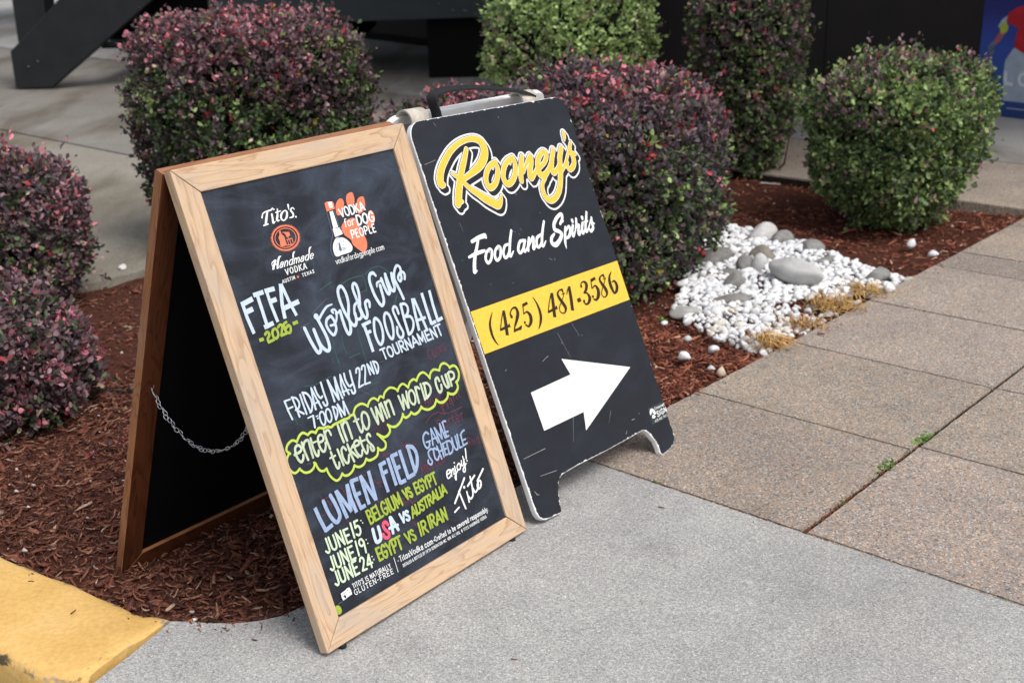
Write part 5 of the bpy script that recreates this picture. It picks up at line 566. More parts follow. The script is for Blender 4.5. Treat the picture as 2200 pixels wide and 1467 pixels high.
def bush(name, label, cat, x, y, zc, a, b, c, yaw, ex, seed, shoots, style, leaf=.0245, taper=.12, group='clipped shrubs in the planting bed'):
    rng = np.random.default_rng(seed)
    root = empty(name, (x, y, MULCH_Z), label, cat, group)
    d = rng.normal(size=(shoots * 3, 3)); d /= np.linalg.norm(d, axis=1)[:, None]
    co, si = math.cos(yaw), math.sin(yaw)
    R = np.array([[co, -si, 0], [si, co, 0], [0, 0, 1]])
    P = superpoints(d, a, b, c, ex, seed)
    Nn = np.sign(P) * np.abs(P / [a, b, c]) ** (ex - 1) / [a, b, c]; Nn /= np.linalg.norm(Nn, axis=1)[:, None] + 1e-9
    P[:, :2] *= (1 - taper * np.clip(.55 - P[:, 2] / c, 0, 1.5) / 1.5)[:, None]
    Pw, Nw = P @ R.T, Nn @ R.T
    view = np.array([-x, -y, CAM_H - zc]); view /= np.linalg.norm(view)
    k = (Pw[:, 2] + zc > MULCH_Z + .02) & (rng.random(len(P)) < np.where(Nw @ view > -.15, 1, .40))
    Pw, Nw = Pw[k][:shoots], Nw[k][:shoots]; n = len(Pw)
    hf = np.clip((Pw[:, 2] + c) / (2 * c), 0, 1)
    ph = rng.uniform(0, 6.28, 6)
    cl = np.sin(Pw[:, 0] * 9 + ph[0]) * np.sin(Pw[:, 1] * 8 + ph[1]) + np.sin(Pw[:, 2] * 10 + ph[2] + Pw[:, 0] * 5) + rng.normal(0, .45, n)
    depth = rng.exponential(.026, n) + .030 * (np.sin(Pw[:, 0] * 23 + ph[3]) * np.sin(Pw[:, 2] * 21 + ph[4]) * np.sin(Pw[:, 1] * 19 + ph[5]) > .28)
    sd = Nw * .8 + np.array([0, 0, .45]) + rng.normal(0, .42, (n, 3)); sd /= np.linalg.norm(sd, axis=1)[:, None]
    base = Pw - Nw * (depth + .035)[:, None]
    ln = rng.uniform(.025, .062, n)
    longs = rng.random(n) < .05 + .09 * (hf > .8); ln = np.where(longs, ln + rng.uniform(.02, .06, n), ln); stray = rng.random(n) < .008; ln = np.where(stray, ln + rng.uniform(.04, .10, n), ln)
    m = 9
    tpos = np.linspace(.1, 1, m)[None] + rng.normal(0, .05, (n, m))
    LP = base[:, None] + sd[:, None] * (ln[:, None] * tpos)[..., None] + rng.normal(0, .006, (n, m, 3))
    ax = sd[:, None] * rng.uniform(.15, .9, (n, m, 1)) + rng.normal(0, .75, (n, m, 3)) + np.array([0, 0, .12]); ax /= np.linalg.norm(ax, axis=2)[..., None]
    sdn = np.cross(ax, rng.normal(0, 1, (n, m, 3)) + sd[:, None] * .8); sdn /= np.linalg.norm(sdn, axis=2)[..., None] + 1e-9
    nr = np.cross(ax, sdn)
    sz = leaf * rng.uniform(.6, 1.25, (n, m)) * np.where(tpos > .85, .75, 1)
    wd = sz * rng.uniform(.52, .78, (n, m))
    def pt(u, v, w): return LP + ax * (sz * u)[..., None] + sdn * (wd * v)[..., None] + nr * (sz * w)[..., None]
    vv = np.stack([pt(0, 0, 0), pt(.38, -.40, .08), pt(.78, -.42, .02), pt(1, 0, -.06), pt(.78, .42, .02), pt(.38, .40, .08)], 2).reshape(-1, 3)
    vv += [0, 0, zc - MULCH_Z]
    nl = n * m
    base_i = (np.arange(nl) * 6)[:, None, None]
    idx = (np.array([[0, 1, 2, 3], [0, 3, 4, 5]])[None] + base_i).reshape(-1)
    names = list(PAL); pv = np.array([PAL[q_] for q_ in names])
    W = np.zeros((n, m, len(names)))
    tip = np.clip((tpos - .55) / .45, 0, 1); top = hf[:, None]; clm = cl[:, None]
    for nm, fn in style.items(): W[..., names.index(nm)] = np.maximum(1e-4, fn(top, clm, tip))
    W /= W.sum(2, keepdims=True); cum = W.cumsum(2); uu = np.where(rng.random((n, m, 1)) < .68, rng.random((n, 1, 1)) + np.zeros((1, m, 1)), rng.random((n, m, 1))); ci = (uu > cum).sum(2).clip(0, len(names) - 1)
    colr = 1.2 * pv[ci] * rng.uniform(.62, 1.38, (n, m, 1))
    np_mesh('foliage', vv, 4, idx, [M['leaf']], root, np.repeat(colr.reshape(-1, 3), 6, 0))
    # near-black hull painting in the shade behind the leaves, and the stems
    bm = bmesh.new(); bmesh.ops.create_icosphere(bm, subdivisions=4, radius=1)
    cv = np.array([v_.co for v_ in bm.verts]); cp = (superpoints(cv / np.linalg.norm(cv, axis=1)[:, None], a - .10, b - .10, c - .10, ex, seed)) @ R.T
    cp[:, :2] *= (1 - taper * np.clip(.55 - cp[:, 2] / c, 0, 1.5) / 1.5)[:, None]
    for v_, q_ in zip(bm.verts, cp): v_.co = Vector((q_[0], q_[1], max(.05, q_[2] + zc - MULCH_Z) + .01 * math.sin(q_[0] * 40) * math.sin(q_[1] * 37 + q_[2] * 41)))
    from_bm('shade_hull', bm, [M['core']], root, True)
    bm = bmesh.new()
    for i in range(40):
        j = int(rng.integers(n)); e_ = base[j] + sd[j] * ln[j] * 1.05; e_[2] += zc - MULCH_Z
        s0 = np.array([rng.normal(0, .06), rng.normal(0, .06), -.02]); mid = (s0 + e_) / 2 * [1, 1, .8] + rng.normal(0, .03, 3)
        tube(bm, [s0, mid, e_], [.008, .005, .0018], 5)
    from_bm('stem', bm, [M['twig']], root)
    return root
sm = lambda a_, b_, x_: np.clip((x_ - a_) / (b_ - a_), 0, 1) ** 2 * (3 - 2 * np.clip((x_ - a_) / (b_ - a_), 0, 1))
def H(h, c_): return h + .13 * c_
purple_style = dict(purple=lambda h, c_, t: 1.25 + .3 * c_, plum=lambda h, c_, t: .25 + .75 * sm(.55, .9, H(h, c_)), mauve=lambda h, c_, t: .10 + .6 * sm(.6, .95, H(h, c_)) * (.4 + t) + .3 * (c_ > 1.1), pink=lambda h, c_, t: (.05 + 1.7 * sm(.76, 1.02, H(h, c_)) + .6 * (c_ > 1.3)) * (.15 + t), red=lambda h, c_, t: .03 + .4 * sm(.75, 1, H(h, c_)) * t,
                    green=lambda h, c_, t: 1.1 * (1 - sm(.45, .85, H(h, c_))) + .06, dgreen=lambda h, c_, t: 1.4 * (1 - sm(.5, .85, H(h, c_))) + .15, lgreen=lambda h, c_, t: .75 * (1 - sm(.4, .85, H(h, c_))) * (c_ < .3) + .08, tan=lambda h, c_, t: .04 + .05 * t, yellow=lambda h, c_, t: .010)
slate_style = dict(slate=lambda h, c_, t: 1.1 + .3 * sm(.4, .8, h), purple=lambda h, c_, t: .9, plum=lambda h, c_, t: .35 + .45 * sm(.6, .95, H(h, c_)), mauve=lambda h, c_, t: .08 + .35 * sm(.5, .9, H(h, c_)) * t + .35 * (c_ > 1.2), pink=lambda h, c_, t: (.06 + 1.1 * sm(.78, 1.02, H(h, c_)) + 1.0 * (c_ > 1.4)) * (.15 + t), red=lambda h, c_, t: .04 + .6 * sm(.75, 1, H(h, c_)) * t,
                   green=lambda h, c_, t: 1.0 * (1 - sm(.3, .75, H(h, c_))) + .10, dgreen=lambda h, c_, t: 1.0 * (1 - sm(.4, .85, H(h, c_))) + .2, lgreen=lambda h, c_, t: .65 * (1 - sm(.35, .8, H(h, c_))) * (c_ < .5) + .06, tan=lambda h, c_, t: .05, yellow=lambda h, c_, t: .006)
mauve_style = dict(purple=lambda h, c_, t: .9 + .3 * c_, slate=lambda h, c_, t: .4, plum=lambda h, c_, t: .9, mauve=lambda h, c_, t: .5 + .5 * t, pink=lambda h, c_, t: (.14 + 1.6 * sm(.2, 1.2, c_)) * (.3 + t), red=lambda h, c_, t: .04 + .2 * t * (c_ > .7), green=lambda h, c_, t: .5 * (c_ < -.2) + .1, dgreen=lambda h, c_, t: .6, lgreen=lambda h, c_, t: .15 * (c_ < -.4), tan=lambda h, c_, t: .06)
mixed_style = dict(purple=lambda h, c_, t: .8 * sm(.1, .5, h), slate=lambda h, c_, t: .4, plum=lambda h, c_, t: .6 * sm(.2, .6, H(h, c_)) + .1, mauve=lambda h, c_, t: .6 * h + .15, pink=lambda h, c_, t: .40 * sm(.4, .8, H(h, c_)) * t, red=lambda h, c_, t: .06 * h, green=lambda h, c_, t: 1.1 + .5 * (1 - h), dgreen=lambda h, c_, t: .7, lgreen=lambda h, c_, t: .45 + .4 * (c_ < 0), tan=lambda h, c_, t: .22)
green_style = dict(purple=lambda h, c_, t: .5 * sm(.75, .95, H(h, c_)), plum=lambda h, c_, t: 1.0 * sm(.78, .98, H(h, c_)) + .02, mauve=lambda h, c_, t: 1.2 * sm(.74, .95, H(h, c_)) * (.3 + t) + .04, pink=lambda h, c_, t: .10 * sm(.7, .9, h) * t, red=lambda h, c_, t: .03 * (h > .7), green=lambda h, c_, t: 1.3, dgreen=lambda h, c_, t: .45, lgreen=lambda h, c_, t: 1.0 + .8 * (c_ < -.2) * t, tan=lambda h, c_, t: .06 + .2 * sm(.8, 1, h), yellow=lambda h, c_, t: .010)
bright_style = dict(plum=lambda h, c_, t: .5 * (c_ > .3), purple=lambda h, c_, t: .5 * (c_ > .6), mauve=lambda h, c_, t: .6 * (c_ > 0) * t + .06, green=lambda h, c_, t: .5, lgreen=lambda h, c_, t: 1.2, bgreen=lambda h, c_, t: 1.6, dgreen=lambda h, c_, t: .2, tan=lambda h, c_, t: .05)  # bgreen paints the stronger light on this shrub into its leaves
bush('barberry_bush', 'box shaped purple barberry bush behind the wooden chalkboard', 'bush', -1.04, 5.15, .45, .45, .40, .47, .8, 4, 21, 4700, purple_style)
bush('barberry_bush', 'round purple barberry bush right behind the black sign', 'bush', .31, 4.52, .315, .49, .45, .415, .8, 2.9, 22, 4900, slate_style, .0245, .10)
bush('barberry_bush', 'low pink tipped barberry bush seen through the handle of the black sign', 'bush', -.2, 5.15, .30, .28, .28, .29, .8, 3, 23, 1700, purple_style)
bush('barberry_bush', 'bright green shrub with mauve tips behind the purple bush', 'bush', .33, 6.6, .5, .42, .40, .50, .8, 3.2, 24, 3000, bright_style, .025, .1)
bush('barberry_bush', 'tall upright purple and green bush against the dark wall', 'bush', 1.22, 6.36, .48, .30, .30, .58, .8, 2.6, 25, 3000, mixed_style, .025, .28)
bush('barberry_bush', 'large rounded green bush in front of the blue poster', 'bush', 1.66, 5.26, .30, .455, .39, .375, .8, 2.7, 26, 4800, green_style, .0255, .42)
bush('barberry_bush', 'pink tipped purple bush by the driveway, behind the low spreading one', 'bush', -1.87, 4.33, .22, .37, .34, .31, .3, 2.3, 27, 2500, mauve_style, .025, .1)
bush('barberry_bush', 'low spreading mauve bush nearest the yellow kerb', 'bush', -1.53, 3.30, .10, .33, .30, .25, .3, 2.2, 28, 2500, mauve_style, .024, .0)

# a low sprig creeping over the bark beside the chalkboard
def sprig(name, label, pts, seed, pal, nleaf=60, leaf=.017):
    rng = np.random.default_rng(seed); root = empty(name, (*pts[0][:2], pts[0][2]), label, 'twig', 'sprigs creeping over the bark')
    p0 = np.array(pts[0]); P = np.array(pts) - p0
    bm = bmesh.new(); tube(bm, P, .0022, 5); from_bm('stem', bm, [M['twig']], root)
    tt = rng.uniform(0, len(P) - 1.001, nleaf); i = tt.astype(int); f_ = (tt - i)[:, None]
    LP = P[i] * (1 - f_) + P[i + 1] * f_ + rng.normal(0, .004, (nleaf, 3))
    ax = rng.normal(0, 1, (nleaf, 3)) * [1, 1, .5] + [0, 0, .5]; ax /= np.linalg.norm(ax, axis=1)[:, None]
    sn = np.cross(ax, rng.normal(0, 1, (nleaf, 3))); sn /= np.linalg.norm(sn, axis=1)[:, None]
    sz = leaf * rng.uniform(.6, 1.2, nleaf); wd = sz * .65
    vv = np.stack([LP + ax * (sz * u)[:, None] + sn * (wd * v)[:, None] for u, v in ((0, 0), (.38, -.4), (.78, -.42), (1, 0), (.78, .42), (.38, .4))], 1).reshape(-1, 3)
    idx = (np.array([[0, 1, 2, 3], [0, 3, 4, 5]])[None] + (np.arange(nleaf) * 6)[:, None, None]).reshape(-1)
    colr = np.array([PAL[q_] for q_ in pal])[rng.integers(len(pal), size=nleaf)] * rng.uniform(.7, 1.3, (nleaf, 1))
    np_mesh('foliage', vv, 4, idx, [M['leaf']], root, np.repeat(colr, 6, 0))
sprig('barberry_sprig', 'bright pink sprig lying on the bark left of the chalkboard', [(-1.12, 3.0, -.04), (-1.06, 3.02, -.01), (-1.0, 3.0, .01), (-.96, 2.94, 0), (-.93, 2.99, .03)], 5, ['pink', 'pink', 'red', 'mauve'], 55, .013)
sprig('barberry_sprig', 'dark purple sprig trailing over the bark towards the chalkboard', [(-1.3, 3.42, -.03), (-1.2, 3.38, .0), (-1.08, 3.33, .01), (-.98, 3.30, .0), (-.92, 3.28, -.01)], 6, ['purple', 'purple', 'plum', 'dgreen'], 110, .019)

# ------------------------------------------------------------------ lettering: marker strokes as thin paint on the boards
def catmull(P, closed, n):
    P = np.array(P, float)
    if len(P) == 2 and not closed: return np.array([P[0] + (P[1] - P[0]) * f_ for f_ in np.linspace(0, 1, 3)])
    if closed: Q = np.concatenate([P[-1:], P, P[:2]])
    else: Q = np.concatenate([2 * P[:1] - P[1:2], P, 2 * P[-1:] - P[-2:-1]])
    out = []
    segs = len(Q) - 3
    for i in range(segs):
        p0, p1, p2, p3 = Q[i:i + 4]
        for f_ in np.linspace(0, 1, n, endpoint=False):
            out.append(.5 * (2 * p1 + (p2 - p0) * f_ + (2 * p0 - 5 * p1 + 4 * p2 - p3) * f_ * f_ + (3 * p1 - p0 - 3 * p2 + p3) * f_ ** 3))
    if not closed: out.append(Q[-2])
    return np.array(out)
class Ink:
    def __init__(s): s.v, s.f, s.m, s.mats, s.k = [], [], [], [], 0
    def mat(s, name):
        m_ = INKM[name]
        if m_ not in s.mats: s.mats.append(m_)
        return s.mats.index(m_)
    def ribbon(s, P, closed, rnd, mi, z, dw=0, off=(0, 0)):
        P = np.array(P); xy = P[:, :2] + off; w = np.maximum(P[:, 2] + dw, .0004) / 2
        n = len(P)
        if closed: tg = np.roll(xy, -1, 0) - np.roll(xy, 1, 0)
        else:
            tg = np.empty_like(xy); tg[1:-1] = xy[2:] - xy[:-2]; tg[0] = xy[1] - xy[0]; tg[-1] = xy[-1] - xy[-2]
        tg /= np.linalg.norm(tg, axis=1)[:, None] + 1e-12; nm = np.stack([-tg[:, 1], tg[:, 0]], 1)
        s.k += 1; zz = z + s.k * 2.5e-6; b = len(s.v)
        for i in range(n):
            zi = zz + i * 1e-6
            l_, r_ = xy[i] + nm[i] * w[i], xy[i] - nm[i] * w[i]
            s.v += [(l_[0], l_[1], zi), (r_[0], r_[1], zi)]
        for i in range(n if closed else n - 1):
            j = (i + 1) % n
            s.f.append((b + 2 * i, b + 2 * i + 1, b + 2 * j + 1, b + 2 * j)); s.m.append(mi)
        if rnd and not closed:
            for i, sg in ((0, -1), (n - 1, 1)):
                ring = []
                for a in np.linspace(0, math.pi, 7):
                    q_ = xy[i] + (nm[i] * math.cos(a) + tg[i] * sg * math.sin(a)) * w[i]
                    s.v.append((q_[0], q_[1], zz + i * 1e-6)); ring.append(len(s.v) - 1)
                s.f.append(tuple(ring[::-1] if sg > 0 else ring)); s.m.append(mi)
    def poly(s, P, mi, z):
        s.k += 1; z = z + s.k * 2.5e-6
        b = len(s.v); s.v += [(x_, y_, z) for x_, y_ in P]
        for t_ in tessellate_polygon([[Vector((x_, y_, 0)) for x_, y_ in P]]):
            a_, b_, c_ = [Vector(P[i]) for i in t_]
            t_ = t_ if (b_ - a_).cross(c_ - a_) > 0 else t_[::-1]
            s.f.append(tuple(b + i for i in t_)); s.m.append(mi)
    def read(s, data, z=.0004):
        for item in data.replace('\n', '').split('|'):
            kind, cn, body = item[0], INKCOLS[ord(item[1]) - 65], item[3:]
            w0 = None
            if ';' in body: w0, body = body.split(';'); w0 = int(w0)
            P = [[int(q_) for q_ in t_.split(',')] for t_ in body.split()]
            P = [[q_ * 1e-4 for q_ in (t_ if len(t_) == 3 or kind in 'pq' else t_ + [w0])] for t_ in P]
            if kind in 'pq':
                if kind == 'q': P = [tuple(q_) for q_ in catmull([[*q_, 0] for q_ in P], True, 3)[:, :2]]
                s.poly([tuple(q_[:2]) for q_ in P], s.mat(cn), z); continue
            closed = kind == 'o'
            C_ = catmull(P, closed, 6 if len(P) < 14 else 3) if kind in 'co' else np.array(P)
            rnd = kind in 'rc'
            if cn == 'rooney':
                e_ = 1e-4
                o1, o2 = (.0027, -.0052), (.0052, -.0105)
                for o_ in ((0, 0), o1, o2): s.ribbon(C_, closed, rnd, s.mat('white'), z, 150 * e_, o_)
                s.ribbon(C_, closed, rnd, s.mat('blacklayer'), z + .0005, 66 * e_)
                for o_ in (o1, o2): s.ribbon(C_, closed, rnd, s.mat('blacklayer'), z + .0005, 56 * e_, o_)
                s.ribbon(C_, closed, rnd, s.mat('white'), z + .0010, 36 * e_)
                s.ribbon(C_, closed, rnd, s.mat('yellow'), z + .0015, 4 * e_)
            else: s.ribbon(C_, closed, rnd, s.mat(cn), z)

def frame_matrix(BL, e, u, n):
    m_ = Matrix((Vector(e), Vector(u), Vector(n))).transposed().to_4x4(); m_.translation = Vector(BL); return m_
def place(o, root, m_):
    o.parent = root; o.matrix_parent_inverse = Matrix.Identity(4)
    o.matrix_local = Matrix.Translation(-Vector(root.location)) @ m_

# ------------------------------------------------------------------ wooden A-frame chalkboard
BL, E_, U_, N_ = Vector((-.3538, 1.981, .012)), Vector((.62372, .78163, -.00515)), Vector((-.26664, .21895, .9386)), Vector((.73476, -.58405, .34497))
CW, CH, CB, CT = .6071, .9274, .050, .022
yaw = math.atan2(E_.y, E_.x)
eh = Vector((math.cos(yaw), math.sin(yaw), 0)); nh = Vector((-math.sin(yaw), math.cos(yaw), 0))
root = empty('chalkboard_sign', BL + eh * .3 + nh * .32 - Vector((0, 0, .012)), 'wooden A-frame chalkboard with colourful hand lettering about a foosball tournament', 'chalkboard')
MF = frame_matrix(BL, E_, U_, N_)
CHR = .981
foot_r = BL + nh * .673 - Vector((0, 0, .060)); top_r = BL + nh * .358 + Vector((0, 0, .869))
Ur = (top_r - foot_r).normalized(); Er = E_.copy(); Er = (Er - Ur * Er.dot(Ur)).normalized()
Nr = Er.cross(Ur)            # points to the camera side: the inner face of the rear panel
MR = frame_matrix(foot_r, Er, Ur, Nr)
def member(name, poly, along, z0, z1, mats, side_mat=0, back_mat=0, front_mat=0):
    """one mitred frame member: outline in the panel plane, with a grain UV running along it"""
    bm = bmesh.new()
    cx_, cy_ = sum(p_[0] for p_ in poly) / 4, sum(p_[1] for p_ in poly) / 4
    prism(bm, poly, z0, z1)
    bmesh.ops.recalc_face_normals(bm, faces=bm.faces)
    bevel_all(bm, .0022, 2)
    uvl = bm.loops.layers.uv.new('grain')
    for f_ in bm.faces:
        nz = f_.normal.z
        f_.material_index = front_mat if nz > .7 else (back_mat if nz < -.7 else side_mat)
        for l_ in f_.loops:
            c_ = l_.vert.co
            a_, b_ = (c_.x, c_.y) if along == 'x' else (c_.y, c_.x)
            l_[uvl].uv = (a_, b_ + (c_.z * 1.0 if abs(nz) < .7 else 0))
    return from_bm(name, bm, mats)
g_ = .0005
W_, H_, B_ = CW, CH, CB
parts = [('rail', [(g_, 0), (W_ - g_, 0), (W_ - B_ - g_, B_ - 2 * g_), (B_ + g_, B_ - 2 * g_)], 'x'), ('rail', [(B_ + g_, H_ - B_ + 2 * g_), (W_ - B_ - g_, H_ - B_ + 2 * g_), (W_ - g_, H_), (g_, H_)], 'x'),
         ('stile', [(0, g_), (B_ - g_, B_ + g_), (B_ - g_, H_ - B_ - g_), (0, H_ - g_)], 'y'), ('stile', [(W_, g_), (W_, H_ - g_), (W_ - B_ + g_, H_ - B_ - g_), (W_ - B_ + g_, B_ + g_)], 'y')]
fr = bpy.data.objects.new('front_panel', None); col.objects.link(fr); place(fr, root, MF)
rp = bpy.data.objects.new('rear_panel', None); col.objects.link(rp); place(rp, root, MR)
for nm, pl_, al in parts:
    o = member(nm, pl_, al, -CT, 0, [M['wood'], M['stain']], 0, 1, 0); o.parent = fr
    pr2 = [(x_, y_ + (CHR - CH if y_ > .4 else 0)) for x_, y_ in pl_]
    o = member(nm, pr2, al, 0, CT, [M['honey'], M['stain']], 0, 0, 1); o.parent = rp
# front board with all its lettering, rear boards
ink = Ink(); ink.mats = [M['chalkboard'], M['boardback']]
b0, x1_, y1_ = CB - .004, CW - CB + .004, CH - CB + .004
ink.v += [(b0, b0, -.005), (x1_, b0, -.005), (x1_, y1_, -.005), (b0, y1_, -.005), (b0, b0, -.013), (x1_, b0, -.013), (x1_, y1_, -.013), (b0, y1_, -.013)]
ink.f += [(0, 1, 2, 3), (7, 6, 5, 4)]; ink.m += [0, 1]
ink.read(INKDATA['chalk'], -.0046)
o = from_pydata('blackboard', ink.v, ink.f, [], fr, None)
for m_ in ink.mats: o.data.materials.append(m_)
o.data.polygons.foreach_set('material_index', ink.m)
bm = bmesh.new(); box(bm, (b0, b0, .006), (x1_, y1_ + CHR - CH, .013)); from_bm('blackboard', bm, [M['boardback']], rp)
# rubber feet
for x_ in (.045, CW - .045):
    for par, zc_ in ((fr, -.011), (rp, .011)):
        bm = bmesh.new(); tube(bm, [(x_, .001, zc_), (x_, -.008, zc_), (x_, -.0115, zc_)], [.008, .0085, .006], 12); from_bm('foot', bm, [M['rubber']], par)
# hinge plates at the ridge
for x_ in (.03, CW - .09):
    bm = bmesh.new()
    a0 = MF @ Vector((x_, CH - .004, -CT - .0006)); a1 = MF @ Vector((x_ + .055, CH - .004, -CT - .0006)); d0 = -(MF.to_3x3() @ Vector((0, 1, 0)))
    c0 = MR @ Vector((x_, CHR - .006, CT + .0006)); c1 = MR @ Vector((x_ + .055, CHR - .006, CT + .0006)); e0 = -(MR.to_3x3() @ Vector((0, 1, 0)))
    off_ = Vector(root.location)
    vs = [bm.verts.new(q_ - off_) for q_ in (a0 + d0 * .055, a1 + d0 * .055, a1, a0, c0, c1, c1 + e0 * .055, c0 + e0 * .055)]
    for i in (0, 2, 4): bm.faces.new((vs[i], vs[i + 1], vs[(i + 2) if i < 4 else 6], vs[i + 3] if i < 4 else 7)) if i < 4 else None
    bm.faces.new((vs[4], vs[5], vs[6], vs[7]))
    r_ = bmesh.ops.solidify(bm, geom=list(bm.faces), thickness=.0012)
    from_bm('hinge', bm, [M['hinge']], root)
# chain between the two panels
ctrl = [(.497, .437), (.488, .414), (.464, .380), (.432, .352), (.385, .329), (.336, .325), (.285, .340), (.240, .367), (.209, .399), (.183, .435)]
cp = catmull([[a, b_, 0] for a, b_ in ctrl], False, 14)[:, :2]
seg = np.linalg.norm(np.diff(cp, axis=0), axis=1); cum = np.concatenate([[0], np.cumsum(seg)])
bm = bmesh.new(); pitch_l = .0088; nlink = int(cum[-1] / pitch_l)
for k in range(nlink):
    q_ = [np.interp((k + f_) * pitch_l, cum, cp[:, i]) for f_ in (0, 1) for i in (0, 1)]
    wob = .0025 * math.sin(k * 1.9)
    P0 = BL + eh * (.028 + wob) + nh * q_[0] + Vector((0, 0, q_[1] - .012)) - Vector(root.location); P1 = BL + eh * (.028 + wob) + nh * q_[2] + Vector((0, 0, q_[3] - .012)) - Vector(root.location)
    ax_ = (P1 - P0).normalized(); tw = .75 * k + .5 * math.sin(k)
    sid = (eh * math.cos(tw) + ax_.cross(eh) * math.sin(tw)); sid = (sid - ax_ * sid.dot(ax_)).normalized()
    c_ = (P0 + P1) / 2; pts = []
    for a in np.linspace(0, 2 * math.pi, 15)[:-1]:
        pts.append(c_ + ax_ * (  .0063 * math.cos(a)) + sid * (.0036 * math.sin(a)))
    tube(bm, pts, .00085, 6, True)
for q_ in (ctrl[0], ctrl[-1]):
    c_ = BL + eh * .028 + nh * q_[0] + Vector((0, 0, q_[1] - .012)) - Vector(root.location)
    tube(bm, [c_ + nh * .012 * (1 if q_[0] > .4 else -1), c_, c_ - nh * .004 * (1 if q_[0] > .4 else -1)], [.0035, .0042, .0042], 8)
from_bm('chain', bm, [M['steel']], root)

# ------------------------------------------------------------------ black sandwich board
BL2, E2, U2, N2 = Vector((.0534, 2.4759, .012)), Vector((.64597, .76312, -.01899)), Vector((-.29528, .27273, .91566)), Vector((.70394, -.58588, .40151))
SW, SH, ST = .5661, .9340, .016
yaw2 = math.atan2(E2.y, E2.x); eh2 = Vector((math.cos(yaw2), math.sin(yaw2), 0)); nh2 = Vector((-math.sin(yaw2), math.cos(yaw2), 0))
root2 = empty('sandwich_board', BL2 + eh2 * .28 + nh2 * .38 - Vector((0, 0, .012)), 'black pub sandwich board with yellow lettering and a white arrow', 'sign')
MF2 = frame_matrix(BL2, E2, U2, N2)
foot2 = BL2 + nh2 * .775 - Vector((0, 0, .004)); top2 = BL2 + nh2 * .432 + Vector((0, 0, .866)) + eh2 * .004
Ur2 = (top2 - foot2).normalized(); Er2 = (E2 - Ur2 * E2.dot(Ur2)).normalized(); Nr2 = Er2.cross(Ur2)
MR2 = frame_matrix(foot2, Er2, Ur2, Nr2)
def arc(cx_, cy_, r_, a0, a1, n=7): return [(cx_ + r_ * math.cos(math.radians(a)), cy_ + r_ * math.sin(math.radians(a))) for a in np.linspace(a0, a1, n)]
outline = arc(.030, .030, .031, 180, 262, 7) + [(.060, -.003), (.074, -.0035)] + arc(.073, .005, .009, -60, 10, 4) + [(.087, .028), (.093, .048)] + arc(.128, .040, .034, 160, 92, 6) + \
    [(.18, .0755), (.30, .0735), (.40, .0745), (.438, .0755)] + arc(.440, .040, .036, 84, 20, 6) + [(.4845, .035), (.487, .016)] + arc(.497, .006, .010, 190, 265, 4) + [(.512, -.003), (.53, .000)] + arc(.534, .034, .032, -70, 0, 6) + \
    arc(SW - .040, SH - .040, .040, 0, 90, 9) + arc(.040, SH - .040, .040, 90, 180, 9)
def board_body(z0, z1, drop=0):
    bm = bmesh.new(); prism(bm, [(x_, y_ - (drop if y_ < .05 else 0)) for x_, y_ in outline], z0, z1); bmesh.ops.recalc_face_normals(bm, faces=bm.faces)
    ed = [e_ for e_ in bm.edges if abs(e_.verts[0].co.z - e_.verts[1].co.z) < 1e-6]
    bmesh.ops.bevel(bm, geom=ed, offset=.003, segments=3, affect='EDGES', profile=.5)
    return bm
bm = board_body(-ST, 0)
for f_ in bm.faces: f_.smooth = abs(f_.normal.z) < .95
me = bpy.data.meshes.new('tmp'); bm.to_mesh(me); bm.free()
ink = Ink(); ink.mats = [M['plastic'], M['chipedge'], M['blackpanel']]
ink.v += [tuple(v_.co) for v_ in me.vertices]
for p_ in me.polygons: ink.f.append(tuple(p_.vertices)); ink.m.append(0)
# black film, its edge chipped back unevenly so that the white core shows
dense = []
for i in range(len(outline)):
    a_, b_ = np.array(outline[i]), np.array(outline[(i + 1) % len(outline)])
    k = max(1, int(np.linalg.norm(b_ - a_) / .0025))
    for f_ in np.linspace(0, 1, k, endpoint=False): dense.append(a_ * (1 - f_) + b_ * f_)
dense = np.array(dense); tg = np.roll(dense, -1, 0) - np.roll(dense, 1, 0); tg /= np.linalg.norm(tg, axis=1)[:, None]
inn = np.stack([-tg[:, 1], tg[:, 0]], 1)
rg = np.random.default_rng(9); N_d = len(dense)
wear = .0013 + .0009 * rg.random(N_d)
for _ in range(90):
    c_, w_, a_ = rg.integers(N_d), rg.integers(0, 3), rg.uniform(.0004, .0027)
    for k in range(-w_, w_ + 1): wear[(c_ + k) % N_d] += a_ * (1 - abs(k) / (w_ + 1))
low_ = dense[:, 1] < .12
wear[low_] += .0012 * rg.random(low_.sum())
film = dense + inn * wear[:, None]
ink.poly([tuple(q_) for q_ in film], 2, .0003)
yi = ink.mat('yellow')
bb = len(ink.v); ink.v += [(.0032, .4960, .0007), (.0032, .3972, .0007), (SW - .0035, .3920, .0007), (SW - .0030, .4957, .0007)]; ink.f.append((bb, bb + 1, bb + 2, bb + 3)); ink.m.append(yi)
ink.read(INKDATA['black'], .0011)
o = from_pydata('front_panel', ink.v, ink.f, [], None)
for m_ in ink.mats: o.data.materials.append(m_)
o.data.polygons.foreach_set('material_index', ink.m); place(o, root2, MF2)
o = from_bm('rear_panel', board_body(0, ST, .045), [M['plastic']]); place(o, root2, MR2)
bm = bmesh.new(); prism(bm, [(.05, .10), (SW - .05, .10), (SW - .05, SH - .02), (.05, SH - .02)], ST - .001, ST + .0006); bmesh.ops.recalc_face_normals(bm, faces=bm.faces)
o = from_bm('rear_lining', bm, [M['greyplastic']]); place(o, root2, MR2)
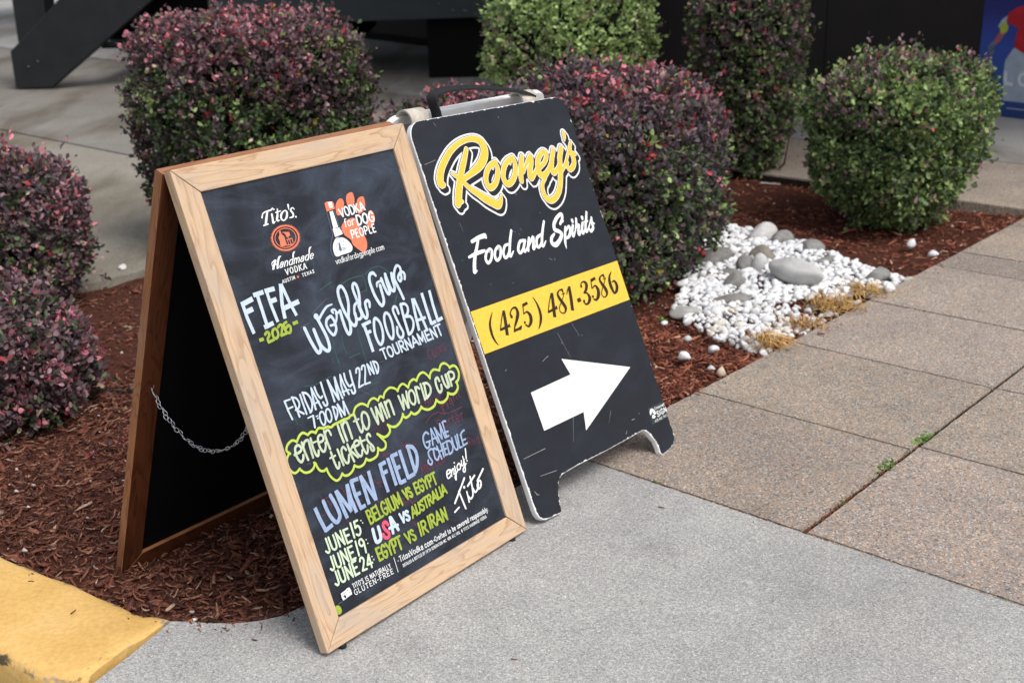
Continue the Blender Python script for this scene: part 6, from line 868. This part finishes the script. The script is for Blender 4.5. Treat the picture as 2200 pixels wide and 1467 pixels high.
# sticker
ink = Ink(); ink.mats = [M['sticker']]
ink.v += [(.4945, .1195, .0006), (.4922, .0768, .0006), (.5615, .0765, .0006), (.5622, .1185, .0006)]; ink.f.append((0, 1, 2, 3)); ink.m.append(0)
ink.read(INKDATA['sticker'], .0009)
o = from_pydata('sticker', ink.v, ink.f, [], None)
for m_ in ink.mats: o.data.materials.append(m_)
o.data.polygons.foreach_set('material_index', ink.m); place(o, root2, MF2)
# arched tan hinges over the ridge and the webbing handle
off_ = Vector(root2.location)
ridge = BL2 + nh2 * .402 + Vector((0, 0, .852))
for u0 in (.036, .424):
    bm = bmesh.new(); prev = None; rows_ = []
    for uu_ in (u0, u0 + .056):
        ro = []
        for rr_ in (.027, .0228):
            for a in np.linspace(-15, 195, 15):
                a = math.radians(a); ro.append(bm.verts.new(ridge + eh2 * uu_ + nh2 * (math.cos(a) * rr_) + Vector((0, 0, math.sin(a) * rr_ * 1.0 - .019 * uu_)) - off_))
        rows_.append(ro)
    A_, B2_ = rows_
    for i in range(14):
        f_ = bm.faces.new((A_[i], A_[i + 1], B2_[i + 1], B2_[i])); f_.smooth = True
        f_ = bm.faces.new((A_[15 + i], B2_[15 + i], B2_[16 + i], A_[16 + i])); f_.smooth = True
        for R_ in (A_, B2_): bm.faces.new((R_[i], R_[15 + i], R_[16 + i], R_[i + 1])).material_index = 1
    bmesh.ops.recalc_face_normals(bm, faces=bm.faces)
    from_bm('hinge', bm, [M['tan'], M['greyplastic']], root2)
hp = [(.116, -.045), (.114, -.01), (.106, .020), (.101, .042), (.104, .056), (.116, .064), (.150, .0685), (.21, .066), (.27, .057), (.33, .044), (.39, .028), (.44, .012), (.462, .0)]
hp = catmull([[a, b_, 0] for a, b_ in hp], False, 4)[:, :2]
bm = bmesh.new(); prev = None
for i, (u_, h_) in enumerate(hp):
    tq = hp[min(i + 1, len(hp) - 1)] - hp[max(i - 1, 0)]; tq = tq / np.linalg.norm(tq)
    nrm = eh2 * (-tq[1]) + Vector((0, 0, tq[0])); wdir = nh2 * .92 + nrm * .25
    c_ = ridge + eh2 * (u_ + .014) + Vector((0, 0, h_ * .66 + .014 - .019 * u_)) - off_ - nh2 * .014
    tw_ = .0125
    ring = [bm.verts.new(c_ + wdir * a * tw_ + nrm * b_ * .002) for a, b_ in ((-1, -1), (-.4, -1.3), (.4, -1.3), (1, -1), (1, 1), (.4, 1.3), (-.4, 1.3), (-1, 1))]
    if prev:
        for k in range(8): bm.faces.new((prev[k], prev[(k + 1) % 8], ring[(k + 1) % 8], ring[k]))
    prev = ring
bmesh.ops.recalc_face_normals(bm, faces=bm.faces)
from_bm('handle', bm, [M['strap']], root2)

# ------------------------------------------------------------------ white pebbles and river stones
def rock_mesh(name, seed, sub=2, flat=.7, rough_=.16):
    rg = np.random.default_rng(seed); bm = bmesh.new(); bmesh.ops.create_icosphere(bm, subdivisions=sub, radius=1)
    ph = rg.uniform(0, 6.28, 8); dirs = rg.normal(size=(7, 3)); dirs /= np.linalg.norm(dirs, axis=1)[:, None]; cut = rg.uniform(.58, .88, 7)
    for v_ in bm.verts:
        d = np.array(v_.co); r_ = 1 + rough_ * (math.sin(d[0] * 2.3 + ph[0]) * math.sin(d[1] * 2.1 + ph[1]) + .5 * math.sin(d[2] * 3.7 + ph[2] + d[0] * 2))
        q_ = d * r_
        for dd, cc in zip(dirs, cut):
            ex_ = q_ @ dd - cc
            if ex_ > 0: q_ = q_ - dd * ex_ * .88
        v_.co = q_ * [1, .82, flat]
    for f_ in bm.faces: f_.smooth = True
    me = bpy.data.meshes.new(name); bm.to_mesh(me); bm.free(); return me
PEB = [rock_mesh('white_pebble', 40 + i, 2, .66 + .06 * (i % 3), .25) for i in range(8)]
for m_ in PEB: m_.materials.append(M['white_stone'])
pile = [(.871, 5.197), (.70, 4.69), (.62, 4.3), (.545, 4.047), (.60, 3.86), (.641, 3.76), (.765, 3.56), (.89, 3.69), (1.156, 3.985), (1.465, 4.30), (1.376, 4.504), (1.233, 4.785), (1.091, 5.097), (.93, 5.192)]
big = [(1.035, 4.335, .105, .058, .050, .55, 'pale', 'largest pale grey oval river stone lying among the white pebbles'), (1.049, 4.984, .075, .055, .055, .5, 'pale', 'angular pale stone at the back edge of the white pebbles'), (1.115, 4.93, .062, .055, .042, .2, 'grey', 'dark grey rounded stone beside the angular pale stone'),
       (1.205, 4.80, .085, .06, .035, .9, 'grey', 'flat grey stone at the back edge next to the bark'), (.800, 4.66, .085, .065, .045, .7, 'grey', 'broad grey stone by the foot of the purple bush'), (.891, 4.545, .046, .042, .042, .4, 'grey', 'small upright grey stone left of the brownish rough stone'), (.945, 4.535, .040, .034, .05, .1, 'pale', 'small pale upright stone touching the brownish rough stone'),
       (.985, 4.655, .068, .05, .05, .2, 'rough', 'rough brownish grey stone behind the largest oval stone'), (.828, 4.47, .062, .030, .024, -.4, 'grey', 'long narrow grey stone slanting in the white pebbles'), (.815, 4.335, .052, .040, .040, .3, 'grey', 'dark stone under the long narrow one'), (.77, 4.14, .082, .05, .030, .1, 'grey', 'low grey stone half sunk in the pebbles near the black sign'),
       (1.348, 4.365, .062, .052, .042, .6, 'grey', 'grey wedge shaped stone near the walk'), (1.452, 4.335, .045, .035, .02, .6, 'pale', 'flat pale stone at the walk edge beside the pebbles'), (.60, 4.03, .072, .05, .026, .2, 'pale', 'pale greenish stone at the near corner of the pebbles'), (1.22, 4.615, .075, .035, .022, .4, 'grey', 'flat grey stone partly covered behind the oval stone'), (1.06, 4.55, .06, .035, .03, .3, 'grey', 'small dark stone between the rough stone and the oval stone')]
rg = np.random.default_rng(12)
sp = .0265; cand = []
for iy, yv in enumerate(np.arange(3.45, 5.3, sp * .86)):
    for xv in np.arange(.4, 1.6, sp): cand.append((xv + (iy % 2) * sp / 2 + rg.normal(0, .005), yv + rg.normal(0, .005)))
cand = np.array(cand); cand = cand[inside(pile, cand[:, 0], cand[:, 1])]
s_c, t_c = to_st(cand[:, 0], cand[:, 1]); cand = cand[t_c < T_EDGE - .012]
thin = ((cand[:, 0] - 1.13) ** 2 / .05 + (cand[:, 1] - 4.06) ** 2 / .012 < 1) & (rg.random(len(cand)) < .75)   # bare strip with dry grass along the walk
cand = cand[~thin]
ok = np.ones(len(cand), bool)
for bx, by, ra, rb, rc, yw, kd, lb in big: ok &= ((cand[:, 0] - bx) ** 2 + (cand[:, 1] - by) ** 2) > (min(ra, rb) * .70) ** 2
cand = cand[ok]; order = np.argsort(np.hypot(cand[:, 0], cand[:, 1])); cand = cand[order]
rest_v, rest_f = [], []
for i, (xv, yv) in enumerate(cand):
    r_ = float(np.clip(rg.gamma(9, .00165), .0075, .026)); layer = rg.random()
    z_ = MULCH_Z + .028 + r_ * .22 + layer * .007
    me = PEB[int(rg.integers(8))]; rot = (rg.normal(0, .5), rg.normal(0, .5), rg.uniform(0, 6.28)); s3 = (r_ * rg.uniform(.9, 1.25), r_ * rg.uniform(.8, 1.05), r_ * rg.uniform(.8, 1.1))
    if i < 300:
        o = bpy.data.objects.new('white_pebble', me); col.objects.link(o); o.location = (xv, yv, z_); o.rotation_euler = rot; o.scale = s3
        tag(o, 'white marble pebble in the decorative pebble patch beside the walk', 'pebble', 'white pebbles in the patch')
    else:
        mm = Matrix.LocRotScale(Vector((xv, yv, z_)), Matrix.Rotation(rot[2], 3, 'Z').to_euler(), Vector(s3))
        b = len(rest_v); rest_v += [tuple(mm @ v_.co) for v_ in me.vertices]; rest_f += [tuple(b + k for k in p_.vertices) for p_ in me.polygons]
tag(from_pydata('white_gravel', rest_v, rest_f, [M['white_stone']], smooth=True), 'white decorative pebbles filling the far part of the pebble patch', 'gravel', kind='stuff')
STM = dict(pale=M['pale_stone'], grey=M['grey_stone'], rough=mat_stone('brownish_stone', (.17, .15, .12), (.30, .275, .23)))
for i, (bx, by, ra, rb, rc, yw, kd, lb) in enumerate(big):
    me = rock_mesh('river_stone', 70 + i, 3, 1.0, .10 if i else .05); me.materials.append(STM[kd])
    o = bpy.data.objects.new('river_stone', me); col.objects.link(o)
    o.location = (bx, by, MULCH_Z + .020 + rc * (.50 if i else .85)); o.rotation_euler = (0.05, -.06, yw if i else -1.0); o.scale = (ra * .88, rb * 1.0, rc * .95)
    if i == 0: o.scale = (.128, .064, .056); o.location.z = MULCH_Z + .080
    tag(o, lb, 'stone', 'river stones among the pebbles')
strays = [(.531, 3.60, .021, 'white pebble lying alone on the bark beside the black sign'), (.63, 3.66, .024, 'white pebble on the bark just below the pebble patch'), (.566, 3.78, .013, 'tiny white pebble on the bark below the purple bush'), (.51, 3.93, .014, 'white pebble at the foot of the purple bush'), (.60, 3.50, .014, 'half buried white pebble on the bark'), (1.325, 4.16, .024, 'white pebble rolled onto the edge of the walk'), (-1.535, 4.745, .024, 'round white pebble at the driveway edge behind the bark'), (1.66, 4.70, .022, 'white pebble in front of the large green bush'), (1.62, 4.84, .026, 'grey white pebble under the large green bush')]
for i, (xv, yv, r_, lb) in enumerate(strays):
    o = bpy.data.objects.new('white_pebble', PEB[i % 8]); col.objects.link(o); o.location = (xv, yv, (r_ * .62 if i == 5 else MULCH_Z + .02 + r_ * .45)); o.rotation_euler = (.2, .1, i * 1.3); o.scale = (r_ * 1.15, r_, r_)
    tag(o, lb, 'pebble')
me = rock_mesh('tan_stone', 99, 2, .9, .2); me.materials.append(plain('buff_stone', (.52, .44, .34), .8, .2))
o = bpy.data.objects.new('tan_stone', me); col.objects.link(o); o.location = (.618, 3.43, -.004); o.scale = (.015, .013, .02); tag(o, 'small buff stone at the edge between bark and walk', 'stone')
# fine pale grit scattered through the bark
gv, gf = [], []
for i in range(420):
    xv, yv = rg.uniform(-1.5, 2.2), rg.uniform(2.15, 6.3)
    if not inside(bed, np.array([xv]), np.array([yv]))[0]: continue
    r_ = rg.uniform(.0022, .007); me = PEB[i % 8]; b = len(gv)
    if i % 8 > 3: me = PEB[i % 4]
    gv += [tuple(np.array(v_.co) * r_ + [xv, yv, float(mulch_h(xv, yv)) + .014]) for v_ in me.vertices]; gf += [tuple(b + k for k in p_.vertices) for p_ in me.polygons]
tag(from_pydata('grit', gv, gf, [plain('pale_grit', (.5, .46, .41), .8, .2, .3, 30)]), 'fine pale grit scattered through the bark', 'grit', kind='stuff')

# ------------------------------------------------------------------ dry grass and weeds
def tuft(name, label, cat, x, y, z, n, L, spread, colr, seed, group, lean=(0, 0), width=.0012, flat_=.35):
    rg = np.random.default_rng(seed); V, F, C = [], [], []
    for i in range(n):
        a = rg.uniform(0, 6.28); d = np.array([math.cos(a), math.sin(a), 0]); l_ = L * rg.uniform(.4, 1.1); b0_ = np.array([rg.normal(0, spread), rg.normal(0, spread), 0])
        up_ = rg.uniform(.05, 1) * flat_
        pts = [b0_ + (d + np.array([*lean, 0])) * l_ * f_ + np.array([0, 0, up_ * l_ * math.sin(min(1, f_ * 1.2) * 2.6)]) for f_ in (0, .35, .7, 1)]
        sd = np.array([-d[1], d[0], .3]); b = len(V); cc = np.array(colr) * rg.uniform(.6, 1.35)
        for p_, w_ in zip(pts, (1, 1, .8, .15)): V += [p_ + sd * width * w_, p_ - sd * width * w_]; C += [cc, cc]
        for k in range(3): F += [b + 2 * k, b + 2 * k + 1, b + 2 * k + 3, b + 2 * k + 2]
    o = np_mesh(name, np.array(V), 4, np.array(F), [M['straw']], None, np.array(C)); o.location = (x, y, z)
    tag(o, label, cat, group)
GG = 'dry grass tufts in the pebble patch'
tuft('dry_grass', 'straw coloured dry grass tuft at the near corner of the pebbles, bark side', 'grass tuft', .80, 3.66, -.006, 200, .095, .022, (.50, .30, .11), 1, GG, (.0, .0), .0014, .6)
tuft('dry_grass', 'dry grass patch between pebbles and walk, in front of the oval stone', 'grass tuft', 1.10, 4.03, .0, 420, .055, .045, (.42, .25, .09), 2, GG, (0, 0), .0015, .55)
tuft('dry_grass', 'dry grass strip close to the wedge shaped stone', 'grass tuft', 1.25, 4.19, .0, 260, .05, .04, (.46, .28, .10), 3, GG, (0, 0), .0015, .55)
tuft('dry_grass', 'sparse dry grass along the lower walk edge of the pebbles', 'grass tuft', .97, 3.85, -.006, 200, .05, .035, (.40, .23, .09), 4, GG, (0, 0), .0015, .55)
tuft('dry_grass', 'small dry grass clump under the oval stone', 'grass tuft', 1.06, 4.22, -.02, 70, .035, .03, (.40, .24, .09), 5, GG, (0, 0), .0015, .55)
WG = 'green weeds in the pavement joints'
for i, (pt_, lb, n_l, sz_) in enumerate([((1.052, 2.915), 'largest leafy weed in the long slab joint, farther of two', 26, .020), ((.906, 2.757), 'leafy green weed in the long slab joint, nearer of two', 30, .019), ((.757, 2.577), 'tiny mossy weed in the long joint nearest the concrete', 14, .011), ((.341, 2.702), 'small green grass tuft where walk and concrete meet', 22, .013), ((.55, 2.515), 'low moss strip in the seam between walk and concrete', 14, .010), ((.96, 2.125), 'low moss at the seam near the frame edge', 14, .010), ((.986, 2.845), 'little weed between the two large joint weeds', 10, .013), ((-.955, 2.62 + .6), 'green weed seedling on the bark beside the chalkboard', 12, .022), ((.51, 3.98), 'small yellow green weed by the near pebble corner', 18, .022)]):
    rg2 = np.random.default_rng(60 + i); root_w = None
    nl = n_l; LP = rg2.normal(0, .006 if i != 4 else .02, (nl, 3)) * [1, 1, .15]
    if i in (0, 1, 2, 6): LP[:, :2] += rg2.normal(0, .020, (nl, 1)) * GD
    ax = rg2.normal(0, 1, (nl, 3)) * [1, 1, .2] + [0, 0, .28]; ax /= np.linalg.norm(ax, axis=1)[:, None]; sn = np.cross(ax, [0, 0, 1.0]) + rg2.normal(0, .2, (nl, 3)); sn /= np.linalg.norm(sn, axis=1)[:, None]
    sz = .82 * sz_ * rg2.uniform(.6, 1.2, nl); wd = sz * (.75 if i < 2 else .32)
    vv = np.stack([LP + ax * (sz * u)[:, None] + sn * (wd * v)[:, None] for u, v in ((0, 0), (.38, -.4), (.78, -.42), (1, 0), (.78, .42), (.38, .4))], 1).reshape(-1, 3)
    idx = (np.array([[0, 1, 2, 3], [0, 3, 4, 5]])[None] + (np.arange(nl) * 6)[:, None, None]).reshape(-1)
    o = np_mesh('weed', vv, 4, idx, [M['leaf']], None, np.repeat(np.array([(.13, .25, .05)]) * rg2.uniform(.6, 1.4, (nl, 1)), 6, 0))
    o.location = (*pt_, -.003 if i < 7 else MULCH_Z + .02); tag(o, lb, 'weed', WG)

# small litter
def bit(name, label, cat, x, y, z, L, W, T, yw, colr, mat=None):
    bm = bmesh.new(); box(bm, (-L / 2, -W / 2, 0), (L / 2, W / 2, T)); 
    for v_ in bm.verts:
        if v_.co.x > 0: v_.co.y *= .45
        v_.co.z += .18 * L * (v_.co.x / L) ** 2
    bevel_all(bm, min(W, T) * .25, 1)
    o = from_bm(name, bm, [mat or plain(name + '_material', colr, .8, .2)]); o.location = (x, y, z); o.rotation_euler = (0, 0, yw); tag(o, label, cat)
bit('bark_chip', 'stray reddish bark chip on the aggregate slab near the pebbles', 'bark chip', .985, 3.73, .001, .026, .008, .004, -.6, (.16, .06, .03))
bit('bark_chip', 'thin brown bark sliver on the concrete in front of the chalkboard', 'bark chip', -.008, 1.966, .001, .013, .0022, .002, -.3, (.16, .07, .04))
bit('bark_chip', 'small bark sliver on top of the yellow kerb', 'bark chip', -.885, 2.16, .003, .016, .003, .002, 1.2, (.13, .05, .025))
bit('bark_chip', 'dark speck of bark on the grey concrete right of the black sign foot', 'bark chip', .335, 2.56, .001, .016, .0025, .002, -.5, (.05, .03, .02))
bm = bmesh.new(); tube(bm, [(-.010, 0, 0), (.004, 0, 0)], .0036, 10, mi=0); tube(bm, [(.0042, 0, 0), (.0125, .001, 0)], [.0037, .0036], 10, mi=1)
o = from_bm('cigarette_butt', bm, [plain('paper', (.75, .73, .68), .8, .2), plain('filter', (.45, .17, .07), .8, .2)]); o.location = (-.645, 2.146, -.012); o.rotation_euler = (0, -.35, -2.0); tag(o, 'cigarette butt on the bark at the end of the yellow kerb', 'cigarette butt')
# joint debris: red bark crumbs lying in the open joints
jv, jf = [], []
for i in range(150):
    if i < 80: s_, t_ = S_JOINT + rg.normal(0, .003), rg.uniform(-1.74, -1.05)
    else: s_, t_ = 2.24 + abs(rg.normal(0, .35)), -1.138 + rg.normal(0, .002)
    x_, y_ = st(s_, t_); l_, w_ = rg.uniform(.003, .010), rg.uniform(.0015, .003); a = rg.uniform(0, 3.1) if i % 2 else GA - (1.57 if i < 80 else 0)
    dx, dy = math.cos(a), math.sin(a); b = len(jv)
    for su, sv in ((-1, -1), (1, -1), (1, 1), (-1, 1)): jv.append((x_ + dx * l_ / 2 * su - dy * w_ / 2 * sv, y_ + dy * l_ / 2 * su + dx * w_ / 2 * sv, -.004 + .003 * (su > 0)))
    for su, sv in ((-1, -1), (1, -1), (1, 1), (-1, 1)): jv.append((x_ + dx * l_ / 2 * su - dy * w_ / 2 * sv, y_ + dy * l_ / 2 * su + dx * w_ / 2 * sv, -.007 + .003 * (su > 0)))
    jf += [(b, b + 1, b + 2, b + 3), (b, b + 4, b + 5, b + 1), (b + 1, b + 5, b + 6, b + 2), (b + 2, b + 6, b + 7, b + 3), (b + 3, b + 7, b + 4, b)]
tag(from_pydata('bark_crumbs', jv, jf, [plain('red_bark_crumb', (.17, .055, .03), .9, .1)]), 'reddish bark crumbs caught in the pavement joints', 'debris', kind='stuff')

# ------------------------------------------------------------------ building, poster, stairs
WA = Vector((3.08545, 7.72365, 0)); WD = Vector((.6315344, -.77534786, 0)); WNORM = Vector((WD.y, -WD.x, 0))   # towards the camera
if WNORM.dot(-WA) < 0: WNORM = -WNORM
bl = empty('building', WA + WD * -3, 'dark brown clad building behind the bushes', 'building')
def wall_box(name, w0, w1, z0, z1, d0, d1, mat, parent=bl):
    bm = bmesh.new(); off = Vector(parent.location)
    pts = [WA + WD * w_ + WNORM * d_ for w_, d_ in ((w0, d0), (w1, d0), (w1, d1), (w0, d1))]
    prism(bm, [(p_.x - off.x, p_.y - off.y) for p_ in pts], z0 - off.z, z1 - off.z); bmesh.ops.recalc_face_normals(bm, faces=bm.faces)
    return from_bm(name, bm, [mat], parent)
for i, (a, b_) in enumerate([(-2.62, -1.394), (-1.388, .9), (.906, 2.4), (-4.4, -2.626)]): wall_box('wall_panel', a, b_, 0, 3.6, -.35, -.02, M['wall'])
wall_box('wall_panel', -13, -4.406, 0, 3.6, -.35, -.02, M['redwall'])
wall_box('base_trim', -13, 2.4, 0, .07, -.018, -.004, M['black'])
wall_box('shade_canopy', -13, 2.4, 3.0, 3.25, -.4, 2.3, M['darkpaint'])  # unseen overhang added to darken the wall and the ground beneath
# poster standing against the wall
pr_ = bpy.data.objects.new('poster', None)
t = NT('poster_blue', .35, .4); sp_ = t.add('ShaderNodeSeparateXYZ'); t.link(t.x.outputs['Object'], sp_.inputs[0])
nz_ = t.noise(t.x.outputs['Object'], 4, 3)
t.color(t.ramp(t.math('ADD', sp_.outputs[1], t.math('MULTIPLY', nz_.outputs['Fac'], .15)), [(.0, (.012, .03, .13)), (.30, (.03, .085, .30)), (.50, (.028, .07, .36)), (.72, (.014, .018, .17)), (1, (.010, .010, .11))]).outputs[0])
P_ = dict(red=plain('poster_red', (.42, .012, .022), .4, .3, .2, 12), white=plain('poster_white', (.36, .42, .52), .4, .3, .15, 12), skin=plain('poster_skin', (.40, .10, .13), .4, .3), lime=plain('poster_lime', (.42, .48, .05), .4, .3), glove=plain('poster_glove', (.10, .14, .19), .4, .3, .6, 30), letter=plain('poster_letter', (.62, .66, .72), .4, .3))
ik = Ink(); ik.mats = [t.m] + list(P_.values()); pm = {k: i + 1 for i, k in enumerate(P_)}
bx_ = [(-.2, 0), (.95, 0), (.95, 1.55), (-.2, 1.55)]
ik.v += [(x_, y_, 0) for x_, y_ in bx_] + [(x_, y_, -.012) for x_, y_ in bx_]; ik.f += [(0, 1, 2, 3), (7, 6, 5, 4), (0, 4, 5, 1), (1, 5, 6, 2), (2, 6, 7, 3), (3, 7, 4, 0)]; ik.m += [0] * 6
def pp(c_, pts, z=.001): ik.poly(pts, pm[c_], z)
pp('white', [(.023, .418), (.0, .38), (-.023, .342), (-.025, .24), (-.01, .1), (.17, .1), (.20, .26), (.22, .42), (.1, .44)])
pp('red', [(-.033, .625), (-.045, .575), (.0, .552), (.04, .541), (.03, .48), (.025, .425), (.10, .388), (.24, .40), (.25, .56), (.30, .64), (.24, .70), (.12, .69), (.02, .66)], .0016)
pp('skin', [(-.06, .545), (-.035, .51), (-.07, .455), (-.10, .425), (-.118, .44), (-.09, .49)], .0014)
pp('white', [(-.035, .61), (-.07, .585), (-.095, .54), (-.075, .53), (-.04, .565)], .0013)
pp('lime', [(-.05, .575), (-.085, .54), (-.065, .495), (-.03, .515), (-.025, .545)], .0018)
pp('glove', [(-.10, .445), (-.115, .45), (-.145, .425), (-.135, .375), (-.115, .36), (-.10, .39), (-.105, .415)], .002)
for q_ in ([(-.012, .281), (-.004, .197)], [(-.012, .204), (.046, .204)]): ik.ribbon([(*a, .022) for a in q_], False, False, pm['letter'], .0026)
ik.ribbon(catmull([(.115 + .033 * math.cos(a), .24 + .036 * math.sin(a), .020) for a in np.linspace(0, 6.28, 9)[:-1]], True, 3), True, False, pm['letter'], .0026)
for k in range(4): ik.ribbon([(.03 + k * .022, .103, .004), (.040 + k * .022, .108, .004)], False, True, pm['white'], .0022)
ik.ribbon([(.02, .057, .006), (.40, .057, .006)], False, False, pm['white'], .0022)
o = from_pydata('poster', ik.v, ik.f, [], None)
for m_ in ik.mats: o.data.materials.append(m_)
o.data.polygons.foreach_set('material_index', ik.m)
o.matrix_world = frame_matrix(WA + WNORM * .012, WD, Vector((0, 0, 1)), WNORM)
tag(o, 'blue poster of a footballer in a red shirt standing against the dark wall', 'poster')
bpy.data.objects.remove(pr_)

# dark open stair and its landing on the far left
sr = empty('staircase', (-3.75, 10.09, 0), 'black painted stair with a teal landing edge at the building', 'stairs')
def slab_xz(name, pts, y0, y1, mat):
    bm = bmesh.new(); off = sr.location
    lo = [bm.verts.new((x_ - off.x, y0 - off.y, z_ - off.z)) for x_, z_ in pts]; hi = [bm.verts.new((x_ - off.x, y1 - off.y, z_ - off.z)) for x_, z_ in pts]
    n_ = len(pts); bm.faces.new(lo); bm.faces.new(hi[::-1])
    for i in range(n_): bm.faces.new((lo[i], hi[i], hi[(i + 1) % n_], lo[(i + 1) % n_]))
    bmesh.ops.recalc_face_normals(bm, faces=bm.faces); bevel_all(bm, .006, 1); return from_bm(name, bm, [mat], sr)
slab_xz('stringer', [(-3.90, 0), (-3.615, 0), (-3.345, .20), (-2.6, .76), (-2.6, 1.25), (-2.9, 1.18), (-3.84, .34), (-3.90, .29)], 10.0, 10.10, M['darkpaint'])
slab_xz('post', [(-3.87, .3), (-3.62, .3), (-3.62, 1.9), (-3.87, 1.9)], 10.11, 10.35, M['darkpaint'])
slab_xz('stair_enclosure', [(-3.30, .26), (-1.2, .26), (-1.2, 1.6), (-2.4, 1.6), (-3.0, .62)], 10.35, 11.9, M['black'])
for k in range(4): slab_xz('tread', [(-3.30 + k * .24, .30 + k * .19), (-3.04 + k * .24, .30 + k * .19), (-3.04 + k * .24, .335 + k * .19), (-3.30 + k * .24, .335 + k * .19)], 10.104, 10.34, M['darkpaint'])
for x_, z_ in ((-3.78, .16), (-3.70, .20)): slab_xz('bolt', [(x_, z_), (x_ + .018, z_), (x_ + .018, z_ + .018), (x_, z_ + .018)], 9.985, 9.998, M['hinge'])
slab_xz('landing_edge', [(-2.3, .452), (.10, .478), (.10, .95), (-2.3, .95)], 9.95, 10.03, M['teal'])
slab_xz('landing', [(-2.3, .80), (.10, .80), (.10, .94), (-2.3, .94)], 10.04, 11.7, M['darkpaint'])
slab_xz('pier', [(-.62, 0), (.05, 0), (.05, .80), (-.62, .80)], 10.10, 10.9, M['black'])
for x_, z_, l_ in ((-.52, .585, .02), (-.42, .535, .035), (-.33, .53, .045)): slab_xz('paint_scuff', [(x_, z_), (x_ + l_, z_ - .008), (x_ + l_, z_ + .004), (x_, z_ + .014)], 9.945, 9.949, M['patina'])
# weathered strip of roofing paper in the bark by the tall bush
bit('paper_scrap', 'white strip of litter under the tall purple bush', 'litter', 1.286, 6.0, MULCH_Z + .03, .10, .018, .003, -.5, (.6, .6, .6))
bit('drain_cover', 'rusty brown plate set in the yard concrete', 'plate', -2.40, 8.50, -.011, .16, .16, .004, .85, (.07, .035, .025))
